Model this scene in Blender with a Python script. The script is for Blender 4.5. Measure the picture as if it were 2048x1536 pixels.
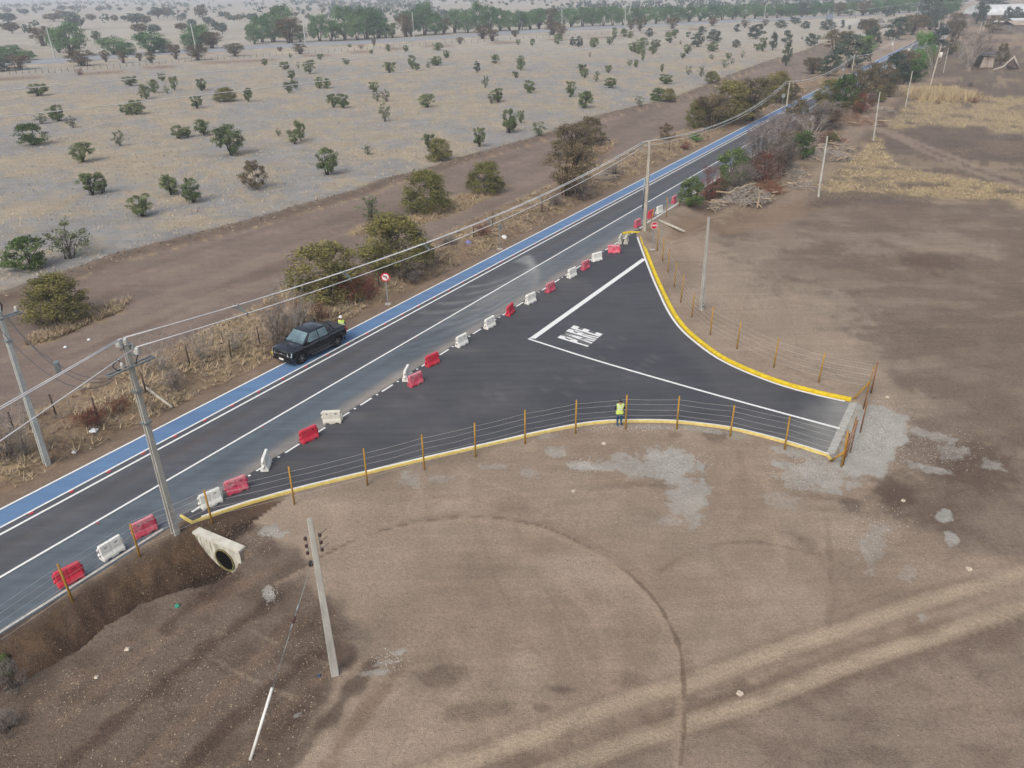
import bpy, bmesh, math, random
import numpy as np
from mathutils import Vector, Matrix

for _o in list(bpy.data.objects):
    bpy.data.objects.remove(_o)
SC = bpy.context.scene
COL = SC.collection

# ------------------------------------------------------------------ camera
H = 22.4                      # height of the drone above the road
F = 1552.0                    # focal length in photo pixels (2048 wide)
PITCH = math.atan(800.0 / F)
ROLL = math.radians(1.05)
cam_data = bpy.data.cameras.new("camera")
cam_data.sensor_width = 36.0
cam_data.lens = F / 2048.0 * 36.0
cam_data.clip_start = 0.5
cam_data.clip_end = 9000.0
cam = bpy.data.objects.new("camera", cam_data)
COL.objects.link(cam)
_X = Vector((1, 0, 0)); _Y = Vector((0, math.sin(PITCH), math.cos(PITCH))); _Z = Vector((0, -math.cos(PITCH), math.sin(PITCH)))
_c, _s = math.cos(ROLL), math.sin(ROLL)
_cx = _c * _X - _s * _Y
_cy = _s * _X + _c * _Y
_m = Matrix((_cx, _cy, _Z)).transposed().to_4x4()
_m.translation = (0, 0, H)
cam.matrix_world = _m
SC.camera = cam

# ------------------------------------------------------------------ light
SUN_EL, SUN_AZ = math.radians(46), math.radians(-150)     # azimuth from +Y towards +X
world = bpy.data.worlds.new("World"); SC.world = world
world.use_nodes = True
wn = world.node_tree
for n_ in list(wn.nodes): wn.nodes.remove(n_)
sky = wn.nodes.new('ShaderNodeTexSky'); sky.sky_type = 'NISHITA'; sky.sun_disc = False
sky.sun_elevation = SUN_EL; sky.sun_rotation = SUN_AZ
sky.air_density = 1.0; sky.dust_density = 4.0; sky.ozone_density = 1.0
bg = wn.nodes.new('ShaderNodeBackground'); bg.inputs['Strength'].default_value = 0.145
wo = wn.nodes.new('ShaderNodeOutputWorld')
_hs = wn.nodes.new('ShaderNodeHueSaturation'); _hs.inputs['Saturation'].default_value = .62      # a milky, hazy sky
wn.links.new(sky.outputs[0], _hs.inputs['Color']); wn.links.new(_hs.outputs[0], bg.inputs[0]); wn.links.new(bg.outputs[0], wo.inputs[0])
sun_data = bpy.data.lights.new("sun", 'SUN'); sun_data.energy = 1.25; sun_data.angle = math.radians(34)
sun_data.color = (1.0, 0.95, 0.89)
sun = bpy.data.objects.new("sun", sun_data); COL.objects.link(sun)
_d = Vector((math.sin(SUN_AZ) * math.cos(SUN_EL), math.cos(SUN_AZ) * math.cos(SUN_EL), math.sin(SUN_EL)))
sun.rotation_euler = _d.to_track_quat('Z', 'Y').to_euler()
SC.view_settings.view_transform = 'Standard'
SC.view_settings.look = 'None'
SC.view_settings.gamma = 1.0
SC.view_settings.exposure = 0.60
SC.render.engine = 'CYCLES'
SC.cycles.use_denoising = True
SC.cycles.max_bounces = 6
SC.cycles.diffuse_bounces = 2
SC.cycles.glossy_bounces = 2
SC.cycles.transmission_bounces = 3
SC.cycles.volume_bounces = 0
SC.cycles.transparent_max_bounces = 6

# ------------------------------------------------------------------ photo geometry -> ground points
def ray(px, py):
    u, v = px - 1024.0, -(py - 768.0)
    u2 = (_c * u + _s * v) / F; v2 = (-_s * u + _c * v) / F
    return (u2, math.cos(PITCH) + v2 * math.sin(PITCH), -math.sin(PITCH) + v2 * math.cos(PITCH))
def G(px, py, z=0.0):
    """the point of the plane at height z that the photo shows at this spot"""
    d = ray(px, py); t = (z - H) / d[2]
    return Vector((d[0] * t, d[1] * t, z))
def proj(p):
    x, y, z = p[0], p[1], p[2] - H
    f = y * math.cos(PITCH) - z * math.sin(PITCH); up = y * math.sin(PITCH) + z * math.cos(PITCH)
    u2 = x / f * F; v2 = up / f * F
    return 1024 + _c * u2 - _s * v2, 768 - (_s * u2 + _c * v2)
def top_of(base, top):
    """3D top of an upright thing standing at base (a point) whose top shows at pixel top"""
    best = None
    for i in range(1, 1700):
        z = base.z + i * .01
        p = G(top[0], top[1], z)
        dd = (p.x - base.x) ** 2 + (p.y - base.y) ** 2
        if best is None or dd < best[0]: best = (dd, p)
    return best[1]

# ------------------------------------------------------------------ noise helpers (numpy)
def _hash(ix, iy, seed):
    h = (ix.astype(np.int64) * 374761393 + iy.astype(np.int64) * 668265263 + seed * 1442695041) & 0xffffffff
    h = ((h ^ (h >> 13)) * 1274126177) & 0xffffffff
    return ((h ^ (h >> 16)) & 0xffff) / 65535.0
def vnoise(x, y, seed=0):
    ix = np.floor(x); iy = np.floor(y); fx = x - ix; fy = y - iy
    fx = fx * fx * (3 - 2 * fx); fy = fy * fy * (3 - 2 * fy)
    a = _hash(ix, iy, seed); b = _hash(ix + 1, iy, seed); c = _hash(ix, iy + 1, seed); d = _hash(ix + 1, iy + 1, seed)
    return (a * (1 - fx) + b * fx) * (1 - fy) + (c * (1 - fx) + d * fx) * fy
def fbm(x, y, seed=0, o=4):
    s = 0; a = .5; t = 0
    for i in range(o):
        s = s + a * vnoise(x * 2 ** i + 13.7 * i, y * 2 ** i - 7.1 * i, seed + i); t += a; a *= .55
    return s / t
def sst(a, b, x):
    t = np.clip((x - a) / (b - a), 0, 1); return t * t * (3 - 2 * t)
def inpoly(x, y, poly):
    r = np.zeros(x.shape, bool); n = len(poly)
    for i in range(n):
        x1, y1 = poly[i][:2]; x2, y2 = poly[(i + 1) % n][:2]
        if y1 == y2: continue
        c = ((y1 > y) != (y2 > y)) & (x < (x2 - x1) * (y - y1) / (y2 - y1) + x1)
        r ^= c
    return r
def dist_line(x, y, pts):
    """distance to a polyline, and signed side, and the parameter along it"""
    best = np.full(x.shape, 1e9); side = np.zeros(x.shape); par = np.zeros(x.shape); acc = 0
    for (a, b) in zip(pts[:-1], pts[1:]):
        ax, ay, bx, by = a[0], a[1], b[0], b[1]
        dx, dy = bx - ax, by - ay; L2 = dx * dx + dy * dy + 1e-9
        t = np.clip(((x - ax) * dx + (y - ay) * dy) / L2, 0, 1)
        d = np.hypot(x - ax - t * dx, y - ay - t * dy)
        s = np.sign((x - ax) * dy - (y - ay) * dx)
        m = d < best
        best = np.where(m, d, best); side = np.where(m, s, side); par = np.where(m, acc + t * math.sqrt(L2), par)
        acc += math.sqrt(L2)
    return best, side, par
def smooth_line(pts, n=8):
    """Catmull-Rom through the points"""
    P = [Vector(p) for p in pts]; out = []
    for i in range(len(P) - 1):
        p0 = P[max(i - 1, 0)]; p1 = P[i]; p2 = P[i + 1]; p3 = P[min(i + 2, len(P) - 1)]
        for k in range(n):
            t = k / n
            out.append(.5 * ((2 * p1) + (p2 - p0) * t + (2 * p0 - 5 * p1 + 4 * p2 - p3) * t * t + (3 * p1 - p0 - 3 * p2 + p3) * t ** 3))
    out.append(P[-1]); return out
def offs(line, d):
    """shift a polyline sideways, positive to its right"""
    out = []
    for i, p in enumerate(line):
        a = line[max(i - 1, 0)]; b = line[min(i + 1, len(line) - 1)]
        t = (Vector(b) - Vector(a)); t.z = 0; t.normalize()
        out.append(Vector((p[0] + t.y * d, p[1] - t.x * d, p[2] if len(p) > 2 else 0)))
    return out

# ------------------------------------------------------------------ materials
def lin(v):
    v /= 255.0
    return v / 12.92 if v <= .04045 else ((v + .055) / 1.055) ** 2.4
K = (0.67, 0.66, 0.62)
def S(r, g, b, k=K):
    """surface colour from how it looks under this even light"""
    return (min(lin(r) * k[0], .9), min(lin(g) * k[1], .9), min(lin(b) * k[2], .9), 1)
def new_mat(name):
    m = bpy.data.materials.new(name); m.use_nodes = True
    nt = m.node_tree; bs = nt.nodes['Principled BSDF']
    return m, nt, bs
def N(nt, t, **kw):
    n = nt.nodes.new(t)
    for k, v in kw.items():
        if k in ('operation', 'blend_type', 'data_type', 'attribute_name', 'noise_dimensions', 'feature', 'attribute_type', 'wave_type', 'rings_direction', 'use_clamp', 'clamp'): setattr(n, k, v)
        else: n.inputs[k.replace('_', ' ')].default_value = v
    return n
def coords(nt, scale=(1, 1, 1), rot=0.0):
    tc = nt.nodes.new('ShaderNodeTexCoord'); mp = nt.nodes.new('ShaderNodeMapping')
    mp.inputs['Scale'].default_value = scale; mp.inputs['Rotation'].default_value = (0, 0, rot)
    nt.links.new(tc.outputs['Object'], mp.inputs['Vector']); return mp.outputs[0]
def noise(nt, vec, scale, detail=3, rough=.6):
    n = nt.nodes.new('ShaderNodeTexNoise'); n.inputs['Scale'].default_value = scale
    n.inputs['Detail'].default_value = detail; n.inputs['Roughness'].default_value = rough
    if vec is not None: nt.links.new(vec, n.inputs['Vector'])
    return n.outputs['Fac']
def ramp(nt, fac, stops):
    r = nt.nodes.new('ShaderNodeValToRGB'); e = r.color_ramp.elements
    while len(e) < len(stops): e.new(.5)
    for i, (p, c) in enumerate(stops):
        e[i].position = p; e[i].color = c if len(c) == 4 else (*c, 1)
    nt.links.new(fac, r.inputs[0]); return r.outputs[0]
def gray(v): return (v, v, v, 1)
def mix(nt, a, b, fac, mode='MIX'):
    m = nt.nodes.new('ShaderNodeMix'); m.data_type = 'RGBA'; m.blend_type = mode
    for sock, val in ((m.inputs[6], a), (m.inputs[7], b), (m.inputs[0], fac)):
        if hasattr(val, 'links') or hasattr(val, 'is_output'): nt.links.new(val, sock)
        else: sock.default_value = val
    return m.outputs[2]
def mth(nt, op, a, b=None):
    m = nt.nodes.new('ShaderNodeMath'); m.operation = op
    for i, val in enumerate((a, b)):
        if val is None: continue
        if hasattr(val, 'is_output'): nt.links.new(val, m.inputs[i])
        else: m.inputs[i].default_value = val
    return m.outputs[0]
def bump(nt, bs, h, strength, dist=.05):
    b = nt.nodes.new('ShaderNodeBump'); b.inputs['Strength'].default_value = strength; b.inputs['Distance'].default_value = dist
    nt.links.new(h, b.inputs['Height']); nt.links.new(b.outputs[0], bs.inputs['Normal'])
MATS = {}
def mat(name, c1, c2=None, scale=3.0, rough=.8, metal=0.0, spec=.3, bmp=0.0, detail=4, stretch=(1, 1, 1), spread=(.35, .65), coat=0.0):
    if name in MATS: return MATS[name]
    m, nt, bs = new_mat(name)
    bs.inputs['Roughness'].default_value = rough; bs.inputs['Metallic'].default_value = metal
    bs.inputs['Specular IOR Level'].default_value = spec
    bs.inputs['Coat Weight'].default_value = coat
    if c2 is None: c2 = tuple(x * .82 for x in c1[:3]) + (1,)
    v = coords(nt, stretch)
    f = noise(nt, v, scale, detail)
    nt.links.new(ramp(nt, f, [(spread[0], c2), (spread[1], c1)]), bs.inputs['Base Color'])
    if bmp: bump(nt, bs, f, bmp)
    MATS[name] = m; return m
def leaf_mat(name, dark, light, rnd=.2, boost=1.9):
    if name in MATS: return MATS[name]
    m, nt, bs = new_mat(name)
    at = N(nt, 'ShaderNodeAttribute', attribute_name='leaf')
    col = ramp(nt, at.outputs['Fac'], [(0, tuple(x * boost for x in dark[:3])), (1, tuple(x * boost for x in light[:3]))])
    oi = nt.nodes.new('ShaderNodeObjectInfo')
    hs = nt.nodes.new('ShaderNodeHueSaturation')
    nt.links.new(col, hs.inputs['Color'])
    nt.links.new(mth(nt, 'ADD', mth(nt, 'MULTIPLY', oi.outputs['Random'], rnd * 2), 1 - rnd), hs.inputs['Value'])
    nt.links.new(mth(nt, 'ADD', mth(nt, 'MULTIPLY', oi.outputs['Random'], -.03), .515), hs.inputs['Hue'])
    nt.links.new(hs.outputs[0], bs.inputs['Base Color'])
    bs.inputs['Roughness'].default_value = .75; bs.inputs['Specular IOR Level'].default_value = .15
    MATS[name] = m; return m

# ------------------------------------------------------------------ mesh builder
class MB:
    def __init__(s): s.v = []; s.f = []; s.mi = []; s.sm = []
    def add(s, vs, fs, mi=0, smooth=False):
        o = len(s.v); s.v.extend([tuple(v) for v in vs])
        for f in fs: s.f.append([i + o for i in f]); s.mi.append(mi); s.sm.append(smooth)
        return s
    def box(s, c, size, rz=0.0, M=None, mi=0):
        x, y, z = size[0] / 2, size[1] / 2, size[2] / 2
        R = Matrix.Rotation(rz, 3, 'Z') if M is None else M
        vs = [Vector(c) + R @ Vector((a * x, b * y, e * z)) for e in (-1, 1) for b in (-1, 1) for a in (-1, 1)]
        return s.add(vs, [(0, 2, 3, 1), (4, 5, 7, 6), (0, 1, 5, 4), (2, 6, 7, 3), (0, 4, 6, 2), (1, 3, 7, 5)], mi)
    def beam(s, a, b, w, h, w2=None, h2=None, side=None, mi=0):
        """a rectangular bar from a to b"""
        a, b = Vector(a), Vector(b); t = (b - a).normalized()
        up = Vector((0, 0, 1)) if abs(t.z) < .95 else Vector((0, 1, 0))
        x = Vector(side).normalized() if side is not None else t.cross(up).normalized()
        y = t.cross(x).normalized(); w2 = w if w2 is None else w2; h2 = h if h2 is None else h2
        vs = [a + x * i * w / 2 + y * j * h / 2 for i, j in ((-1, -1), (1, -1), (1, 1), (-1, 1))]
        vs += [b + x * i * w2 / 2 + y * j * h2 / 2 for i, j in ((-1, -1), (1, -1), (1, 1), (-1, 1))]
        return s.add(vs, [(3, 2, 1, 0), (4, 5, 6, 7), (0, 1, 5, 4), (1, 2, 6, 5), (2, 3, 7, 6), (3, 0, 4, 7)], mi)
    def tube(s, pts, rad, seg=6, cap=True, mi=0, smooth=True):
        pts = [Vector(p) for p in pts]; n = len(pts)
        rad = rad if hasattr(rad, '__len__') else [rad] * n
        vs = []; prev = None
        for i, p in enumerate(pts):
            t = (pts[min(i + 1, n - 1)] - pts[max(i - 1, 0)])
            t = t.normalized() if t.length > 1e-9 else Vector((0, 0, 1))
            if prev is None: x = t.orthogonal().normalized()
            else:
                x = prev - t * prev.dot(t); x = x.normalized() if x.length > 1e-6 else t.orthogonal().normalized()
            prev = x; y = t.cross(x)
            for k in range(seg):
                a = 2 * math.pi * k / seg
                vs.append(p + (x * math.cos(a) + y * math.sin(a)) * rad[i])
        fs = []
        for i in range(n - 1):
            for k in range(seg):
                k2 = (k + 1) % seg
                fs.append((i * seg + k, i * seg + k2, (i + 1) * seg + k2, (i + 1) * seg + k))
        s.add(vs, fs, mi, smooth)
        if cap:
            o = len(s.v) - len(vs)
            s.f.append([o + k for k in range(seg)][::-1]); s.mi.append(mi); s.sm.append(False)
            s.f.append([o + (n - 1) * seg + k for k in range(seg)]); s.mi.append(mi); s.sm.append(False)
        return s
    def lathe(s, c, prof, seg=12, axis=None, mi=0, smooth=True):
        """profile of (radius, height) around an axis through c"""
        ax = Vector(axis or (0, 0, 1)).normalized(); x = ax.orthogonal().normalized(); y = ax.cross(x)
        vs = [Vector(c) + ax * h + (x * math.cos(2 * math.pi * k / seg) + y * math.sin(2 * math.pi * k / seg)) * r for r, h in prof for k in range(seg)]
        fs = [(i * seg + k, i * seg + (k + 1) % seg, (i + 1) * seg + (k + 1) % seg, (i + 1) * seg + k) for i in range(len(prof) - 1) for k in range(seg)]
        fs += [tuple(range(seg))[::-1], tuple((len(prof) - 1) * seg + k for k in range(seg))]
        return s.add(vs, fs, mi, smooth)
    def mesh(s, name):
        me = bpy.data.meshes.new(name); me.from_pydata(s.v, [], s.f)
        me.polygons.foreach_set('material_index', s.mi); me.polygons.foreach_set('use_smooth', s.sm)
        me.update(); return me
def link(name, me, mats=None, parent=None, loc=None):
    o = bpy.data.objects.new(name, me); COL.objects.link(o)
    if mats is not None and me is not None and len(me.materials) == 0:
        for m in (mats if isinstance(mats, (list, tuple)) else [mats]): me.materials.append(m)
    if parent is not None: o.parent = parent
    if loc is not None: o.location = loc
    return o
def part(name, mb, mats, parent): return link(name, mb.mesh(name), mats, parent)
def tag(o, label=None, cat=None, group=None, kind=None):
    if label: o['label'] = label
    if cat: o['category'] = cat
    if group: o['group'] = group
    if kind: o['kind'] = kind
    return o
def empty(name, loc, rz=0.0, label=None, cat=None, group=None):
    o = bpy.data.objects.new(name, None); COL.objects.link(o); o.location = loc; o.rotation_euler = (0, 0, rz)
    return tag(o, label, cat, group)
def copy_tree(o, parent=None):
    c = o.copy(); COL.objects.link(c)
    if parent is not None: c.parent = parent
    for ch in list(o.children): copy_tree(ch, c)
    return c
def np_mesh(name, verts, quads):
    me = bpy.data.meshes.new(name); nv = len(verts); nq = len(quads)
    me.vertices.add(nv); me.vertices.foreach_set('co', np.asarray(verts, np.float32).ravel())
    me.loops.add(nq * 4); me.loops.foreach_set('vertex_index', np.asarray(quads, np.int32).ravel())
    me.polygons.add(nq); me.polygons.foreach_set('loop_start', np.arange(nq, dtype=np.int32) * 4)
    me.update(calc_edges=True); return me
def set_color(me, name, rgb):
    a = me.color_attributes.new(name, 'FLOAT_COLOR', 'POINT')
    buf = np.ones((len(rgb), 4), np.float32); buf[:, :3] = rgb; a.data.foreach_set('color', buf.ravel())

# ================================================================== THE ROAD'S COURSE
A0 = G(0, 1018); B0 = G(1024, 492)
RD = (B0 - A0).normalized(); RN = Vector((RD.y, -RD.x, 0))            # along the road, across it (to its right)
_str = [A0 + RD * s for s in (-60, -20, 0, 40, 80, 120, 150)]
_far = [G(1793, 101), G(1842, 76), G(1884, 52), G(1925, 27), G(1961, 6), G(1992, -12)]
ROADL = smooth_line(_str + _far, 10)                                # left edge of the blue lane
def sn(s, n, z=0.0):
    p = A0 + RD * s + RN * n; return Vector((p.x, p.y, z))
SEAM = 8.28
WID = dict(edge=0.0, inner=1.52, outer=2.05, centre=5.07, right=8.5)
CUL_A, CUL_B = G(388, 1066, .05), G(478, 1104, .05)
_cax = (CUL_B - CUL_A); CUL_L = _cax.length; _cax.normalize(); CUL_N = Vector((_cax.y, -_cax.x, 0))
if CUL_N.dot(-CUL_A) < 0: CUL_N = -CUL_N
CUL_O = (CUL_A + CUL_B) / 2 + _cax * CUL_L * .12
DITCH = [CUL_O - CUL_N * 1.5, CUL_O + CUL_N * .8] + [G(p[0], p[1], -.95) for p in ((405, 1170), (325, 1212), (250, 1256), (187, 1296), (155, 1330), (120, 1353), (62, 1378), (20, 1404), (-60, 1440), (-200, 1500))]
DITCH2 = [G(*p) for p in ((1330, 480), (1374, 451), (1400, 430), (1424, 412), (1440, 392))]
BERM = [G(*p) for p in ((-80, 625), (0, 597), (70, 570), (137, 549), (205, 525), (275, 504), (400, 472), (512, 444), (620, 412), (724, 384), (774, 362), (850, 345), (912, 322), (1024, 292), (1086, 275), (1194, 237), (1274, 217), (1349, 200), (1436, 162), (1536, 125), (1598, 107), (1648, 88))]
TRACK_LOW = [G(*p) for p in ((-80, 905), (0, 868), (60, 828), (130, 795), (205, 757), (330, 700), (430, 655), (515, 612), (590, 560), (700, 545), (850, 488), (960, 432), (1100, 372), (1200, 328), (1300, 283), (1400, 248), (1550, 188), (1640, 140), (1680, 95))]
# curb side lines of the new side road (inner white line)
NEARK = smooth_line([G(*p) for p in ((388, 1041), (430, 1026), (512, 1000), (612, 973), (734, 944), (847, 917), (940, 896), (1024, 877), (1080, 864), (1151, 850), (1205, 843), (1259, 841), (1310, 841), (1359, 843), (1415, 849), (1469, 857), (1536, 873), (1600, 891), (1656, 909))], 4)
FARK = smooth_line([G(*p) for p in ((1273, 474), (1288, 516), (1303, 555), (1318, 589), (1330, 615), (1345, 640), (1365, 664), (1395, 690), (1430, 715), (1470, 736), (1520, 757), (1575, 776), (1640, 793), (1700, 806))], 4)

def height(x, y):
    h = (fbm(x * .12, y * .12, 3, 3) - .5) * .16 + (fbm(x * .9, y * .9, 8, 3) - .5) * .05
    far = sst(60, 200, np.hypot(x, y)); h = h + far * (fbm(x * .02, y * .02, 5, 2) - .5) * .6
    # channel leading out of the culvert: gentle bank on the road side, steep lip on the field side
    d, sd, par = dist_line(x, y, DITCH)
    dep = 1.30 + .2 * (1 - sst(1.5, 5, par)); off_ = 1.25 * (1 - sst(1.8, 6, par))
    wob = d + (fbm(x * .8, y * .8, 21, 3) - .5) * .7
    road_side = sd > 0
    prof = np.where(road_side, -dep * (1 - sst(.0, 3.0, wob)), -dep * (1 - sst(-.05, .5, wob - off_)))
    prof = prof + np.where(road_side, .34 * (fbm(x * 1.5, y * 1.5, 23, 4) - .5) * np.exp(-((d - 1.3) / 1.2) ** 2), 0)
    inr = (d < 3.6) & ((x - CUL_A.x) * CUL_N.x + (y - CUL_A.y) * CUL_N.y > -.17)
    h = np.where(inr, h + prof, h)
    d2, s2, p2 = dist_line(x, y, DITCH2)
    h = np.where(d2 < 2.2, h - .55 * (1 - sst(0, 2.0, d2)), h)
    h = h + .35 * np.exp(-((d2 - 2.8) / 1.1) ** 2)
    # ridge of turned soil along the far edge of the dirt track
    d3, s3, p3 = dist_line(x, y, BERM)
    h = h + np.where(d3 < 3, .38 * np.exp(-(d3 / .8) ** 2) * (.5 + fbm(x * .9, y * .9, 31, 3)), 0)
    # verge beside the road: a shallow swale with a grassy bank
    n = (x - A0.x) * RN.x + (y - A0.y) * RN.y; s = (x - A0.x) * RD.x + (y - A0.y) * RD.y
    w = sst(-60, -30, s) * (1 - sst(100, 130, s))
    h = h - w * .35 * np.exp(-((n + 1.9) / .7) ** 2) + w * .35 * np.exp(-((n + 4.6) / 1.2) ** 2) * (.4 + fbm(x * .5, y * .5, 44, 3))
    # everything paved: the soil lies just under it
    dr, _, _ = dist_line(x, y, [(p.x, p.y) for p in offs(ROADL, 4.3)])
    k = 1 - sst(4.5, 5.2, dr); h = h * (1 - k) + k * (-.05)
    pv = inpoly(x, y, PAVED); dp, _, _ = dist_line(x, y, PAVED_EDGE)
    k = np.where(pv, 1, 1 - sst(.15, .6, dp)); h = h * (1 - k) + k * (-.05)
    return h
_seam0 = sn(3.7, SEAM); _seam1 = sn(60.6, SEAM)
PAVED = [_seam0] + NEARK + FARK[::-1] + [_seam1]
PAVED = [(p.x, p.y) for p in PAVED]
PAVED_EDGE = [(p.x, p.y) for p in NEARK] + [(p.x, p.y) for p in FARK[::-1]]
def hz(p):
    return float(height(np.array([p[0]], float), np.array([p[1]], float))[0])
def on_ground(px, py):
    p = G(px, py)
    for _ in range(3): p = G(px, py, hz(p))
    return p

# ================================================================== COLOUR OF THE GROUND (what lies there, plus painted shade in the ditch)
def C3(r, g, b): return np.array(S(r, g, b)[:3])
def ground_colour(x, y):
    """base colour plus three cover masks: gravel, dry grass, pale litter"""
    n = x.shape[0]
    r = np.hypot(x, y)
    wx = x + (fbm(x * .25, y * .25, 71, 3) - .5) * 5; wy = y + (fbm(x * .25, y * .25, 72, 3) - .5) * 5
    big = fbm(x * .07, y * .07, 11, 4); med = fbm(x * .35, y * .35, 12, 4); fine = fbm(x * 1.6, y * 1.6, 13, 3)
    col = np.tile(C3(164, 147, 132), (n, 1))
    def lay(c, a):
        nonlocal col
        a = np.clip(a, 0, 1)[:, None]; col = col * (1 - a) + c * a
    grav = np.zeros(n); grass = np.zeros(n); lit = np.zeros(n)
    lay(C3(149, 132, 118), sst(.42, .62, big) * .7)
    lay(C3(172, 156, 141), sst(.52, .70, med) * .5)
    def poly(pts, soft=1.0): # soft membership of a region outlined in the photo
        P = [G(*p) for p in pts]
        P2 = [(q.x, q.y) for q in P]
        ins = inpoly(x, y, P2)
        d, _, _ = dist_line(x, y, P2 + [P2[0]])
        e = np.where(ins, d, -d) + (fbm(x / soft * .7, y / soft * .7, 91, 3) - .5) * 2.2 * soft
        return sst(-soft * .5, soft * .5, e)
    def blob(cx, cy, rx, ry, a=1.0, ns=.5):
        c = G(cx, cy); ex = (G(cx + rx, cy) - c).length; ey = (G(cx, cy - ry) - G(cx, cy + ry)).length / 2
        u = c.normalized(); 
        dx, dy = x - c.x, y - c.y
        du = (dx * u.x + dy * u.y) / ey; dv = (dx * u.y - dy * u.x) / ex
        q = np.hypot(du, dv) + (fbm(x * 2.6, y * 2.6, 57, 3) - .5) * .55 + (fbm(x * 1.1 / max(.5, ex * .25), y * 1.1 / max(.5, ex * .25), int(cx) % 97, 4) - .5) * 1.5 * ns
        return a * (1 - sst(.55, 1.1, q))
    def stroke(pts, w, a=1.0, soft=.5, rag=.3, smooth=True):
        P = [G(*p) for p in pts]
        if smooth and len(P) > 2: P = smooth_line(P, 6)
        out = np.zeros(n); k = (x > min(p.x for p in P) - w * 2) & (x < max(p.x for p in P) + w * 2) & (y > min(p.y for p in P) - w * 2) & (y < max(p.y for p in P) + w * 2)
        if not k.any(): return out
        d, _, par = dist_line(x[k], y[k], P)
        d = d + (fbm(x[k] * 1.5, y[k] * 1.5, 55, 3) - .5) * w * rag * 2
        out[k] = a * (1 - sst(w * .5 * (1 - soft), w * .5 * (1 + soft), d)); return out
    # ---- right-hand dark worked soil
    dark = poly([(1400, 470), (1560, 440), (1640, 410), (2200, 400), (2300, 900), (2048, 1120), (1900, 1100), (1840, 1000), (1790, 900), (1770, 800), (1740, 740), (1640, 660), (1500, 560)], 2.0)
    lay(C3(121, 107, 98), dark * .92)
    lay(C3(142, 128, 116), dark * sst(.5, .68, med) * .6)
    lay(C3(152, 138, 125), dark * sst(.56, .7, fbm(x * .15 + 3, y * .5, 77, 3)) * .5)
    far_r = poly([(1400, 470), (1420, 400), (1560, 330), (1700, 200), (1800, 120), (1870, 70), (1990, 20), (2300, 0), (2500, 420), (2048, 400), (1640, 410), (1560, 440)], 2.0)
    lay(C3(112, 99, 93), far_r * .95); lay(C3(90, 77, 72), far_r * sst(.54, .62, fbm(x * .35, y * .8, 84, 4)) * .45)
    lay(C3(108, 96, 92), far_r * sst(.5, .65, fbm(x * .12, y * .3, 78, 3)) * .6)
    lay(C3(168, 146, 124), poly([(1880, 58), (2060, 30), (2300, 20), (2300, 96), (2048, 104), (1990, 98), (1900, 95)], 6) * sst(.45, .6, fbm(x * .03, y * .08, 79, 3)) * .7)
    # burnt-looking strip by the drive
    for cx, cy, rx, ry, a in ((1830, 1000, 90, 60, .5), (1790, 985, 45, 32, .7), (1700, 1010, 30, 16, .6), (1945, 930, 80, 60, .7), (1570, 1060, 30, 12, .4), (1430, 872, 30, 14, .5), (1350, 870, 16, 8, .4), (1860, 520, 70, 26, .6), (1610, 1085, 26, 22, .4)):
        lay(C3(98, 82, 74), blob(cx, cy, rx, ry, a))
    # ---- pale compacted soil
    for cx, cy, rx, ry, a in ((1450, 560, 90, 60, .7), (1600, 620, 140, 70, .7), (1500, 500, 60, 26, .5), (1700, 720, 100, 50, .6), (1800, 800, 70, 30, .6), (1650, 1050, 120, 60, .5), (1300, 1040, 200, 70, .45), (1560, 480, 70, 22, .5), (1900, 490, 130, 24, .5), (1740, 500, 60, 14, .5), (1000, 960, 180, 50, .3)):
        lay(C3(166, 151, 137), blob(cx, cy, rx, ry, a, .7))
    # ---- lower left: turned dark earth and the ditch
    dl = poly([(-300, 1250), (0, 1260), (150, 1190), (330, 1070), (390, 1040), (520, 1040), (600, 1120), (700, 1280), (640, 1420), (560, 1560), (300, 1800), (-400, 1800)], 1.0)
    lay(C3(118, 104, 94), dl * .9)
    lay(C3(94, 81, 73), dl * sst(.45, .65, fbm(x * .8, y * .8, 33, 4)) * .55)
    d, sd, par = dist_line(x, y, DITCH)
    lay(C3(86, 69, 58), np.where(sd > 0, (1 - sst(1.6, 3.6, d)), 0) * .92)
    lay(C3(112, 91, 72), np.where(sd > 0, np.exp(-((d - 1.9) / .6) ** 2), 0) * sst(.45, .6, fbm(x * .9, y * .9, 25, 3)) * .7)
    lay(C3(52, 41, 36), np.where(sd > 0, 1 - sst(.15, 1.0, d + (fbm(x * 1.4, y * 1.4, 24, 3) - .5) * .8), 1 - sst(.1, .5, d)) * .85)  # shade along the ditch bottom, painted into the soil colour
    for k, (a, b) in enumerate((((520, 1150), (60, 1500)), ((560, 1190), (120, 1540)), ((600, 1240), (200, 1600)), ((640, 1300), (300, 1620)), ((690, 1300), (380, 1640)), ((740, 1330), (470, 1650)), ((560, 1130), (30, 1440)), ((470, 1150), (330, 1260)), ((800, 1330), (560, 1640)))):
        mid = ((a[0] + b[0]) / 2 + (k % 3 - 1) * 12, (a[1] + b[1]) / 2 - 8)
        lay(C3(80, 65, 58) if k % 2 else C3(134, 114, 100), stroke([a, mid, b], .55, .65, .6, .6))
    for cx, cy, rx, ry, a in ((690, 1310, 30, 30, .6), (620, 1400, 60, 26, .5), (560, 1450, 60, 26, .5), (660, 1215, 34, 24, .4), (600, 1250, 50, 30, .4), (430, 1180, 60, 26, .5), (880, 1350, 60, 26, .45), (950, 1420, 90, 20, .4), (1120, 1380, 30, 10, .5), (1085, 1415, 30, 10, .5), (1250, 1360, 50, 22, .35)):
        lay(C3(84, 68, 61), blob(cx, cy, rx, ry, a))
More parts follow.
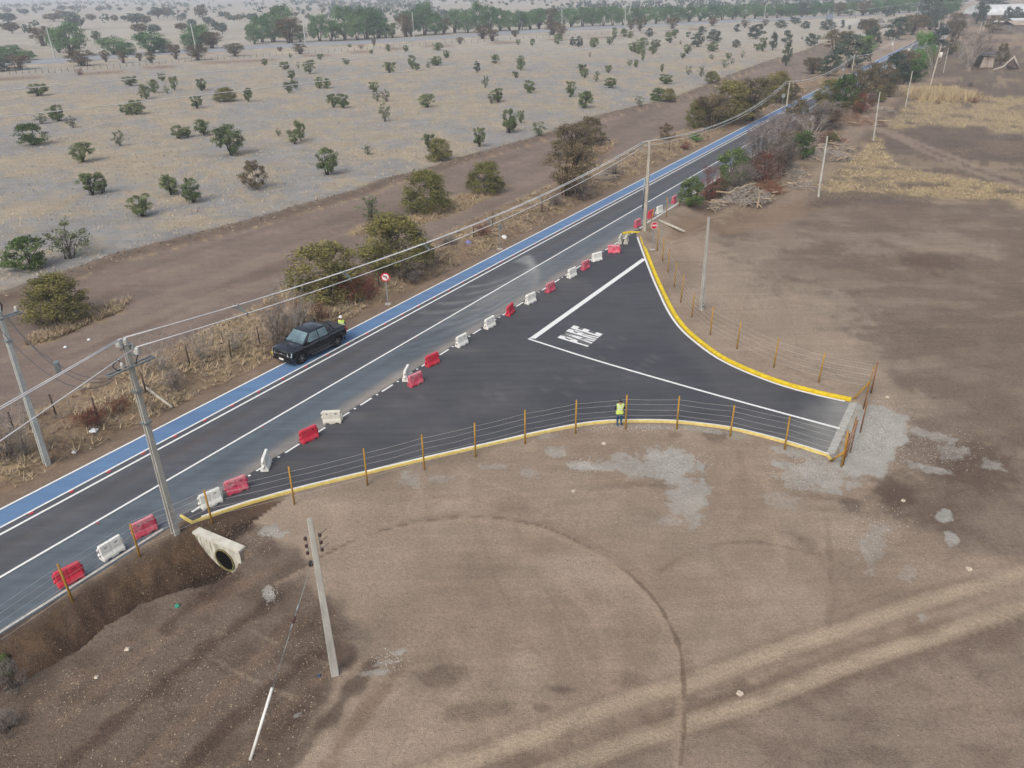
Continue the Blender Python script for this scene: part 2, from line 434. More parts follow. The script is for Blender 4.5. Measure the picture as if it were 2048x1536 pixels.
    # ---- lower right: darker field with wheel tracks
    lr = poly([(900, 1560), (1100, 1490), (1300, 1440), (1500, 1385), (1700, 1330), (1900, 1270), (2100, 1220), (2400, 1200), (2400, 1900), (900, 1900)], 1.0)
    lay(C3(146, 130, 118), lr * .85)
    lay(C3(128, 112, 101), lr * sst(.48, .62, fbm(x * .6, y * .9, 34, 4)) * .6)
    lay(C3(112, 95, 85), stroke([(1540, 1395), (1700, 1350), (1900, 1290), (2100, 1240)], 1.0, .55, .8, .7))
    lay(C3(110, 93, 82), stroke([(1300, 1440), (1500, 1395), (1700, 1345)], .6, .5, .8, .7))
    for w, a, c in ((1.3, .35, C3(132, 115, 102)), (.72, .8, C3(170, 153, 135)), (.32, .55, C3(186, 169, 149)), (.09, .4, C3(160, 143, 126))):
        lay(c, stroke([(700, 1590), (1000, 1498), (1230, 1408), (1380, 1366), (1540, 1306), (1680, 1262), (1830, 1208), (1960, 1172), (2200, 1100)], w, a, .16, .05))
        lay(c, stroke([(900, 1610), (1100, 1542), (1270, 1480), (1420, 1432), (1540, 1392), (1700, 1328), (1850, 1280), (1960, 1242), (2200, 1170)], w, a, .16, .05))
    lay(C3(120, 102, 90), stroke([(1000, 1530), (1250, 1450), (1480, 1385), (1700, 1300), (1900, 1240)], .55, .4, .8, .8))
    # curved wheel tracks
    arc = [(560, 1160), (700, 1085), (800, 1052), (900, 1034), (1000, 1036), (1080, 1052), (1150, 1080), (1215, 1115), (1262, 1150), (1310, 1200), (1340, 1250), (1360, 1300), (1366, 1350), (1368, 1440), (1362, 1530)]
    lay(C3(170, 152, 136), stroke([(p[0] - 6, p[1] + 8) for p in arc], .30, .5, .6, .15))
    lay(C3(100, 82, 70), stroke(arc, .15, .62, .5, .6) * sst(.34, .52, fbm(x * .9, y * .9, 66, 3)))
    lay(C3(120, 102, 90), stroke([(p[0] + 10, p[1] - 6) for p in arc[2:-2]], .5, .3, .6, .5) * sst(.4, .6, fbm(x * .5, y * .5, 67, 3)))
    for pts, w, a in (([(1310, 1150), (1370, 1110), (1430, 1090), (1520, 1085), (1640, 1110)], .2, .5), ([(1180, 985), (1230, 972), (1290, 968), (1340, 976)], .35, .4), ([(1000, 1020), (1120, 1010), (1240, 990)], .5, .3), ([(1640, 1020), (1800, 1030), (1900, 1060)], .25, .4), ([(1480, 905), (1490, 1000), (1480, 1060)], .4, .3), ([(1655, 1040), (1662, 1180), (1655, 1250)], .25, .4), ([(1520, 985), (1640, 995), (1760, 1005)], .3, .4)):
        lay(C3(116, 98, 86), stroke(pts, w, a * .9, .6, .5) * sst(.34, .55, fbm(x * .8, y * .8, 68, 3)))
    for pts, w, a in (([(1115, 1165), (1180, 1220), (1210, 1290), (1212, 1380)], .45, .45), ([(1230, 1280), (1226, 1370)], .5, .35), ([(1120, 1160), (1040, 1110), (900, 1100), (760, 1130)], .5, .3), ([(1500, 940), (1530, 960), (1560, 1100)], .4, .3), ([(1350, 1500), (1360, 1400)], .3, .35), ([(1200, 1000), (1300, 1010), (1380, 1050)], .6, .35), ([(1570, 560), (1590, 600), (1700, 680)], .8, .35), ([(1560, 420), (1590, 380), (1700, 265), (1745, 225), (1800, 178), (1870, 158)], 2.6, .75)):
        lay(C3(172, 153, 137), stroke(pts, w, a, .6, .3))
    lay(C3(148, 131, 120), stroke([(1540, 470), (1590, 390), (1660, 320), (1720, 250), (1780, 200), (1850, 168), (1900, 160)], 3.6, .9, .4, .2))
    for o_ in (0, 16):
        lay(C3(152, 136, 126), stroke([(1740, 252 + o_ * .2), (1790, 268 + o_ * .4), (1850, 292 + o_ * .7), (1950, 330 + o_ * .9), (2048, 362 + o_), (2200, 412 + o_)], 1.3, .9, .4, .2))
    # ---- faint wheel marks criss-crossing the yard
    rg_ = random.Random(31)
    for _ in range(26):
        cx, cy = rg_.uniform(-8, 34), rg_.uniform(16, 62); R_ = rg_.uniform(7, 45); a0 = rg_.uniform(0, 6.28); da = rg_.uniform(7, 16) / R_
        tone = C3(178, 161, 145) if rg_.random() < .55 else C3(122, 105, 93); w_ = rg_.uniform(.14, .30); al = rg_.uniform(.22, .42)
        ox, oy = cx - R_ * math.cos(a0), cy - R_ * math.sin(a0)
        for dr in (0, 1.75):
            P_ = [Vector((ox + (R_ + dr) * math.cos(a0 + da * (k / 14 - .5)), oy + (R_ + dr) * math.sin(a0 + da * (k / 14 - .5)), 0)) for k in range(15)]
            kk = (x > min(p.x for p in P_) - 1) & (x < max(p.x for p in P_) + 1) & (y > min(p.y for p in P_) - 1) & (y < max(p.y for p in P_) + 1)
            if not kk.any(): continue
            xs, ys = x[kk], y[kk]; d, _, par = dist_line(xs, ys, P_); tl = par / (da * (R_ + dr))
            m_ = np.zeros(n); m_[kk] = al * (1 - sst(w_ * .35, w_ * .65, d + (fbm(xs * 2, ys * 2, 58, 2) - .5) * w_ * .5)) * sst(0, .2, tl) * (1 - sst(.8, 1, tl)) * sst(.36, .55, fbm(xs * .7, ys * .7, 59, 3)) * (.75 + .25 * np.sin(par * 2 * np.pi / .32))
            lay(tone, m_)
    # ---- gravel and pale stone dust
    grav = np.maximum(grav, 1.15 * poly([(1735, 798), (1765, 816), (1815, 830), (1806, 885), (1782, 918), (1752, 955), (1700, 950), (1650, 932), (1690, 905), (1708, 850)], .6))
    for cx, cy, rx, ry, a in ((1745, 850, 62, 46, 1.3), (1730, 905, 50, 36, 1.2), (1700, 925, 44, 22, .9), (1640, 950, 80, 36, .75), (1600, 960, 60, 22, .5), (1860, 870, 60, 12, .55), (1850, 935, 56, 10, .6), (1900, 905, 30, 24, .45), (1985, 930, 30, 14, .5), (1890, 1032, 18, 14, .95), (1905, 1078, 18, 16, .9), (1557, 929, 22, 9, 1.2), (1345, 930, 80, 44, .88), (1258, 932, 60, 26, .7), (1372, 985, 46, 44, .75), (1385, 1040, 26, 26, .5), (1345, 1040, 40, 16, .4), (1165, 932, 40, 16, .9), (1110, 905, 26, 14, .6), (1060, 950, 24, 10, .5), (1090, 872, 30, 10, .5), (1290, 852, 60, 8, .5), (1400, 858, 60, 9, .55), (1480, 870, 30, 10, .5), (1600, 905, 60, 12, .6), (1650, 930, 40, 16, .6), (1750, 1090, 30, 60, .45), (1560, 1000, 60, 20, .35),
                                (545, 1060, 24, 12, .8), (540, 1190, 16, 22, .7), (560, 1070, 20, 8, .7), (800, 1302, 16, 7, .8), (740, 1345, 34, 10, .6), (770, 1325, 40, 6, .5), (595, 1430, 20, 8, .6), (820, 960, 24, 20, .5), (880, 960, 30, 10, .45), (990, 935, 40, 8, .5), (1845, 1235, 14, 10, .5), (1815, 1150, 20, 20, .35), (1930, 900, 16, 8, .5), (830, 960, 16, 24, .35), (460, 1100, 10, 10, .4)):
        grav = np.maximum(grav, blob(cx, cy, rx, ry, a, .8))
    # ---- the big dry field left of the track
    xn = (x - A0.x) * RN.x + (y - A0.y) * RN.y
    fld_poly = [(p.x, p.y) for p in BERM] + [(G(1760, 70).x, G(1760, 70).y), (G(1900, 10).x, G(1900, 10).y), (3000, 3100), (-3100, 3100), (-3100, -400), (BERM[0].x - 60, BERM[0].y - 40)]
    fi = inpoly(x, y, fld_poly)
    db, _, _ = dist_line(x, y, BERM)
    e = np.where(fi, db, -db) + (fbm(x * .9, y * .9, 92, 3) - .5) * 1.4
    fld = sst(-.2, .5, e)
    gmix = sst(.38, .62, fbm(x * .11 + 5, y * .11, 41, 4) * .55 + fbm(x * .6, y * .6, 42, 4) * .45)
    tan_, gre = C3(172, 161, 144), C3(150, 151, 154)
    fcol = tan_ * (1 - gmix[:, None]) + gre * gmix[:, None]
    fv = (.9 + .2 * fine)[:, None]
    a = fld[:, None]; col = col * (1 - a) + fcol * fv * a
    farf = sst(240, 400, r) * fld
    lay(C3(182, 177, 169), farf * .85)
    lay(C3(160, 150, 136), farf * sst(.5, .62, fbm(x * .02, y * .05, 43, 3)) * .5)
    grass = np.maximum(grass, fld * .32)
    # ---- dirt track
    tr_poly = [(p.x, p.y) for p in BERM] + [(p.x, p.y) for p in TRACK_LOW[::-1]]
    ti = inpoly(x, y, tr_poly); dt, _, _ = dist_line(x, y, tr_poly + [tr_poly[0]])
    te = np.where(ti, dt, -dt) + (fbm(x * .8, y * .8, 93, 3) - .5) * 1.2
    trk = sst(-.3, .5, te)
    lay(C3(135, 121, 113), trk)
    along = (x - A0.x) * RD.x + (y - A0.y) * RD.y
    st = fbm(xn * .7, along * .05, 94, 4)
    lay(C3(150, 134, 124), trk * sst(.5, .68, st) * .6)
    lay(C3(118, 103, 95), trk * sst(.55, .7, fbm(xn * .5, along * .06, 95, 3)) * .5)
    brm = np.exp(-((db - .6) / .9) ** 2)
    lay(C3(112, 97, 86), brm * .8)
    lay(C3(178, 156, 126), np.exp(-((np.where(ti, db, -db) - 2.0) / .35) ** 2) * sst(.48, .6, fbm(x * 2, y * 2, 96, 2)) * .7)
    # grass islands on the track
    for pts in ([(50, 695), (60, 672), (120, 655), (180, 618), (262, 598), (240, 625), (180, 650), (110, 680)],
                [(690, 470), (720, 452), (830, 430), (900, 395), (960, 380), (1020, 372), (985, 392), (930, 420), (860, 445), (760, 470)],
                [(1120, 345), (1150, 308), (1180, 292), (1235, 280), (1220, 300), (1180, 325), (1150, 350)]):
        k = poly(pts, .8); lay(C3(172, 150, 114), k * .8); grass = np.maximum(grass, k * .9)
    lay(C3(150, 62, 52), blob(1205, 296, 20, 6, .8)); lay(C3(190, 128, 60), blob(1150, 335, 12, 16, .7))
    # ---- verge between track and road
    vp = [(p.x, p.y) for p in TRACK_LOW] + [(p.x, p.y) for p in ROADL[120:0:-1] if p.y < TRACK_LOW[-1].y]
    vi = inpoly(x, y, vp) & (trk < .5)
    v = np.where(vi & (along < 230), 1.0, 0.0)
    lay(C3(146, 124, 103), v * .95)
    lay(C3(172, 153, 122), v * sst(.46, .60, fbm(x * .45, y * .45, 61, 4)) * (1 - sst(-2.6, -1.4, xn)) * .85)
    lay(C3(100, 82, 72), v * sst(.52, .62, fbm(x * .6, y * .6, 62, 4)) * .7)
    lay(C3(138, 121, 108), v * sst(-2.6, -1.2, xn) * .8)
    grass = np.maximum(grass, v * (1 - sst(-2.8, -1.6, xn)) * .75)
    for cx, cy, rx, ry in ((180, 832, 60, 12), (240, 808, 40, 10), (720, 570, 24, 14), (600, 615, 20, 12)):
        lay(C3(104, 52, 42), blob(cx, cy, rx, ry, .75))
    # ---- right: brush margin and dry grass patches
    for pts, s_ in (([(1766, 262), (1790, 236), (1830, 196), (1850, 176), (1905, 172), (1960, 190), (2100, 192), (2300, 200), (2300, 285), (2100, 268), (1990, 262), (1880, 250)], 2.0),
                    ([(1625, 392), (1650, 362), (1700, 318), (1730, 300), (1748, 270), (1768, 285), (1770, 305), (1800, 335), (1900, 350), (2000, 368), (2200, 420), (2300, 440), (2200, 450), (1990, 402), (1860, 392), (1700, 384)], 1.6)):
        k = poly(pts, s_) * sst(.34, .52, fbm(x * .22, y * .5, 64, 4)) * (.6 + .4 * sst(.35, .5, fbm(x * 1.1, y * 1.6, 65, 3))); lay(C3(188, 168, 134), k * .85); grass = np.maximum(grass, k * .8)
    k = blob(1868, 184, 44, 14, 1.3, .3); lay(C3(200, 170, 112), k); grass = np.maximum(grass, k)
    brush = poly([(1350, 415), (1400, 370), (1470, 330), (1560, 240), (1640, 180), (1720, 150), (1740, 180), (1720, 240), (1650, 300), (1590, 370), (1540, 410), (1440, 430)], 1.0)
    lay(C3(128, 111, 98), brush * .8); lit = np.maximum(lit, brush * .7)
    k = poly([(1340, 470), (1360, 430), (1440, 425), (1540, 415), (1600, 400), (1640, 420), (1560, 450), (1460, 470)], 1.0); lay(C3(142, 121, 104), k * .7)
    # ---- far things: track by the fence, highway verges
    for w, a, c in ((5.5, .9, C3(138, 116, 104)), (1.6, .5, C3(120, 98, 88))):
        lay(c, stroke([(-200, 172), (0, 158), (128, 152), (256, 141), (400, 127), (512, 121), (700, 106), (850, 93), (1024, 84), (1200, 74), (1300, 66), (1420, 56)], w, a, .3, .1))
    lay(C3(206, 192, 166), stroke([(560, 105), (640, 100), (720, 96), (760, 90)], 6, .7, .5, .4))
    lay(C3(150, 140, 132), stroke([(0, 92), (80, 96), (160, 96), (220, 92), (300, 86), (400, 82), (480, 76)], 14, .55, .5, .4))
    lay(C3(206, 198, 180), stroke([(20, 88), (60, 84), (112, 88), (200, 84), (300, 78), (420, 76), (520, 70), (620, 66)], 2.2, .7, .4, .3))
    lay(C3(160, 141, 130), poly([(1560, 150), (1640, 100), (1700, 70), (1790, 60), (1800, 80), (1760, 110), (1700, 130)], 3) * .0)
    # shoulder dust along the seam of the main road
    lit = np.maximum(lit, dl * .8); lit = np.maximum(lit, lr * .3); lit = np.maximum(lit, dark * .35)
    lit = np.maximum(lit, sst(0, 1, far_r) * .6); grass = np.maximum(grass, far_r * (.25 + .5 * sst(.45, .6, fbm(x * .12 + 9, y * .3, 81, 3)))); grass = np.maximum(grass, dark * .12)
    lay(C3(168, 152, 130), far_r * sst(.50, .60, fbm(x * .5, y * 1.1, 82, 4)) * sst(.42, .6, fbm(x * .06, y * .1, 83, 3)) * .6)
    return np.clip(col, .01, .9), np.stack([grav, grass, lit], 1)

def build_ground():
    th = np.concatenate([np.arange(-180, -58, 4.0), np.arange(-58, -38, .5), np.arange(-38, 38, .125), np.arange(38, 58, .5), np.arange(58, 180, 4.0)])
    th = np.radians(th); nt_ = len(th)
    rs = [0.02, 3, 6, 9, 11, 12.5]
    while rs[-1] < 1100:
        r = rs[-1]; rs.append(r + min(max(.08, 2.1 * (r * r + H * H) / H / 776.0), .035 * r + .1))
    while rs[-1] < 3300: rs.append(rs[-1] * 1.08)
    rs = np.array(rs); nr = len(rs)
    R_, T = np.meshgrid(rs, th, indexing='ij')
    x = (R_ * np.sin(T)).ravel(); y = (R_ * np.cos(T)).ravel()
    z = height(x, y)
    V = np.stack([x, y, z], 1)
    i, j = np.meshgrid(np.arange(nr - 1), np.arange(nt_), indexing='ij'); i = i.ravel(); j = j.ravel(); j2 = (j + 1) % nt_
    Q = np.stack([i * nt_ + j, i * nt_ + j2, (i + 1) * nt_ + j2, (i + 1) * nt_ + j], 1)[:, ::-1]
    me = np_mesh('ground', V, Q)
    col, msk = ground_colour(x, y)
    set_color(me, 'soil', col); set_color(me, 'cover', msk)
    me.polygons.foreach_set('use_smooth', np.ones(len(Q), bool))
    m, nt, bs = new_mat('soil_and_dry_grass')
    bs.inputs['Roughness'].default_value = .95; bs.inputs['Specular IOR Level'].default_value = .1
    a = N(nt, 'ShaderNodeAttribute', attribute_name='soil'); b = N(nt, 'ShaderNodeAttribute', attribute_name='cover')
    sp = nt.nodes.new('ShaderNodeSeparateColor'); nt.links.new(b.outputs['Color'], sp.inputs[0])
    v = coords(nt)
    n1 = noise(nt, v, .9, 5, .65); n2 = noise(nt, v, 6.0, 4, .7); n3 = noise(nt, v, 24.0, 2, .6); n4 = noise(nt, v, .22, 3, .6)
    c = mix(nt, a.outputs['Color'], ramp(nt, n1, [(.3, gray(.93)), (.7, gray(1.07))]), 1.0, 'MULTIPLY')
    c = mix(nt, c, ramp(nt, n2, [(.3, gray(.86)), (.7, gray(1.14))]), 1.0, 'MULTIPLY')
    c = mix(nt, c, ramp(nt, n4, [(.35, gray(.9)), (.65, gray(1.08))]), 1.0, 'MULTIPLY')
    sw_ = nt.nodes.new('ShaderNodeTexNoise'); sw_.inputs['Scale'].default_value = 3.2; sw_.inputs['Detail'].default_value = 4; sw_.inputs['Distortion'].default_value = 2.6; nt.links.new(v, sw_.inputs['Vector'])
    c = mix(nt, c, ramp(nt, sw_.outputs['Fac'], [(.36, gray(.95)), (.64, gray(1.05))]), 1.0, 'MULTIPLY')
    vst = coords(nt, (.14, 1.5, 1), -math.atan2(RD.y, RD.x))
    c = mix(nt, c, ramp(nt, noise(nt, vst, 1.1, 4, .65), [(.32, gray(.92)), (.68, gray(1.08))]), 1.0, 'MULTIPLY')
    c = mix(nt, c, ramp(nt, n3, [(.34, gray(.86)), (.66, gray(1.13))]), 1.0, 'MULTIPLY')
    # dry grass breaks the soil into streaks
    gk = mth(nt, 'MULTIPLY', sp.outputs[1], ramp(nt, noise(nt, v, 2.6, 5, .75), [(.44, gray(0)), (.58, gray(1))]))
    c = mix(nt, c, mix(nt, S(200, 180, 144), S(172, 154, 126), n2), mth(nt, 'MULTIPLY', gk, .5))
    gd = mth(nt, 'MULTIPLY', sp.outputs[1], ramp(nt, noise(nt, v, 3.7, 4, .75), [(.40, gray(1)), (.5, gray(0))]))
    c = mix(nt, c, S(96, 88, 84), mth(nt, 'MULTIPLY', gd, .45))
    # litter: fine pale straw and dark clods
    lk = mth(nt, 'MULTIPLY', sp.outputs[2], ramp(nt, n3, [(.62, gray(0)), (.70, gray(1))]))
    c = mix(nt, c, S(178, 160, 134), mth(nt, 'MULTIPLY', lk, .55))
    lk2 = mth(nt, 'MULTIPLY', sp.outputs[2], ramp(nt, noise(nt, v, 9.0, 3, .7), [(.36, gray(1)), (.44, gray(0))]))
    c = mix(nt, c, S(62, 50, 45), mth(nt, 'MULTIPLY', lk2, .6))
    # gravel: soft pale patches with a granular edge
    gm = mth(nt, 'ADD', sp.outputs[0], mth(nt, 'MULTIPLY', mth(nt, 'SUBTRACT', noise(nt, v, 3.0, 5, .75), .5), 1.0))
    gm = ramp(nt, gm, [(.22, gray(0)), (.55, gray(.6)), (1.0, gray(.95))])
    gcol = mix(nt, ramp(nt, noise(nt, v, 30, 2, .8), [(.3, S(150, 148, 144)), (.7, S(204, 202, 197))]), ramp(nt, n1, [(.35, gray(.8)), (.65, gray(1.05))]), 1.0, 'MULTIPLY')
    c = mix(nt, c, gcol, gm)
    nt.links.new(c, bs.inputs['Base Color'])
    hh = mth(nt, 'ADD', mth(nt, 'MULTIPLY', n2, .6), mth(nt, 'MULTIPLY', n3, .3))
    bump(nt, bs, hh, .75, .12)
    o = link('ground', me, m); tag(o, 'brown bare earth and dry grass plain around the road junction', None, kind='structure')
build_ground()

# ================================================================== PAVING
ROT = math.atan2(RD.y, RD.x)
def asphalt(name, light=1.0):
    m, nt, bs = new_mat(name)
    bs.inputs['Roughness'].default_value = .82; bs.inputs['Specular IOR Level'].default_value = .35
    a = N(nt, 'ShaderNodeAttribute', attribute_name='tone')
    v = coords(nt); vs = coords(nt, (.16, 1.6, 1), -ROT)
    c = mix(nt, a.outputs['Color'], ramp(nt, noise(nt, v, 40, 2, .8), [(.25, gray(.72)), (.75, gray(1.3))]), 1.0, 'MULTIPLY')
    c = mix(nt, c, ramp(nt, noise(nt, vs, 1.2, 5, .65), [(.3, gray(.84)), (.7, gray(1.16))]), 1.0, 'MULTIPLY')
    c = mix(nt, c, ramp(nt, noise(nt, v, .5, 4, .6), [(.3, gray(.9)), (.7, gray(1.1))]), 1.0, 'MULTIPLY')
    nt.links.new(c, bs.inputs['Base Color'])
    bump(nt, bs, noise(nt, v, 60, 2, .7), .25, .01)
    return m
ASPH = asphalt('worn_asphalt')
def road_grid(name, line, n0, n1, z, nn, tonef, m, thick=0.0, label=None):
    L = [offs(line, n0 + (n1 - n0) * k / nn) for k in range(nn + 1)]
    ns = len(line)
    V = np.array([[p[i].x, p[i].y, z] for i in range(ns) for p in L])
    i, j = np.meshgrid(np.arange(ns - 1), np.arange(nn), indexing='ij'); i = i.ravel(); j = j.ravel()
    Q = np.stack([i * (nn + 1) + j, i * (nn + 1) + j + 1, (i + 1) * (nn + 1) + j + 1, (i + 1) * (nn + 1) + j], 1)
    me = np_mesh(name, V, Q)
    if tonef is not None: set_color(me, 'tone', tonef(V[:, 0], V[:, 1]))
    o = link(name, me, m); tag(o, label, None, kind='structure'); return o
def fine_line(s0, s1, ds):
    """points along the straight part, then the far curve"""
    out = []; s = s0
    while s < min(s1, 150): out.append(A0 + RD * s); s += ds
    if s1 > 150: out += [p for p in ROADL if (p - A0).dot(RD) > 150]
    return out
def tone_old(x, y):
    n = (x - A0.x) * RN.x + (y - A0.y) * RN.y; s = (x - A0.x) * RD.x + (y - A0.y) * RD.y
    base = np.tile(C3(88, 91, 99), (len(x), 1))
    def lay(c, a):
        nonlocal base
        a = np.clip(a, 0, 1)[:, None]; base = base * (1 - a) + c * a
    lay(C3(95, 105, 117), sst(4.9, 5.3, n))
    lay(C3(106, 112, 120), sst(4.9, 5.3, n) * sst(10, 45, s) * .7)
    lay(C3(92, 84, 82), np.exp(-((n - 3.2) / .5) ** 2) * .35 * fbm(n, s * .2, 4, 2) * 2)
    lay(C3(66, 68, 73), np.exp(-((n - 2.9) / .3) ** 2) * .35 + np.exp(-((n - 4.4) / .3) ** 2) * .3)
    lay(C3(78, 84, 92), np.exp(-((n - 6.0) / .3) ** 2) * .4 + np.exp(-((n - 7.4) / .25) ** 2) * .3)
    dust = sst(7.0, 8.15, n) * sst(0, 12, s)
    lay(C3(158, 149, 141), dust * (.35 + .75 * fbm(n * 2, s * .35, 9, 3)))
    # dusty swept arcs where vehicles turn out of the side road
    for k in range(9):
        cx, cy = 7.6 + .35 * k, 40 - 1.1 * k
        rr = np.hypot(n - 2.2 - .1 * k, (s - 42 + 1.2 * k) * .45)
        lay(C3(150, 152, 152), .42 * np.exp(-((rr - 2.2 - .42 * k) / .14) ** 2) * (n > 2.6) * sst(26, 32, s) * (1 - sst(46, 54, s)) * fbm(n * 3, s * .5, 30 + k, 2) * 1.7)
        lay(C3(54, 56, 62), .3 * np.exp(-((np.hypot(n - 8.6, (s - 30) * .3) - 1.2 - .3 * k) / .08) ** 2) * (n > 4.6) * sst(20, 26, s) * (1 - sst(32, 40, s)))
    lay(C3(140, 140, 138), np.exp(-((n - 5.9) / 1.3) ** 2) * np.exp(-((s - 38) / 7) ** 2) * .45 * fbm(n * 1.5, s * .6, 17, 3) * 1.6)
    return base
road_grid('road', fine_line(-40, 900, .45), -.10, 8.50, -.02, 34, tone_old, ASPH, label='worn grey two lane asphalt road crossing the plain')

def tone_new(x, y):
    n = (x - A0.x) * RN.x + (y - A0.y) * RN.y; s = (x - A0.x) * RD.x + (y - A0.y) * RD.y
    base = np.tile(C3(77, 78, 85), (len(x), 1))
    def lay(c, a):
        nonlocal base
        a = np.clip(a, 0, 1)[:, None]; base = base * (1 - a) + c * a
    lay(C3(66, 68, 76), sst(.45, .6, fbm(x * .12, y * .3, 3, 4)) * .6)
    lay(C3(88, 88, 91), sst(.5, .66, fbm(x * .2 + 4, y * .1, 5, 4)) * .5)
    e0, e1 = G(1704, 803), G(1650, 912)
    d, _, _ = dist_line(x, y, [e0, e1])
    lay(C3(150, 150, 148), (1 - sst(.2, 2.6, d + (fbm(x * 1.2, y * 1.2, 6, 3) - .5) * 1.8)) * .7)
    for c_, r_ in (((985, 800), 2.4), ((815, 795), 1.6), ((860, 870), 1.5), ((1560, 880), 2.0)):
        p = G(*c_); lay(C3(106, 104, 104), .5 * np.exp(-((x - p.x) ** 2 + (y - p.y) ** 2) / r_ ** 2) * fbm(x * 2, y * 2, 7, 3) * 1.6)
    for a_, b_ in (((1230, 640), (1040, 830)), ((1260, 660), (1120, 800)), ((1330, 700), (1110, 860))):
        d, _, _ = dist_line(x, y, [G(*a_), G(*b_)]); lay(C3(110, 108, 108), .3 * (d < .05))
    # drag marks under moved barriers
    for q in ((700, 838), (640, 890), (555, 930), (690, 832), (930, 700), (1130, 562)):
        p = G(*q); lay(C3(120, 116, 112), .35 * np.exp(-(((x - p.x) * .5) ** 2 + ((y - p.y) * 1.6) ** 2) / .5))
    return base
def apron():
    bm = bmesh.new()
    pts = [sn(3.2, 8.28), sn(-2.9, 8.55)] if False else []
    left = [sn(s, SEAM) for s in np.arange(61.0, 2.6, -1.5)]
    ring = left + [G(388, 1041)] + NEARK[1:] + FARK[::-1]
    vs = [bm.verts.new((p.x, p.y, -.004)) for p in ring]
    bm.faces.new(vs)
    xs = [p.x for p in ring]; ys = [p.y for p in ring]
    for k in np.arange(min(xs), max(xs), .45):
        bmesh.ops.bisect_plane(bm, geom=bm.verts[:] + bm.edges[:] + bm.faces[:], plane_co=(k, 0, 0), plane_no=(1, 0, 0))
    for k in np.arange(min(ys), max(ys), .55):
        bmesh.ops.bisect_plane(bm, geom=bm.verts[:] + bm.edges[:] + bm.faces[:], plane_co=(0, k, 0), plane_no=(0, 1, 0))
    bmesh.ops.recalc_face_normals(bm, faces=bm.faces)
    me = bpy.data.meshes.new('side_road'); bm.to_mesh(me); bm.free()
    if me.polygons[0].normal.z < 0: me.flip_normals()
    co = np.array([v.co[:2] for v in me.vertices]); set_color(me, 'tone', tone_new(co[:, 0], co[:, 1]))
    o = link('side_road', me, ASPH); tag(o, 'fresh dark asphalt side road flaring into the main road', None, kind='structure')
apron()
# blue cycle lane
m, nt, bs = new_mat('blue_surface'); bs.inputs['Roughness'].default_value = .8
v = coords(nt); vs_ = coords(nt, (.15, 1.2, 1), -ROT)
c = ramp(nt, noise(nt, vs_, 1.0, 5, .6), [(.3, S(88, 120, 164)), (.7, S(104, 140, 182))])
c = mix(nt, c, ramp(nt, noise(nt, v, 35, 2, .8), [(.25, gray(.85)), (.75, gray(1.12))]), 1.0, 'MULTIPLY')
c = mix(nt, c, S(112, 118, 126), mth(nt, 'MULTIPLY', ramp(nt, noise(nt, v, .8, 5, .7), [(.62, gray(0)), (.75, gray(1))]), .5))
nt.links.new(c, bs.inputs['Base Color'])
BLUE = m
_cy = [p for p in fine_line(-40, 420, 2.0)]
_cy = [p for p in _cy if (p - A0).dot(RD) < 318]
o = road_grid('cycle_path', _cy, .10, 1.46, -.014, 2, None, BLUE, label='blue painted cycle lane along the left side of the road')

PAINT = mat('white_road_paint', S(250, 252, 255), S(228, 230, 232), 9, .7)
PAINT_W = mat('dusty_road_paint', S(214, 212, 208), S(176, 172, 166), 6, .75)
REDP = mat('red_stud', S(206, 60, 72), S(190, 70, 84), 9, .5)
GREYB = mat('grey_letter_ground', S(112, 112, 118), S(98, 98, 104), 6, .8)
def strip(mb, line, n0, n1, z=-.008, mi=0):
    a = offs(line, n0); b = offs(line, n1)
    vs = []
    for p, q in zip(a, b): vs += [(p.x, p.y, z), (q.x, q.y, z)]
    mb.add(vs, [(2 * i, 2 * i + 1, 2 * i + 3, 2 * i + 2) for i in range(len(line) - 1)], mi)
mk = MB()
LL = fine_line(-40, 900, 2.0)
strip(mk, LL, -.03, .11, .0)
strip(mk, LL, 1.45, 1.58, .0)
strip(mk, LL, 1.98, 2.13, .0)
strip(mk, LL, 5.00, 5.14, .0)
# right edge line outside the junction
strip(mk, fine_line(-40, 4.0, 1.0), 8.28, 8.42, .0, 1)
strip(mk, [p for p in fine_line(61.5, 400, 2.0)], 8.24, 8.38, .0)
def quad(mb, s0, s1, n0, n1, z=0.0, mi=0):
    mb.add([sn(s0, n0, z), sn(s0, n1, z), sn(s1, n1, z), sn(s1, n0, z)], [(0, 1, 2, 3)], mi)
s_ = 4.55
while s_ < 60:
    quad(mk, s_, s_ + 1.06, SEAM + .08, SEAM + .22, .003)
    c_ = sn(s_ + 1.56, SEAM + .15, .003)
    mk.add([(c_.x + .085 * math.cos(a * math.pi / 5), c_.y + .085 * math.sin(a * math.pi / 5), .003) for a in range(10)], [tuple(range(10))])
    s_ += 2.04
s_ = -11.9
while s_ < 120:
    quad(mk, s_, s_ + .24, 1.60, 1.76, .003, 2); quad(mk, s_ + 1.2, s_ + 1.32, 5.2, 5.3, .003, 2) if int(s_) % 5 == 0 else None
    s_ += 2.06
# stop line, side-road centre line, edge lines inside the curbs
a, b = G(1058, 677), G(1284, 517); t = (b - a).normalized(); nn_ = Vector((t.y, -t.x, 0))
mk.add([a + nn_ * .0, a + nn_ * .42 + t * .2, b + nn_ * .42, b], [(0, 1, 2, 3)])
for i in range(4): pass
cl = smooth_line([G(1058, 677), G(1180, 716), G(1320, 757), G(1480, 802), G(1680, 856)], 5)
strip(mk, cl, -.02, .16, .003)
strip(mk, FARK[:-1], -.16, .0, .003)
strip(mk, NEARK[2:], -.15, .03, .003)
mk.v = [(v[0], v[1], v[2] + .006) for v in mk.v]
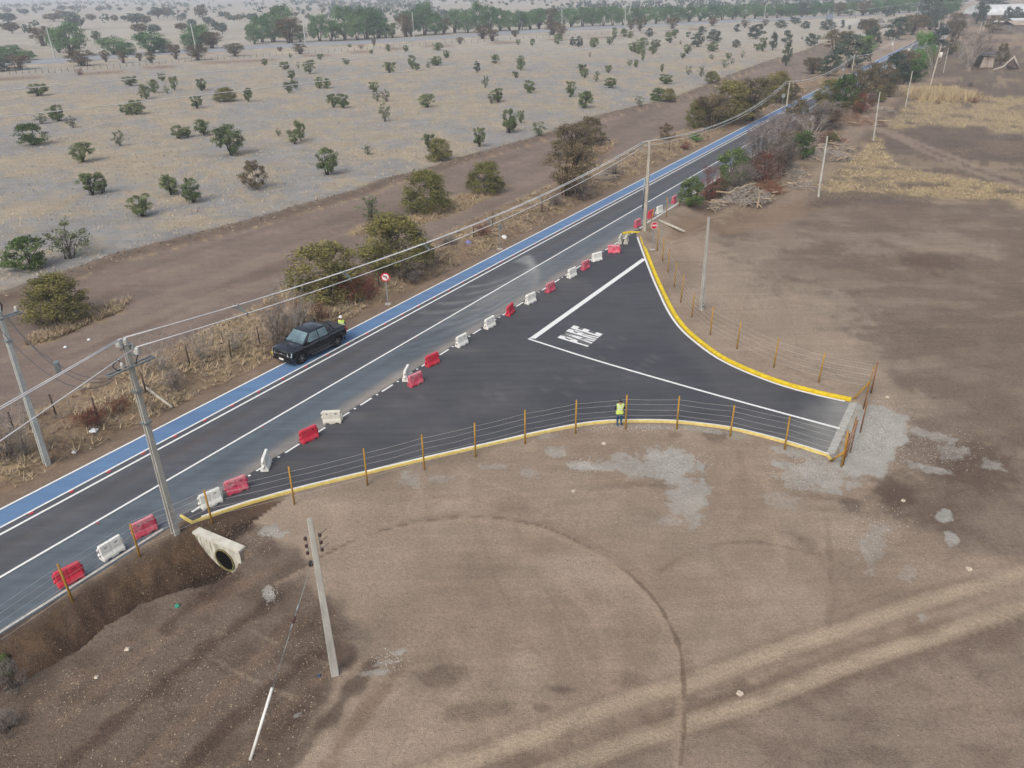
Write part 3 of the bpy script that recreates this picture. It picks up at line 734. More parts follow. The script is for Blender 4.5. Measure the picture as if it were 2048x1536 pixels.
# PARE lettering, drawn in a unit square and laid along the lane
Lq = [G(1114.9, 675.5), G(1147.8, 650.8), G(1205.5, 668.3), G(1175.4, 693.9)]   # top-left, top-right, bottom-right, bottom-left of the word
def UV(u, v, z): # u along the word, v downwards
    p = Lq[0] * (1 - u) * (1 - v) + Lq[1] * u * (1 - v) + Lq[2] * u * v + Lq[3] * (1 - u) * v
    return (p.x, p.y, z)
bq = MB(); bq.add([UV(-.0, -.0, .008), UV(1, 0, .008), UV(1, 1, .008), UV(0, 1, .008)], [(0, 1, 2, 3)])
def rect(u0, v0, u1, v1): mk.add([UV(u0, v0, .013), UV(u1, v0, .013), UV(u1, v1, .013), UV(u0, v1, .013)], [(0, 1, 2, 3)])
def quadp(*p): mk.add([UV(u, v, .013) for u, v in p], [tuple(range(len(p)))])
def bowl(u0, u1, v0, v1, w, vw):
    """P or R bowl: a band with rounded outer corners around a hole"""
    rr = (u1 - u0) * .5
    rect(u0, v0, u1 - rr * .6, v0 + vw); rect(u0, v1 - vw, u1 - rr * .6, v1); rect(u1 - w, v0 + vw * .7, u1, v1 - vw * .7)
    quadp((u1 - rr * .6, v0), (u1, v0 + vw * .7), (u1 - w, v0 + vw * .7), (u1 - w, v0 + vw), (u1 - rr * .6, v0 + vw))
    quadp((u1 - rr * .6, v1), (u1 - rr * .6, v1 - vw), (u1 - w, v1 - vw), (u1 - w, v1 - vw * .7), (u1, v1 - vw * .7))
rect(.0, 0, .072, 1); bowl(.072, .215, 0, .60, .068, .22)                     # P
quadp((.325, 0), (.395, 0), (.318, 1), (.245, 1)); quadp((.325, 0), (.395, 0), (.475, 1), (.402, 1)); rect(.305, .60, .425, .76)   # A
rect(.515, 0, .59, 1); bowl(.59, .735, 0, .55, .068, .21); quadp((.60, .5), (.66, .5), (.735, 1), (.665, 1))            # R
rect(.78, 0, .855, 1); rect(.85, 0, 1, .2); rect(.85, .36, 1, .56); rect(.85, .8, 1, 1)                 # E
o = link('road_markings', mk.mesh('road_markings'), [PAINT, PAINT_W, REDP]); tag(o, 'white painted lines, dashes and PARE lettering on the asphalt', None, kind='structure')
o = link('lettering_ground', bq.mesh('lettering_ground'), GREYB); tag(o, 'dark grey painted rectangle behind the PARE lettering', None, kind='structure')
for ob_ in (o,):
    ob_.name = 'road_marking_panel'
# concrete end strip
cs = MB(); e0, e1 = G(1703, 806), G(1655, 911); dv = Vector((.42, .1, 0))
cs.add([e0 + Vector((-.12, 0, .004)), e0 + dv + Vector((0, 0, .004)), e1 + dv + Vector((0, 0, .004)), e1 + Vector((-.12, 0, .004))], [(3, 2, 1, 0)])
o = link('pavement', cs.mesh('pavement'), mat('cement_dust', S(190, 189, 186), S(166, 164, 160), 3.5, .9)); tag(o, 'pale concrete strip closing the end of the side road', None, kind='structure')
# curbs
YEL = mat('yellow_paint', S(244, 216, 34), S(214, 182, 36), 2.6, .7, detail=6)
YEL2 = mat('pale_yellow_paint', S(246, 226, 140), S(226, 198, 108), 5, .65)
def curb(name, line, n0, n1, h, m, label):
    mb = MB(); prof = [(n0, -.2), (n0, h * .82), (n0 + .03 * (1 if n1 > n0 else -1), h), (n1, h), (n1, -.2)]
    Ls = [offs(line, q[0]) for q in prof]; k = len(prof); vs = []
    for i in range(len(line)):
        for q, l in zip(prof, Ls): vs.append((l[i].x, l[i].y, q[1]))
    fs = [(i * k + j, i * k + j + 1, (i + 1) * k + j + 1, (i + 1) * k + j) for i in range(len(line) - 1) for j in range(k - 1)]
    fs += [tuple(range(k))[::-1], tuple((len(line) - 1) * k + j for j in range(k))]
    mb.add(vs, fs)
    bm = bmesh.new(); me = mb.mesh(name); bm.from_mesh(me); bmesh.ops.recalc_face_normals(bm, faces=bm.faces); bm.to_mesh(me); bm.free()
    o = link(name, me, m); tag(o, label, 'curb'); return o
fk = [G(1256, 466)] + [offs(FARK, -.0)[0] + Vector((-.2, .35, 0))] + FARK
curb('curb', [G(1249, 469), G(1266, 466.5), G(1275, 466)] + [p for p in offs(FARK[1:], -.12)], -.16, -.42, .13, YEL, 'bright yellow painted curb sweeping along the far side of the side road')
curb('curb', [G(364, 1031), G(386, 1044)] + [p for p in offs(NEARK[2:], .06)] + [G(1663, 918)], .0, .11, .09, YEL2, 'pale yellow curb curving along the near fence side of the side road')
# far highway
HT = smooth_line([G(*p) for p in ((-300, 132), (0, 121), (110, 118), (250, 108), (425, 98), (512, 92), (687, 84), (787, 79.5), (900, 72.5), (1012, 64), (1149, 56.5), (1274, 50.5), (1400, 44.5), (1536, 38.6), (1751, 28.4), (1900, 20))], 4)
HB = smooth_line([G(*p) for p in ((-300, 148), (0, 134), (110, 129), (250, 117), (425, 106.5), (512, 100), (687, 91.5), (787, 86.5), (900, 79), (1012, 71.5), (1149, 62.5), (1274, 56.5), (1400, 50), (1536, 43.8), (1751, 32.2), (1900, 22.6))], 4)
hw = [(p + q) / 2 for p, q in zip(HT, HB)]
V = np.array([[*(p.lerp(q, k / 8)).xy, .35] for p, q in zip(HT, HB) for k in range(9)]); nl = len(HT)
Q = np.array([[i * 9 + j, (i + 1) * 9 + j, (i + 1) * 9 + j + 1, i * 9 + j + 1] for i in range(nl - 1) for j in range(8)])
me = np_mesh('highway', V, Q); me.flip_normals() if me.polygons[0].normal.z < 0 else None
def tone_hw(V):
    k = np.tile(np.arange(9) / 8, nl); c = np.tile(C3(142, 148, 158), (len(V), 1)); w = ((k > .4) & (k < .6))[:, None]
    return np.where(w, C3(168, 162, 152), c)
set_color(me, 'tone', tone_hw(V)); tag(link('highway', me, ASPH), 'pale grey highway running across the far plain', None, kind='structure')
vs = []; 
for sgn in (-1, 1):
    a = HB if sgn > 0 else HT; b = [p + (p - q).normalized() * 2.5 for p, q in zip(a, HT if sgn > 0 else HB)]; mb_ = []
    for p, q in zip(a, b): mb_ += [(p.x, p.y, .35), (q.x, q.y, -.4)]
    vs.append(mb_)
bk = MB()
for mb_ in vs: bk.add(mb_, [(2 * i, 2 * i + 1, 2 * i + 3, 2 * i + 2) for i in range(len(hw) - 1)])
o = link('highway_embankment', bk.mesh('highway_embankment'), mat('verge_soil', S(188, 174, 150), S(150, 134, 118), .3, .95)); tag(o, 'sandy embankment under the far highway', None, kind='structure')

# ================================================================== WATER-FILLED BARRIERS
def barrier_mesh():
    L, Hh = 1.06, .78
    xs = [-.5, -.47, -.30, -.27, -.05, -.02, .02, .05, .27, .30, .47, .5]
    prof = [(0, .215), (.10, .215), (.16, .20), (.30, .125), (.66, .095), (.74, .085), (.78, .055)]
    V = []; F = []
    def hwid(x, z, w):
        a = abs(x)
        g = 0.0
        if .05 < a < .27 and .2 < z < .72: g = .018          # recessed panels
        if a < .03 and z > .12: g = .012
        if a > .49: g = .03
        return max(w - g, .02)
    ring = []
    for x in xs:
        r = []
        for z, w in prof: r.append((x * L, -hwid(x, z, w), z - (.02 if abs(x) > .49 and z > .7 else 0)))
        for z, w in prof[::-1]: r.append((x * L, hwid(x, z, w), z - (.02 if abs(x) > .49 and z > .7 else 0)))
        ring.append(r)
    k = len(ring[0])
    mb = MB()
    vs = [p for r in ring for p in r]
    fs = [(i * k + j, i * k + (j + 1) % k, (i + 1) * k + (j + 1) % k, (i + 1) * k + j) for i in range(len(xs) - 1) for j in range(k)]
    fs += [tuple(range(k))[::-1], tuple((len(xs) - 1) * k + j for j in range(k))]
    mb.add(vs, fs)
    me = mb.mesh('barrier'); bm = bmesh.new(); bm.from_mesh(me); bmesh.ops.recalc_face_normals(bm, faces=bm.faces)
    bmesh.ops.bevel(bm, geom=[e for e in bm.edges if e.calc_face_angle(0) > .5], offset=.012, segments=1, affect='EDGES')
    bm.to_mesh(me); bm.free()
    o = bpy.data.objects.new('tmp', me); COL.objects.link(o); cut = []
    def cutter(cx, cz, rx, rz):
        c = MB(); n = 16
        c.add([(cx + rx * math.cos(a * 2 * math.pi / n), y, cz + rz * math.sin(a * 2 * math.pi / n)) for y in (-.5, .5) for a in range(n)],
              [tuple(range(n)), tuple(range(n, 2 * n))[::-1]] + [(i, n + i, n + (i + 1) % n, (i + 1) % n) for i in range(n)])
        me2 = c.mesh('cut'); b2 = bmesh.new(); b2.from_mesh(me2); bmesh.ops.recalc_face_normals(b2, faces=b2.faces); b2.to_mesh(me2); b2.free()
        co = bpy.data.objects.new('cut', me2); COL.objects.link(co); cut.append(co)
        md = o.modifiers.new('b', 'BOOLEAN'); md.operation = 'DIFFERENCE'; md.object = co; md.solver = 'EXACT'
    cutter(-.25, .585, .085, .045); cutter(.25, .585, .085, .045)
    cutter(-.27, .0, .12, .07); cutter(.27, .0, .12, .07)
    bpy.context.view_layer.update()
    me = bpy.data.meshes.new_from_object(o.evaluated_get(bpy.context.evaluated_depsgraph_get()))
    for c in cut + [o]: bpy.data.objects.remove(c)
    me.name = 'barrier_body'; return me
BAR_ME = barrier_mesh()
def tabs_mesh(sgn):
    mb = MB(); x = sgn * .56
    if sgn > 0: mb.lathe((x, 0, .12), [(.05, 0), (.055, .02), (.055, .40), (.04, .44)], 10); mb.box((x - .03, 0, .34), (.06, .06, .4))
    else:
        mb.lathe((x, 0, .26), [(.06, 0), (.06, .14)], 10); mb.lathe((x, 0, .52), [(.05, 0), (.05, .14), (.03, .17)], 10); mb.box((x + .03, 0, .45), (.06, .06, .42))
    return mb.mesh('tab')
TAB_P, TAB_N = tabs_mesh(1), tabs_mesh(-1)
def plastic(name, c, fade, amount):
    m, nt, bs = new_mat(name); bs.inputs['Roughness'].default_value = .5; bs.inputs['Specular IOR Level'].default_value = .35
    v = coords(nt); sx = nt.nodes.new('ShaderNodeSeparateXYZ'); tc = nt.nodes.new('ShaderNodeTexCoord'); nt.links.new(tc.outputs['Object'], sx.inputs[0])
    f = mth(nt, 'ADD', mth(nt, 'MULTIPLY', noise(nt, v, 3.0, 4, .6), .9), mth(nt, 'MULTIPLY', sx.outputs['Z'], .35))
    f = ramp(nt, f, [(.52, gray(0)), (.82, gray(amount))])
    cc = mix(nt, c, fade, f)
    dirt = ramp(nt, mth(nt, 'ADD', noise(nt, v, 5, 4, .7), mth(nt, 'MULTIPLY', sx.outputs['Z'], -.5)), [(.42, gray(0)), (.7, gray(.4))])
    cc = mix(nt, cc, S(160, 142, 128), dirt)
    nt.links.new(cc, bs.inputs['Base Color']); return m
P_RED = plastic('red_plastic', S(214, 44, 70), S(224, 96, 112), .45)
P_PINK = plastic('faded_red_plastic', S(210, 76, 104), S(228, 170, 178), .8)
P_WHITE = plastic('white_plastic', S(244, 245, 242), S(252, 252, 250), .5)
P_CREAM = plastic('grimy_white_plastic', S(205, 203, 194), S(228, 226, 218), .5)
BARS = [  # two ends of the foot nearest the camera (in the photo), colour, label
    ((119, 1180), (172, 1153), 'r', 'bright red plastic barrier by the edge line, furthest down the road at bottom left'),
    ((210, 1125), (252, 1099), 'w', 'white plastic barrier between the red and pink ones beside the leftmost road edge'),
    ((275, 1080), (316, 1059), 'p', 'pink faded barrier just left of the concrete pole foot by the culvert'),
    ((408, 1021), (446, 1004), 'w', 'large white barrier behind the yellow post at the near curb corner'),
    ((459, 993), (497, 978), 'p', 'pink barrier with bleached white top, next to the white one at the curb corner'),
    ((537, 944), (545, 921), 'w', 'white barrier turned end-on to the camera, beside a dash near the bottom left'),
    ((606, 890), (640, 874), 'r', 'bright red barrier on the dark asphalt, left of the squarely turned white one'),
    ((646, 849), (683, 847), 'c', 'grimy white barrier turned square to the camera on the seam line'),
    ((815, 768), (826, 746), 'w', 'white barrier seen end-on, leaning behind a pink one'),
    ((824, 776), (847, 765), 'p', 'pink barrier standing in front of an end-on white one'),
    ((857, 736), (881, 725), 'r', 'deep red barrier just beyond the paired pink and white ones'),
    ((916, 698), (940, 685), 'w', 'white barrier in the line just beyond the deep red one'),
    ((974, 661), (994, 650), 'w', 'white barrier just before the narrow turned red one mid line'),
    ((1018, 635), (1032, 622), 'r', 'narrow turned red barrier in the middle of the line'),
    ((1055, 611), (1075, 602), 'w', 'white barrier right after the narrow turned red one'),
    ((1096, 588), (1113, 579), 'p', 'pink barrier left of the top end of the thick stop line, before three more'),
    ((1138, 559), (1157, 550), 'w', 'white barrier between two pink ones near the far end of the seam'),
    ((1166, 543), (1183, 534), 'p', 'pink barrier tucked close behind a white one toward the far corner'),
    ((1187, 525), (1206, 520), 'w', 'white barrier with two dark holes just left of the crimson one'),
    ((1218, 507), (1238, 507), 'p', 'crimson barrier facing the camera below the twin white ones'),
    ((1240, 494), (1249, 478), 'c', 'left one of two white barriers leaning together at the far curb tip'),
    ((1253, 493), (1260, 479), 'c', 'right one of two white barriers leaning together at the far curb tip'),
    ((1271, 457), (1285, 450), 'p', 'pink barrier partly behind the concrete pole at the far curb tip'),
    ((1298, 439), (1310, 432), 'r', 'red barrier behind the orange fence corner posts'),
    ((1313, 430), (1330, 423), 'w', 'white barrier on the edge line beyond the fence corner'),
    ((1346, 409), (1356, 402), 'p', 'pink barrier half hidden behind the green bush at the road edge')]
bar0 = None
for a, b, k, lab in BARS:
    p, q = G(*a), G(*b); mid = (p + q) / 2; d_ = (q - p); yaw = math.atan2(d_.y, d_.x)
    nrm = Vector((-d_.y, d_.x, 0)).normalized()
    if nrm.dot(mid) < 0: nrm = -nrm
    ctr = mid + nrm * .20
    zz = 0.004 if (ctr - A0).dot(RN) > -.1 else 0
    if bar0 is None:
        o = bar0 = empty('traffic_barrier', (0, 0, 0))
        bd = link('body', BAR_ME, [P_RED], bar0); tp = link('connector', TAB_P, [P_RED], bar0); tn = link('connector', TAB_N, [P_RED], bar0)
        for c_ in (bd, tp, tn): c_.material_slots[0].link = 'OBJECT'
    else: o = copy_tree(bar0)
    mm = dict(r=P_RED, p=P_PINK, w=P_WHITE, c=P_CREAM)[k]
    for c_ in o.children: c_.material_slots[0].link = 'OBJECT'; c_.material_slots[0].material = mm
    o.location = (ctr.x, ctr.y, .004 if 'edge line' not in lab else .0); o.rotation_euler = (0, 0, yaw)
    tag(o, lab, 'barrier', 'plastic barriers along the road seam')

# ================================================================== UTILITY POLES
CONC = mat('pole_concrete', S(196, 195, 191), S(166, 165, 161), 3.0, .85, bmp=.2, stretch=(1, 1, .3))
CONC2 = mat('pole_concrete_warm', S(210, 203, 192), S(178, 170, 160), 3.0, .85, stretch=(1, 1, .3))
STEEL = mat('galvanised_steel', S(160, 172, 178), S(134, 146, 152), 8, .4, .6)
DARK = mat('dark_fitting', S(52, 50, 52), S(38, 36, 38), 8, .5)
PORC = mat('insulator_white', S(244, 244, 242), S(198, 198, 196), 8, .25)
WIREM = mat('pale_conductor', S(240, 240, 244), S(214, 214, 220), 1, .5)
BLACKW = mat('dark_cable', S(88, 88, 96), S(66, 66, 74), 2, .5)
def pole(name, base, top, w0, w1, m=CONC, rz=None, channel=False, label=None, group=None, cat='utility pole', bz=None):
    b = on_ground(*base) if bz is None else G(*base); t = top_of(b, top)
    root = empty(name, b, 0, label, cat, group)
    T = t - b; mb = MB(); side = RD if rz is None else Vector((math.cos(rz), math.sin(rz), 0))
    if channel:       # I-section: two flanges and a web
        o2 = Vector((-side.y, side.x, 0))
        for s_ in (-1, 1): mb.beam(o2 * s_ * w0 * .34 - Vector((0, 0, .3)), T + o2 * s_ * w1 * .34, w0, w0 * .26, w1, w1 * .26, side)
        mb.beam(Vector((0, 0, -.3)), T - Vector((0, 0, .05)), w0 * .34, w0 * .5, w1 * .34, w1 * .5, side)
    else:
        mb.beam(Vector((0, 0, -.3)), T, w0, w0 * .8, w1, w1 * .8, side)
    me = mb.mesh('shaft'); bm = bmesh.new(); bm.from_mesh(me); bmesh.ops.bevel(bm, geom=bm.edges[:], offset=w1 * .08, segments=1, affect='EDGES'); bm.to_mesh(me); bm.free()
    link('shaft', me, m, root); return root, b, t
def insulator(root, p, r=.09, h=.22, name='insulator', m=PORC, axis=(0, 0, 1), mi=None):
    mb = MB(); mb.lathe(p, [(r * .35, 0), (r, .03), (r * .5, h * .3), (r * .95, h * .42), (r * .45, h * .62), (r * .7, h * .75), (r * .4, h)], 10, axis)
    return part(name, mb, m, root)
Dn = Vector((-RN.x, -RN.y, 0))      # away from the road, to its left
# pole beside the curb corner, with the crossarm
r2, b2, t2 = pole('utility_pole', (352, 1066), (250, 690), .31, .19, CONC, None, True, 'tall concrete pole standing by the culvert, crossarm and white insulators on top')
T2 = t2 - b2
mb = MB(); d45 = RD
arm_c = T2 * .90
mb.beam(arm_c - RD * 1.05 + RN * .14, arm_c + RD * 1.05 + RN * .14, .1, .05); mb.beam(arm_c - RD * 1.05 - RN * .14, arm_c + RD * 1.05 - RN * .14, .1, .05)
for s_ in (-1, 1): mb.beam(arm_c + RD * 1.05 * s_ + RN * .16, arm_c + RD * 1.05 * s_ - RN * .16, .05, .05)
part('crossarm', mb, STEEL, r2)
ins_pts = []
for a_, b_, c_ in ((-.32, -.05, .0), (.05, .02, .02), (.30, .42, -.38)):
    p_ = T2 + RD * a_ * .6 + RN * b_ + Vector((0, 0, c_)); insulator(r2, p_, .17, .30); ins_pts.append(b2 + p_ + Vector((0, 0, .3)))
insulator(r2, T2 + RD * .28 + Vector((0, 0, -.28)), .14, .24)
mb = MB(); mb.beam(T2 + Vector((0, 0, -.32)) - RN * .2, T2 + RN * .5 + Vector((0, 0, -.36)), .06, .06); mb.beam(T2 + RN * .05 + Vector((0, 0, -.1)) - RD * .3, T2 + RN * .05 + RD * .35 + Vector((0, 0, -.1)), .05, .05); part('bracket', mb, STEEL, r2)
for k_ in (.62, .78): 
    mb = MB(); q_ = T2 * k_; mb.box((q_.x, q_.y, q_.z), (.36, .36, .06), ROT); part('band', mb, STEEL, r2)
mb = MB(); mb.tube([T2 * .89 + RD * -.35, T2 * .905 + RD * -.6, T2 * .93 + RD * -.75, T2 * .96 + RD * -.55 + RN * .1, T2 * .94 + RD * -.4], .022, 5)
part('jumper_cable', mb, DARK, r2)
mb = MB(); mb.tube([T2 * .90 + RD * .25, T2 * .93 + RD * .3 + RN * .1, T2 * .965 + RD * .38 + RN * .3], .02, 5); part('jumper_cable', mb, DARK, r2)
mb = MB(); mb.lathe(T2 * .905 + RD * -.35, [(.05, 0), (.09, .03), (.05, .1), (.09, .14), (.04, .26)], 8); part('fuse', mb, PORC, r2)
# pole on the left verge
r1, b1, t1 = pole('utility_pole', (95, 930), (-6, 612), .30, .19, mat('bright_concrete', S(208, 212, 210), S(182, 186, 186), 3, .85), None, True, 'pale concrete pole on the left grassy verge, its top at the left edge')
T1 = t1 - b1
mb = MB(); c_ = T1 * .93
for s_ in (-1, 1): mb.beam(c_ - RD * 1.0 + RN * .14 * s_, c_ + RD * 1.0 + RN * .14 * s_, .09, .05)
part('crossarm', mb, STEEL, r1)
for a_ in (-.8, 0, .8): insulator(r1, T1 * .94 + RD * a_, .12, .26)
insulator(r1, T1 + RD * .05, .14, .28)
mb = MB(); mb.tube([T1 * .95 + RD * .1, T1 * 1.0 + RD * .18 + RN * .1, T1 * 1.02 + RD * .15], .03, 5); part('switch', mb, DARK, r1)
for k_ in (.80, .48): 
    mb = MB(); q_ = T1 * k_; mb.box((q_.x, q_.y, q_.z), (.36, .36, .05), ROT); part('band', mb, STEEL, r1)
# pole of the field in front
r3, b3, t3 = pole('utility_pole', (670, 1348), (619, 1038), .29, .17, CONC, math.radians(20), True, 'concrete pole in the bottom foreground with brown insulators near its top')
T3 = t3 - b3; BROWN = mat('brown_insulator', S(86, 58, 56), S(64, 42, 42), 8, .35)
xx = Vector((math.cos(math.radians(20)), math.sin(math.radians(20)), 0))
for s_ in (-1, 1):
    for i_ in range(3):
        p_ = T3 - Vector((0, 0, .70 + .30 * i_)) * 1.0 + xx * s_ * .24
        mb = MB(); mb.lathe(p_ - Vector((0, 0, .09)), [(.035, 0), (.062, .03), (.035, .06), (.062, .09), (.035, .12)], 9); part('insulator', mb, BROWN, r3)
        if s_ > 0:
            mb = MB(); mb.tube([p_, p_ + xx * .20 + Vector((0, .14, .08))], .009, 4); part('bolt', mb, DARK, r3)
    mb = MB(); p_ = T3 - Vector((0, 0, .98)) + xx * s_ * .2; mb.beam(p_ + Vector((0, 0, -.42)), p_ + Vector((0, 0, .36)), .025, .02); part('rack', mb, STEEL, r3)
mb = MB(); p_ = T3 - Vector((0, 0, 1.9)) - xx * .2; mb.lathe(p_, [(.05, 0), (.08, .04), (.05, .12), (.07, .18)], 8); part('insulator', mb, DARK, r3)
# others
r4, b4, t4 = pole('utility_pole', (1403, 620), (1418, 434), .28, .15, CONC, math.radians(35), True, 'bare concrete pole in the dirt right of the curving yellow curb, hole in its foot')
mb = MB(); mb.box((0.02, -.19, .35), (.08, .02, .12)); part('hole', mb, DARK, r4)
mb = MB(); mb.box((0.04, -.19, .62), (.06, .02, .08)); part('hole', mb, DARK, r4)
r5, b5, t5 = pole('utility_pole', (1289, 461), (1300, 281), .32, .22, CONC2, None, True, 'thick concrete pole at the far curb tip, carrying the roadside wires')
T5 = t5 - b5
mb = MB(); mb.beam(T5 - Vector((0, 0, .35)), T5 - Vector((0, 0, .25)) + Dn * .9 - RD * .3, .07, .07); mb.beam(T5 + Dn * .85 - RD * .28 + Vector((0, 0, -.9)), T5 + Dn * .9 - RD * .3 + Vector((0, 0, -.25)), .06, .06); mb.beam(T5 - Vector((0, 0, 1.2)), T5 + Dn * .85 - RD * .28 + Vector((0, 0, -.9)), .05, .05); part('bracket', mb, STEEL, r5)
mb = MB(); mb.tube([Dn * .32 + T5 * .25, Dn * .32 + T5 * .6], .07, 8); part('conduit', mb, STEEL, r5)
for base, top, w, lab, m_, ch in (
        ((1637, 393), (1655, 272), .30, 'bare concrete pole by the earth path, nearest one on the right of the brush pile', CONC, False),
        ((1747, 281), (1760, 184), .28, 'bare thin pole in dry grass where the two dirt tracks fork', CONC, False),
        ((1811, 214), (1825, 142), .28, 'bare thin pole left of the tall pale grass clump', CONC, False)):
    pole('utility_pole', base, top, w, w * .6, m_, None, ch, lab)
def head(root, T, s=1.0, fits=True):
    mb = MB(); mb.beam(T + Vector((0, 0, -.3)) - RN * .9 * s, T + Vector((0, 0, -.3)) + RN * .9 * s, .1, .1); part('crossarm', mb, STEEL, root)
    for a_ in (-.8, 0, .8): insulator(root, T + RN * a_ * s + Vector((0, 0, -.2 if a_ else 0)), .12, .3)
r9, b9, t9 = pole('utility_pole', (1861, 170), (1882, 92), .34, .22, CONC2, None, False, 'leaning pole with a white transformer box above the pale grass clump')
head(r9, t9 - b9); T9 = t9 - b9
mb = MB(); q_ = T9 * .70 + Vector((.55, 0, 0)); mb.lathe(q_, [(.25, 0), (.36, .05), (.36, 1.1), (.25, 1.2)], 10); part('transformer', mb, PORC, r9)
r14, b14, t14 = pole('utility_pole', (1887, 145), (1897, 96), .26, .18, CONC, None, False, 'slim grey pole behind the leaning transformer pole')
r11, b11, t11 = pole('utility_pole', (1573, 212), (1580, 161), .3, .22, CONC2, None, False, 'second roadside wire pole, beside the blue lane before the dense bushes')
r10, b10, t10 = pole('utility_pole', (1701, 160), (1709, 111), .32, .22, CONC2, None, False, 'third roadside wire pole at the right bend of the bush row')
r12, b12, t12 = pole('utility_pole', (1786, 100), (1789, 77), .35, .28, CONC2, None, False, 'fourth roadside wire pole with boxes, near where the blue lane ends')
head(r10, t10 - b10); head(r12, t12 - b12, 1.3)
for r_, b_, t_ in ((r11, b11, t11),):
    T_ = t_ - b_; mb = MB(); mb.beam(T_ - Vector((0, 0, .35)), T_ - Vector((0, 0, .25)) + Dn * .9, .07, .07); mb.beam(T_ + Dn * .85 + Vector((0, 0, -.9)), T_ + Dn * .9 + Vector((0, 0, -.25)), .06, .06); part('bracket', mb, STEEL, r_)
mb = MB(); T_ = t12 - b12; mb.box(T_ * .55 + Vector((-.5, 0, 0)), (.6, .5, .9)); part('transformer', mb, PORC, r12)
r13, b13, t13 = pole('utility_pole', (1812, 124), (1827, 84), .34, .22, CONC, None, False, 'leaning pole with a white box rising out of the bright green tree')
mb = MB(); T_ = t13 - b13; mb.box(T_ * .6 + Vector((-.5, 0, 0)), (.7, .5, 1.0)); part('transformer', mb, PORC, r13)
for base, top, lab in (((1838, 76), (1840, 56), 'distant wire pole just beyond the bright green tree'), ((1875, 62), (1881, 40), 'distant roadside pole in the gap of the road trees'),
                       ((1861, 40), (1873, 2), 'tall far pole left of the big dark roadside tree'), ((1921, 46), (1925, 22), 'distant pole with a white box at the upper bend of the road'), ((1958, 20), (1962, 4), 'furthest pole where the road leaves the picture')):
    r_, b_, t_ = pole('utility_pole', base, top, .4, .3, CONC2, None, False, lab, bz=0); head(r_, t_ - b_, 1.2)
for i_, (base, top) in enumerate((((111, 119), (92, 54)), ((393, 103), (381, 47)), ((611, 88), (604, 32)), ((828, 74), (824, 24)), ((985, 62), (984, 27)), ((1124, 57), (1124, 13)), ((1250, 51), (1251, 12)), ((1358, 45), (1358, 12)), ((1446, 38), (1449, 7)), ((1528, 38), (1532, 8)), ((1669, 28), (1671, 5)), ((1728, 31), (1732, 6)), ((1834, 25), (1840, 1)))):
    nth = ['first', 'second', 'third', 'fourth', 'fifth', 'sixth', 'seventh', 'eighth', 'ninth', 'tenth', 'eleventh', 'twelfth', 'last'][i_]
    r_, b_, t_ = pole('highway_pole', base, top, .42, .30, mat('white_concrete', S(214, 216, 214), S(196, 198, 198), 1, .8), None, False, 'pale pole beside the far highway, %s from the left' % nth, 'poles along the far highway', 'utility pole', bz=0)
for i_, (base, top) in enumerate((((2012, 17), (2017, -6)), ((2021, 17), (2026, -6)), ((2031, 16), (2035, -6)), ((2038, 15), (2042, -6)))):
    r_, b_, t_ = pole('floodlight_pole', base, top, .5, .35, CONC, None, False, ['leftmost', 'second', 'third', 'rightmost'][i_] + ' of the four pale posts behind the white shed roof', 'posts behind the white shed', 'post', bz=0)
for i_, (base, top, lab) in enumerate((((1957, 68), (1965, 42), 'thin pole standing left of the white transformer hut roofs'), ((1966, 62), (1972, 40), 'taller pole among the bare trees left of the farm roofs'), ((1975, 60), (1979, 42), 'short pole right beside the farm roofs'))):
    pole('utility_pole', base, top, .35, .25, CONC2, None, False, lab, bz=0)
# ------------------------------------------------------------------ wires
def sag_pts(a, b, sag, n=24):
    out = []
    for i in range(n + 1):
        t = i / n; p = a.lerp(b, t); p.z -= 4 * sag * t * (1 - t); out.append(p)
    return out
def wire(name, segs, rad, m, label, cat='wire', group=None, spacers=0, root_loc=None):
    a0 = segs[0][0]
    o = empty(name, a0, 0, label, cat, group)
    for pts in segs:
        mb = MB(); mb.tube([p - a0 for p in pts], rad, 5); part('strand', mb, m, o)
    return o, a0
prev = sn(-62, 8.2, 9.5)
P2 = t2; P5 = t5 + Dn * .6; P11 = t11 + Dn * .6; P10 = t10; P12 = t12; P15 = G(1840, 56, 8.5)
offs3 = [(-.12, .05), (.14, .05), (.02, -.38)]
def span(a, b, sag, label, tight=1.0, n_sp=0, o_a=None, o_b=None):
    d_ = (b - a); d_.z = 0; d_.normalize(); nn = Vector((d_.y, -d_.x, 0)); segs = []
    for k, (u, w) in enumerate(offs3):
        A_ = a + (nn * u * tight + Vector((0, 0, w * tight)) if o_a is None else o_a[k] - a); B_ = b + nn * u * tight + Vector((0, 0, w * tight)) if o_b is None else o_b[k].copy()
        segs.append(sag_pts(A_, B_, sag))
    o, a0 = wire('power_line', segs, .026, WIREM, label, 'power line')
    for i in range(n_sp):
        t = (i + .8) / (n_sp + .6); q = [s_[int(t * 24)].lerp(s_[min(int(t * 24) + 1, 24)], t * 24 - int(t * 24)) for s_ in segs]
        mb = MB()
        for u_, v_ in ((0, 1), (1, 2), (2, 0)): mb.beam(q[u_] - a0, q[v_] - a0, .045, .045)
        for q_ in q: mb.lathe(q_ - a0 - Vector((0, 0, .05)), [(.03, 0), (.06, .05), (.03, .12)], 7)
        mb.tube([q[2] - a0 - Vector((0, 0, .18)), q[2] - a0], .03, 5)
        part('spacer', mb, STEEL, o)
    return o
span(t2 + Vector((0, 0, .1)), P5 - Vector((0, 0, .2)), 1.25, 'three pale wires with spacers from the culvert pole to the far curb tip pole', 1, 7, o_a=ins_pts)
span(P5 - Vector((0, 0, .2)), P11 - Vector((0, 0, .2)), 2.0, 'three pale wires with spacers between the curb tip pole and the next roadside pole', 1, 9)
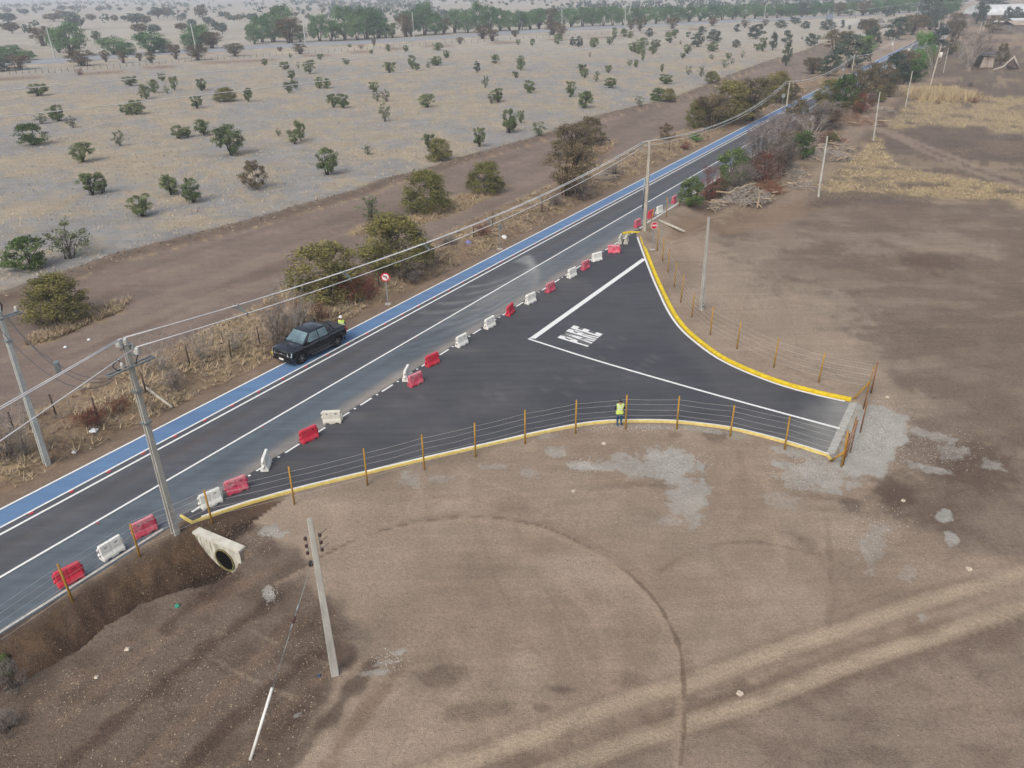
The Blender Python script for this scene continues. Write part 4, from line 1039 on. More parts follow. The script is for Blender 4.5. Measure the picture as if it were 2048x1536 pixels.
span(P11 - Vector((0, 0, .2)), P10, 1.6, 'pale wires between the second and third roadside poles', 1, 4)
span(P10, P12, 1.6, 'pale wires between the third and fourth roadside poles', 1.6, 0)
span(P12, t12 + (G(1840, 56, 9) - t12), 2.0, 'far wires from the fourth roadside pole to the next, over the road', 1.6, 0)
left_end = G(-420, 1050, 9.3)
_dir = (G(0, 820, t2.z) - t2).normalized()
Lend = t2 + _dir * 45; Lend.z = t2.z
_e3 = t2 + (G(0, 848, t2.z - .35) - t2).normalized() * 45
segs_end = [Lend + Vector((0, 0, .05)) + RN * .0, Lend + RN * .35, _e3]
span(t2, Lend, .5, 'three pale wires running from the culvert pole out of the picture to the left', 1, 0, ins_pts, segs_end)
# dark service cables between the two near-left poles
segs = []
a_ = b1 + T1 * .96 + RD * .1
for pa, pb, sg in ((b1 + T1 * .97, b2 + T2 * .885 - RD * .95, 1.1), (b1 + T1 * .92 + RD * .3, b2 + T2 * .88 - RD * .95, 1.3), (b1 + T1 * .90 - RD * .3, b2 + T2 * .87 - RD * .9, 1.5)):
    segs.append(sag_pts(pa, pb, sg, 16))
o, a0_ = wire('service_cable', segs, .018, BLACKW, 'dark sagging cables joining the verge pole to the culvert pole', 'cable')
mb = MB(); q_ = segs[0][8] - a0_; mb.box(q_ + Vector((0, 0, -.18)), (.22, .3, .55), .5); part('splice_box', mb, STEEL, o)
# two long lines high over the field
for (a_, za), (b_, zb), lab in (((G(-150, 194, 9.0), 0), (G(1868, 2, 9.5), 0), 'upper of the two long thin wires crossing above the dry field'), ((G(-150, 251, 9.0), 0), (G(1560, 41, 9.5), 0), 'lower of the two long thin wires crossing above the dry field')):
    wire('long_wire', [sag_pts(a_, b_, 1.0, 40)], .05, mat('long_wire_grey', S(220, 221, 224), S(196, 198, 202), 1, .5), lab)
# guy wire with its white guard, in front
anc = on_ground(498, 1521); att = b3 + T3 * .80
gd = empty('guy_wire', anc, 0, 'thin guy wire with a white guard tube, leaning up to the foreground pole', 'guy wire')
V_ = att - anc; Ln = V_.length
def at_px(px, py):
    best = min(range(0, 1001), key=lambda i: abs(proj(anc + V_ * (i / 1000))[1] - py)); return best / 1000
tg = at_px(555, 1375); ti = at_px(592, 1240)
mb = MB(); mb.tube([V_ * .0 + Vector((0, 0, -.1)), V_ * tg], [.055, .05], 8); part('guard_tube', mb, mat('white_tube', S(240, 240, 240), S(220, 220, 218), 4, .4), gd)
mb = MB(); mb.tube([V_ * tg, V_ * ti, V_], .009, 4); mb.tube([V_ * tg + Vector((.05, 0, 0)), V_ * ti], .007, 4); part('strand', mb, STEEL, gd)
mb = MB(); mb.lathe(V_ * ti, [(.03, -.12), (.055, -.09), (.04, -.02), (.06, .02), (.03, .12)], 8, V_); part('strain_insulator', mb, BROWN, gd)
mb = MB(); mb.lathe(V_ * (ti + .02), [(.035, .1), (.03, .4)], 6, V_); mb.lathe(V_ * (ti - .03), [(.03, -.2), (.025, .1)], 6, V_); part('grip', mb, STEEL, gd)

# ================================================================== CULVERT
HW = mat('limewashed_concrete', S(222, 220, 210), S(196, 192, 180), 2.5, .9)
m, nt, bs = new_mat('stained_headwall'); bs.inputs['Roughness'].default_value = .9
v = coords(nt, (4.5, 4.5, .5)); st_ = ramp(nt, noise(nt, v, 1.6, 4, .7), [(.46, gray(0)), (.60, gray(1))])
c = mix(nt, ramp(nt, noise(nt, coords(nt), 2.5, 4), [(.3, S(204, 200, 188)), (.7, S(226, 224, 216))]), S(108, 104, 84), mth(nt, 'MULTIPLY', st_, .75)); nt.links.new(c, bs.inputs['Base Color']); HWM = m
cA, cB = CUL_A.copy(), CUL_B.copy()
cu = empty('culvert_headwall', ((cA + cB) / 2), 0, 'whitewashed concrete culvert headwall with a dark round pipe opening', 'culvert')
ax_ = (cB - cA); ax_.z = 0; Lw = ax_.length; ax_.normalize(); fn = Vector((ax_.y, -ax_.x, 0))     # fn faces the channel
if fn.dot(Vector((0, 0, 0)) - cA) < 0: fn = -fn
me = bpy.data.meshes.new('wall'); bm = bmesh.new()
pr = [(-Lw / 2, .0), (Lw / 2, .0), (Lw / 2, -.75), (Lw / 2 - .25, -1.75), (-Lw * .05, -1.8), (-Lw * .30, -1.0), (-Lw / 2, -.2)]
fr = [bm.verts.new(ax_ * u + Vector((0, 0, z)) + fn * .0) for u, z in pr]; bkv = [bm.verts.new(ax_ * u + Vector((0, 0, z)) - fn * .34) for u, z in pr]
bm.faces.new(fr); bm.faces.new(bkv[::-1])
for i in range(len(pr)): j = (i + 1) % len(pr); bm.faces.new([fr[i], bkv[i], bkv[j], fr[j]])
bmesh.ops.recalc_face_normals(bm, faces=bm.faces); bm.to_mesh(me); bm.free()
w_ = link('wall', me, HWM, cu)
mb = MB(); mb.box(Vector((0, 0, .03)) - fn * .15, (Lw + .08, .42, .12), math.atan2(ax_.y, ax_.x)); part('cap', mb, HW, cu)
pc = ax_ * (Lw * .12) + Vector((0, 0, -.88)) + fn * .004
ringm = MB(); n_ = 24
def ringp(r, d): return [pc + ax_ * r * math.cos(2 * math.pi * k / n_) + Vector((0, 0, r * 1.0 * math.sin(2 * math.pi * k / n_))) + fn * d for k in range(n_)]
R0, R1_, R2_ = ringp(.60, .0), ringp(.60, .05), ringp(.53, .05)
R3_ = ringp(.53, -.0)
vs = R0 + R1_ + R2_ + R3_
ringm.add(vs, [(a * n_ + k, a * n_ + (k + 1) % n_, (a + 1) * n_ + (k + 1) % n_, (a + 1) * n_ + k) for a in range(3) for k in range(n_)])
part('pipe_rim', ringm, mat('mossy_rim', S(150, 142, 96), S(110, 104, 72), 4, .9), cu)
pm = MB(); pm.add([p + fn * .006 for p in ringp(.53, 0)], [tuple(range(n_))]); part('pipe_opening', pm, mat('pipe_shade', S(18, 20, 26), S(10, 12, 16), 3, .3), cu)  # flat dark disc on the wall, coloured as the pipe's shaded inside

# ================================================================== SIGNS
POSTM = mat('sign_post', S(168, 172, 176), S(146, 150, 156), 5, .45, .3)
def text_mesh(txt, size, m, parent, loc, rot, name, extrude=.002, sx=1.0):
    cu_ = bpy.data.curves.new('t', 'FONT'); cu_.body = txt; cu_.size = size; cu_.align_x = 'CENTER'; cu_.align_y = 'CENTER'; cu_.extrude = extrude; cu_.offset = size * .025
    to = bpy.data.objects.new('t', cu_); COL.objects.link(to); bpy.context.view_layer.update()
    me = bpy.data.meshes.new_from_object(to.evaluated_get(bpy.context.evaluated_depsgraph_get())); bpy.data.objects.remove(to)
    for v_ in me.vertices: v_.co.x *= sx
    o = link(name, me, m, parent); o.location = loc; o.rotation_euler = rot; return o
def disc(n, r, y, a0=0.0): return [(r * math.cos(2 * math.pi * k / n + a0), y, r * math.sin(2 * math.pi * k / n + a0)) for k in range(n)]
def plate(mb, n, r, y0, y1, a0=0.0, c=(0, 0, 0), mi=0):
    vs = [Vector(p) + Vector(c) for p in disc(n, r, y0, a0) + disc(n, r, y1, a0)]
    mb.add(vs, [tuple(range(n)), tuple(range(n, 2 * n))[::-1]] + [(i, i + n, (i + 1) % n + n, (i + 1) % n) for i in range(n)], mi)
RED = mat('sign_red', S(208, 22, 52), S(196, 22, 48), 5, .4); WHT = mat('sign_white', S(240, 240, 242), S(228, 228, 232), 5, .4); BLK = mat('sign_black', S(20, 20, 24), S(16, 16, 18), 5, .4)
def sign(base, top, label, kind, yaw, r=.36):
    b = on_ground(*base); t = top_of(b, top); hh = t.z - b.z
    root = empty('road_sign', b, yaw, label, 'road sign')
    mb = MB(); mb.beam((0, 0, -.2), (0, 0, hh - .05), .075, .075); part('post', mb, POSTM, root)
    mb = MB(); mb.box((0, 0, .0), (.42, .42, .07)); part('footing', mb, mat('footing_concrete', S(206, 200, 192), S(180, 174, 166), 5, .9), root)
    zc = hh - r
    if kind == 'stop':
        mb = MB(); plate(mb, 8, r, -.05, -.07, math.pi / 8, (0, 0, zc)); part('plate', mb, WHT, root)
        mb = MB(); plate(mb, 8, r * .90, -.071, -.076, math.pi / 8, (0, 0, zc)); part('face', mb, RED, root)
        text_mesh('PARE', r * .66, WHT, root, (0, -.080, zc), (math.pi / 2, 0, 0), 'lettering', sx=1.0)
    elif kind == 'noleft':
        mb = MB(); plate(mb, 28, r, -.05, -.07, 0, (0, 0, zc)); part('plate', mb, RED, root)
        mb = MB(); plate(mb, 28, r * .74, -.071, -.076, 0, (0, 0, zc)); part('face', mb, WHT, root)
        s_ = r; mb = MB(); Z0 = zc
        def q2(*p): mb.add([(x * s_, -.080, Z0 + z * s_) for x, z in p], [tuple(range(len(p)))])
        q2((.20, -.5), (.36, -.5), (.30, .30), (.14, .30)); q2((.30, .30), (-.22, .30), (-.22, .14), (.16, .14)); q2((-.22, .44), (-.22, .0), (-.52, .22))
        part('arrow', mb, BLK, root)
        mb = MB(); mb.beam((-.52 * s_, -.086, Z0 + .5 * s_), (.52 * s_, -.086, Z0 - .5 * s_), .08 * s_ * 2, .004, side=(1, 0, 1)); part('slash', mb, RED, root)
    elif kind == 'diamond':
        mb = MB(); plate(mb, 4, r * 1.2, -.05, -.07, 0, (0, 0, zc)); part('plate', mb, STEEL, root)
    else:
        mb = MB(); plate(mb, 22, r, -.05, -.08, 0, (0, 0, zc)); part('plate', mb, mat('sign_back', S(164, 168, 172), S(150, 154, 158), 3, .5), root)
    return root
sign((1305, 499), (1309, 443), 'red octagonal PARE stop sign on a steel post by the far curb tip', 'stop', math.radians(8))
sign((776, 608), (771, 545), 'round red and white no left turn sign beside the blue lane', 'noleft', math.radians(2))
sign((1000, 498), (998, 447), 'grey back of a diamond sign beside the blue lane, white bag near it', 'diamond', math.radians(120), .33)
sign((1564, 212), (1566, 187), 'round pale sign back on the verge left of the second roadside pole', 'round', math.radians(10), .42)
sign((1684, 154), (1686, 135), 'round pale sign back on the verge left of the third roadside pole', 'round', math.radians(10), .42)

# ================================================================== FENCES WITH YELLOW WOODEN POSTS
WOODY = mat('ochre_wood', S(190, 148, 60), S(156, 118, 46), 4, .85, stretch=(1, 1, .3))
WIRE = mat('fence_wire', S(205, 204, 204), S(180, 178, 176), 3, .5)
WOODD = mat('weathered_wood', S(92, 76, 68), S(62, 52, 48), 4, .9, stretch=(1, 1, .3))
rng = random.Random(4)
def wire_between(mb, P, Q, z0, z1, rad, sag=.03, n=5, rr=rng):
    pts = []
    for i in range(n + 1):
        t = i / n; p = P.lerp(Q, t); p.z += z0 + (z1 - z0) * t - sag * 4 * t * (1 - t) + rr.uniform(-.012, .012) * (0 < i < n); pts.append(p)
    mb.tube(pts, rad, 3, cap=False)
def fence(name, bases, tops, levels, label, m=WOODY, w=.09, rad=.0075, wires_m=WIRE, sag=.03, h=None):
    pts = [on_ground(*b) if not isinstance(b, Vector) else b for b in bases]
    root = empty(name, pts[0], 0, label, 'fence'); o0 = pts[0].copy()
    for i, b in enumerate(pts):
        if tops is not None and tops[i] is not None: t = top_of(b, tops[i])
        else: t = b + Vector((rng.uniform(-.06, .06), rng.uniform(-.06, .06), (h or 2.0) * rng.uniform(.93, 1.05)))
        mb = MB(); mb.tube([b - o0 - Vector((0, 0, .3)), b - o0 + (t - b) * .5, t - o0], [w * .58, w * .54, w * .5], 6); part('post', mb, m, root)
    for lv in levels:
        mb = MB()
        for a_, b_ in zip(pts[:-1], pts[1:]): wire_between(mb, a_ - o0, b_ - o0, lv, lv, rad, sag)
        part('wire', mb, wires_m, root)
    return root, pts
nb = [(-60, 1345), (146, 1203), (280, 1113), (425, 1048), (589, 1009), (735, 971), (849, 939), (951, 914), (1050, 888), (1151, 867), (1251, 858), (1353, 859), (1460, 873), (1569, 899), (1683, 934)]
ntp = [(-92, 1262), (115, 1128), (260, 1048), (408, 980), (577, 933), (727, 897), (843, 869), (949, 846), (1050, 820), (1153, 800), (1254, 790), (1359, 792), (1469, 811), (1580, 833), (1696, 862)]
fence('wire_fence', nb, ntp, (.5, .9, 1.25, 1.6, 1.9), 'near fence of ochre posts and barbed wire curving in front of the side road')
fb = [(1358, 413), (1333, 434), (1298, 464), (1314, 499), (1325, 522), (1335, 544), (1348, 574), (1361, 605), (1383, 635), (1420, 670), (1473, 698), (1547, 735), (1637, 765), (1736, 785)]
ft = [(1361, 384), (1335, 393), (1308, 417), (1318, 457), (1328, 476), (1340, 499), (1354, 525), (1368, 550), (1389, 586), (1427, 614), (1482, 643), (1558, 676), (1650, 706), (1749, 732)]
fence('wire_fence', fb, ft, (.45, .8, 1.15, 1.5, 1.85), 'far fence of thin ochre posts and wires following the bright yellow curb', w=.085)
gA, gB = on_ground(1736, 785), on_ground(1683, 934)
gt = empty('wire_gate', gA, 0, 'closed wire and mesh gate with ochre droppers across the side road end', 'gate')
for (a_, ta, b_, tb_) in (((1738, 778), None, (1745, 740), None),): pass
for p_, q_ in ((on_ground(1707, 798), G(1740, 763, 1.0)), (on_ground(1661, 923), G(1687, 905, .9))):
    mb = MB(); mb.tube([p_ - gA, q_ - gA], .055, 6); part('brace', mb, WOODY, gt)
dp_ = [(1742, 786, 2.1, 0), (1727, 818, 1.6, 0), (1720, 865, 1.9, .1), (1700, 905, 1.9, .1), (1692, 914, 2.2, .35), (1686, 930, 1.9, .0)]
for x_, y_, h_, l_ in dp_:
    b_ = on_ground(x_, y_); mb = MB(); mb.tube([b_ - gA, b_ - gA + Vector((l_ * .9, l_ * 1.2, h_))], [.045, .035], 6); part('dropper', mb, mat('orange_wood', S(160, 112, 66), S(128, 88, 52), 4, .85), gt)
gp = [on_ground(*q) for q in ((1738, 784), (1729, 822), (1720, 862), (1703, 902), (1686, 932))]
for lv in (.2, .55, .9, 1.25, 1.6):
    mb = MB()
    for a_, b_ in zip(gp[:-1], gp[1:]): wire_between(mb, a_ - gA, b_ - gA, lv, lv, .009, .03)
    part('wire', mb, WIRE, gt)
mb = MB()
for a_, b_ in zip(gp[:3], gp[1:4]):
    for k in range(26): p_ = a_.lerp(b_, k / 26) - gA; mb.tube([p_ + Vector((0, 0, .1)), p_ + Vector((0, 0, 1.6))], .004, 3, cap=False)
    for k in range(14): wire_between(mb, a_ - gA, b_ - gA, .1 + k * .115, .1 + k * .115, .004, .03, 3)
part('mesh', mb, mat('pale_mesh', S(206, 206, 208), S(186, 186, 190), 3, .5), gt)
# old dark posts along the verge
vb = [(-30, 905), (30, 868), (112, 830), (196, 845 - 10), (292, 785), (380, 730), (462, 716), (520, 690), (603, 640), (668, 612), (758, 572), (800, 560), (868, 522), (948, 474), (985, 452), (1084, 424), (1160, 382), (1231, 350), (1338, 300), (1408, 265), (1424, 262), (1500, 228), (1570, 196)]
fence('old_fence', vb, None, (.5, .9, 1.2), 'old fence of dark weathered posts and rusty wire along the left verge', WOODD, .10, .005, mat('rusty_wire', S(110, 96, 90), S(88, 74, 68), 3, .8), .06, h=1.35)
hb_ = [(x_, 150.5 - (x_ - 20) * .0805 + (x_ > 500) * 0.0) for x_ in range(20, 1440, 14)]
hpts = []
for i_ in range(20, 1440, 13):
    y_ = np.interp(i_, [0, 128, 256, 400, 512, 700, 850, 1024, 1200, 1440], [149, 145, 134, 122, 115, 102, 91, 80, 70, 58]); hpts.append((i_, float(y_)))
fence('highway_fence', hpts[:99], None, (.6, 1.2), 'long low fence of small dark posts in front of the far highway', WOODD, .11, .012, h=1.3)
# fence posts along the right side earth path: one loose concrete pole lying and one on the left verge
def lying(base_a, base_b, r0, r1, label, m, name='fallen_pole', cat='pole', z=.1):
    a_, b_ = G(base_a[0], base_a[1], z), G(base_b[0], base_b[1], z); a_.z = hz(a_) + r0 + .02; b_.z = hz(b_) + r1 + .03
    o0 = (a_ + b_) / 2; mb = MB(); mb.tube([a_ - o0, b_ - o0], [r0, r1], 8); o = link(name, mb.mesh(name), m); o.location = o0; tag(o, label, cat); return o
lying((1317, 448), (1371, 456), .11, .13, 'pale concrete pole lying on the ground beside the stop sign', CONC2)
lying((286, 779), (342, 805), .10, .08, 'whitish pole lying on the left verge beside the culvert pole', CONC2)

# ================================================================== PICKUP
PAINTB = mat('black_car_paint', S(17, 21, 34), S(14, 18, 29), .2, .2, 0, .5, coat=.8)
GLASS = mat('tinted_glass', S(132, 156, 166), S(84, 108, 120), 1.1, .12, 0, .45)
RUB = mat('tyre_rubber', S(30, 30, 32), S(24, 24, 26), 8, .8); RIM = mat('rim_alloy', S(168, 168, 172), S(138, 138, 144), 8, .4, .1)
PLAS = mat('black_trim', S(26, 26, 30), S(20, 20, 24), 6, .6); CHR = mat('chrome', S(200, 206, 212), S(180, 186, 192), 6, .2, .9)
LAMP = mat('lamp_glass', S(190, 204, 212), S(150, 166, 176), 9, .1, 0, .8); REDL = mat('tail_red', S(190, 24, 34), S(150, 16, 26), 9, .2, 0, .8)
def loft(mb, secs, mi=0, cap=True):
    """secs: list of (x, [(y,z)...]) half sections, mirrored about y = 0"""
    k = len(secs[0][1]); vs = []
    for x, hs in secs:
        vs += [(x, y, z) for y, z in hs] + [(x, -y, z) for y, z in hs[::-1]]
    n = 2 * k
    fs = [(i * n + j, i * n + (j + 1) % n, (i + 1) * n + (j + 1) % n, (i + 1) * n + j) for i in range(len(secs) - 1) for j in range(n)]
    if cap: fs += [tuple(range(n)), tuple((len(secs) - 1) * n + j for j in range(n))[::-1]]
    mb.add(vs, fs, mi)
def fix(me, bevel=0, smooth=False, seg=2):
    bm = bmesh.new(); bm.from_mesh(me); bmesh.ops.remove_doubles(bm, verts=bm.verts, dist=1e-4); bmesh.ops.recalc_face_normals(bm, faces=bm.faces)
    if bevel: bmesh.ops.bevel(bm, geom=[e for e in bm.edges if len(e.link_faces) == 2 and e.calc_face_angle(0) > .45], offset=bevel, segments=seg, affect='EDGES', clamp_overlap=True)
    for f in bm.faces: f.smooth = smooth
    bm.to_mesh(me); bm.free(); return me
def make_truck():
    wl, wr_ = G(604, 727), G(674, 693)      # contact points of the two wheels on our side
    d_ = (wl - wr_).normalized()            # points to the front
    nrm = Vector((-d_.y, d_.x, 0))
    if nrm.dot(RN) > 0: nrm = -nrm          # towards the truck's middle
    mid = (wl + wr_) / 2 + nrm * .86
    root = empty('pickup_truck', (mid.x, mid.y, .0), math.atan2(d_.y, d_.x), 'black double cab pickup parked on the blue cycle lane', 'pickup truck')
    # lower body, x forward; wheels at x = +-1.635
    def sec(x, w, zb, zt, sh=.06, crown=0.0): return (x, [(w * .90, zb), (w - .01, zb + .10), (w + .012, zb + .34), (w - .015, zt - .26), (w + .002, zt - .16), (w - .04, zt - .05), (w - sh - .06, zt), (w * .55, zt + crown * .8), (w * .2, zt + crown)])
    mb = MB()
    loft(mb, [sec(2.68, .78, .46, .98, .10, .02), sec(2.60, .90, .34, 1.10, .12, .03), sec(2.35, .95, .30, 1.17, .12, .05), sec(1.9, .96, .38, 1.20, .10, .06), sec(1.45, .96, .38, 1.23, .10, .05), sec(1.30, .95, .36, 1.22, .08, .01), sec(1.22, .95, .34, 1.17, .06),
              sec(.2, .95, .34, 1.21, .04), sec(-.95, .95, .34, 1.20, .04), sec(-1.0, .95, .36, 1.22, .05), sec(-2.4, .95, .46, 1.24, .05), sec(-2.60, .93, .50, 1.24, .05), sec(-2.64, .88, .52, 1.20, .05)])
    me = fix(mb.mesh('body'), .02, seg=2)
    # wheel arches cut through
    o = bpy.data.objects.new('t', me); COL.objects.link(o); cs_ = []
    for x_ in (1.635, -1.635):
        c = MB(); n = 22; c.add([(x_ + .47 * math.cos(a * 2 * math.pi / n), y, .40 + .47 * math.sin(a * 2 * math.pi / n)) for y in (-1.2, 1.2) for a in range(n)], [tuple(range(n)), tuple(range(n, 2 * n))[::-1]] + [(i, n + i, n + (i + 1) % n, (i + 1) % n) for i in range(n)])
        co = bpy.data.objects.new('c', fix(c.mesh('c'))); COL.objects.link(co); cs_.append(co); md = o.modifiers.new('b', 'BOOLEAN'); md.object = co; md.solver = 'EXACT'
    bpy.context.view_layer.update(); me2 = bpy.data.meshes.new_from_object(o.evaluated_get(bpy.context.evaluated_depsgraph_get()))
    for q in cs_ + [o]: bpy.data.objects.remove(q)
    me2.materials.clear(); link('body', me2, PAINTB, root); me2.polygons.foreach_set('use_smooth', [True] * len(me2.polygons)); me2.set_sharp_from_angle(angle=math.radians(28))
    mb = MB(); mb.box((0, 0, .62), (3.9, 1.3, .4)); part('chassis', mb, PLAS, root)
    # cab
    mb = MB()
    def cs2(x, w, zt, wt): return (x, [(w, 1.19), (w - .01, 1.28), (wt + (w - wt) * .35, 1.19 + (zt - 1.19) * .6), (wt, zt - .07), (wt - .10, zt), (.25, zt + .02)])
    loft(mb, [cs2(1.34, .89, 1.22, .87), cs2(.94, .90, 1.50, .79), cs2(.56, .91, 1.82, .73), cs2(.30, .91, 1.88, .72), cs2(-.65, .91, 1.89, .72), cs2(-.98, .91, 1.84, .72), cs2(-1.12, .90, 1.24, .84)])
    cbm = fix(mb.mesh('cab'), .045, True, 3); cbm.set_sharp_from_angle(angle=math.radians(28)); link('cab', cbm, PAINTB, root)
    # glass, standing a few mm proud of the cab
    def pane(name, pts, off):
        vs = [Vector(p) for p in pts]; n = (vs[1] - vs[0]).cross(vs[2] - vs[0]).normalized()
        if n.dot(Vector(off)) < 0: n = -n
        mb_ = MB(); k = len(vs); mb_.add([v_ + n * .012 for v_ in vs] + [v_ - n * .01 for v_ in vs], [tuple(range(k)), tuple(range(k, 2 * k))[::-1]] + [(i, i + k, (i + 1) % k + k, (i + 1) % k) for i in range(k)])
        link(name, fix(mb_.mesh(name)), GLASS, root)
    pane('windscreen', [(1.29, .82, 1.27), (1.29, -.82, 1.27), (.60, -.67, 1.80), (.60, .67, 1.80)], (1, 0, 1))
    for s_ in (-1, 1):
        pane('side_window', [(1.02, .925 * s_, 1.26), (-.04, .925 * s_, 1.26), (-.04, .765 * s_, 1.80), (.52, .765 * s_, 1.78)], (0, s_, .3))
        pane('side_window', [(-.13, .925 * s_, 1.26), (-.90, .925 * s_, 1.26), (-.84, .765 * s_, 1.78), (-.13, .765 * s_, 1.80)], (0, s_, .3))
        mb = MB(); mb.box((1.02, 1.04 * s_, 1.30), (.12, .22, .18)); mb.beam((.98, .92 * s_, 1.24), (1.0, 1.0 * s_, 1.26), .06, .06); link('mirror', fix(mb.mesh('mirror'), .02), PLAS, root)
        mb = MB(); mb.box((-.25, .95 * s_, .36), (2.0, .16, .06)); part('side_step', mb, mat('step_grey', S(90, 90, 96), S(70, 70, 76), 6, .5), root)
        mb = MB(); mb.add([(2.735, .56 * s_, .76), (2.60, .95 * s_, .74), (2.54, .975 * s_, 1.03), (2.69, .58 * s_, 1.00), (2.50, .5 * s_, .76), (2.3, .85 * s_, .74), (2.3, .85 * s_, 1.03), (2.45, .55 * s_, 1.00)], [(0, 1, 2, 3), (7, 6, 5, 4), (0, 4, 5, 1), (1, 5, 6, 2), (2, 6, 7, 3), (3, 7, 4, 0)]); link('headlight', fix(mb.mesh('headlight'), .01), LAMP, root)
        mb = MB(); mb.box((-2.60, .88 * s_, 1.02), (.12, .13, .36)); link('tail_light', fix(mb.mesh('tail_light'), .02), REDL, root)
        for x_ in (.30, -.55):
            mb = MB(); mb.box((x_ - .25, .958 * s_, 1.03), (.2, .02, .035)); part('door_handle', mb, PLAS, root)
        mb = MB()
        for x_ in (1.08, -.09, -1.02): mb.beam((x_, .957 * s_, .45), (x_, .945 * s_, 1.18), .012, .012)
        part('door_gap', mb, PLAS, root)
        for x_ in (1.635, -1.635):
            mb = MB(); n = 18; ring = []
            for i in range(n + 1):
                a = math.pi * i / n; ring.append((x_ + .50 * math.cos(a), .40 + .50 * math.sin(a)))
            vs = []
            for (xx_, zz_) in ring:
                ux, uz = (xx_ - x_) / .5, (zz_ - .4) / .5
                vs += [(x_ + ux * .46, .90 * s_, .4 + uz * .46), (x_ + ux * .47, .985 * s_, .4 + uz * .47), (x_ + ux * .55, .985 * s_, .4 + uz * .55), (x_ + ux * .56, .94 * s_, .4 + uz * .56)]
            mb.add(vs, [(4 * i + j, 4 * i + j + 1, 4 * i + j + 5, 4 * i + j + 4) for i in range(n) for j in range(3)]); link('wheel_arch', fix(mb.mesh('wheel_arch')), PLAS, root)
            w = empty('wheel', (x_, .82 * s_, .39)); w.parent = root
            mb = MB(); mb.lathe((0, -.13 * s_, 0), [(.28, 0), (.37, .0), (.40, .04), (.40, .21), (.37, .26), (.28, .26)], 28, (0, s_, 0)); link('tyre', fix(mb.mesh('tyre'), .0, True), RUB, w)
            mb = MB(); mb.lathe((0, .02 * s_, 0), [(.285, -.10), (.29, .095), (.265, .10), (.225, .04), (.05, .03)], 24, (0, s_, 0)); part('rim_well', mb, PLAS, w)
            mb = MB()
            for k in range(6):
                a = k * math.pi / 3 + .3; ca, sa = math.cos(a), math.sin(a)
                mb.beam((.04 * ca, .115 * s_, .04 * sa), (.27 * ca, .115 * s_, .27 * sa), .075, .03, .10, .03, side=(-sa, 0, ca))
            mb.lathe((0, .09 * s_, 0), [(.06, 0), (.06, .045), (.03, .05)], 12, (0, s_, 0)); mb.lathe((0, .10 * s_, 0), [(.27, 0), (.292, .012), (.27, .02)], 24, (0, s_, 0)); part('rim', mb, RIM, w)
    # front end
    mb = MB(); mb.add([(2.715, .60, .97), (2.715, -.60, .97), (2.72, -.56, .60), (2.72, .56, .60), (2.5, .6, .9), (2.5, -.6, .9), (2.5, -.56, .62), (2.5, .56, .62)], [(0, 1, 2, 3), (0, 4, 5, 1), (3, 2, 6, 7), (0, 3, 7, 4), (1, 5, 6, 2)]); link('grille', fix(mb.mesh('grille')), PLAS, root)
    mb = MB(); mb.box((2.735, 0, .85), (.03, 1.2, .07)); part('grille_bar', mb, CHR, root)
    mb = MB(); mb.lathe((2.745, 0, .85), [(.13, 0), (.11, .02), (.09, .025)], 20, (1, 0, 0)); o_ = part('emblem', mb, CHR, root); 
    for v_ in o_.data.vertices: v_.co.z = .85 + (v_.co.z - .85) * .5
    mb = MB(); mb.box((2.76, .0, .50), (.02, .42, .13)); part('number_plate', mb, WHT, root)
    mb = MB(); mb.box((2.64, 0, .44), (.22, 1.70, .22)); link('front_bumper', fix(mb.mesh('front_bumper'), .04), PLAS, root)
    mb = MB(); mb.box((-2.66, 0, .55), (.16, 1.6, .20)); link('rear_bumper', fix(mb.mesh('rear_bumper'), .04), PLAS, root)
    # bed cover and sports bar
    mb = MB(); mb.box((-1.84, 0, 1.255), (1.48, 1.66, .045)); link('bed_cover', fix(mb.mesh('bed_cover'), .015), mat('bed_cover_black', S(72, 74, 80), S(58, 60, 66), 14, .6), root)
    mb = MB()
    for s_ in (-1, 1): mb.tube([(-1.75, .76 * s_, 1.25), (-1.5, .76 * s_, 1.45), (-1.25, .74 * s_, 1.82), (-1.2, .6 * s_, 1.88)], .035, 7); mb.tube([(-1.22, .74 * s_, 1.26), (-1.28, .74 * s_, 1.80)], .03, 7)
    mb.tube([(-1.2, -.62, 1.88), (-1.2, .62, 1.88)], .035, 7); part('sports_bar', mb, PLAS, root)
    mb = MB(); mb.tube([(-.6, .1, 1.83), (-.68, .1, 1.93)], .008, 4); part('aerial', mb, PLAS, root)
    mb = MB(); mb.lathe((1.02, -.957, .98), [(.04, -.01), (.04, .012)], 8, (0, -1, 0)); part('side_badge', mb, CHR, root)
    mb = MB(); mb.beam((1.30, -.5, 1.28), (1.18, .05, 1.385), .02, .02); mb.beam((1.30, .1, 1.28), (1.18, .62, 1.385), .02, .02); part('wiper', mb, PLAS, root)
    for ch in root.children:          # front overhang
        if ch.type == 'MESH':
            for v_ in ch.data.vertices:
                if v_.co.x > 2.11: v_.co.x = 2.11 + (v_.co.x - 2.11) * .68
make_truck()

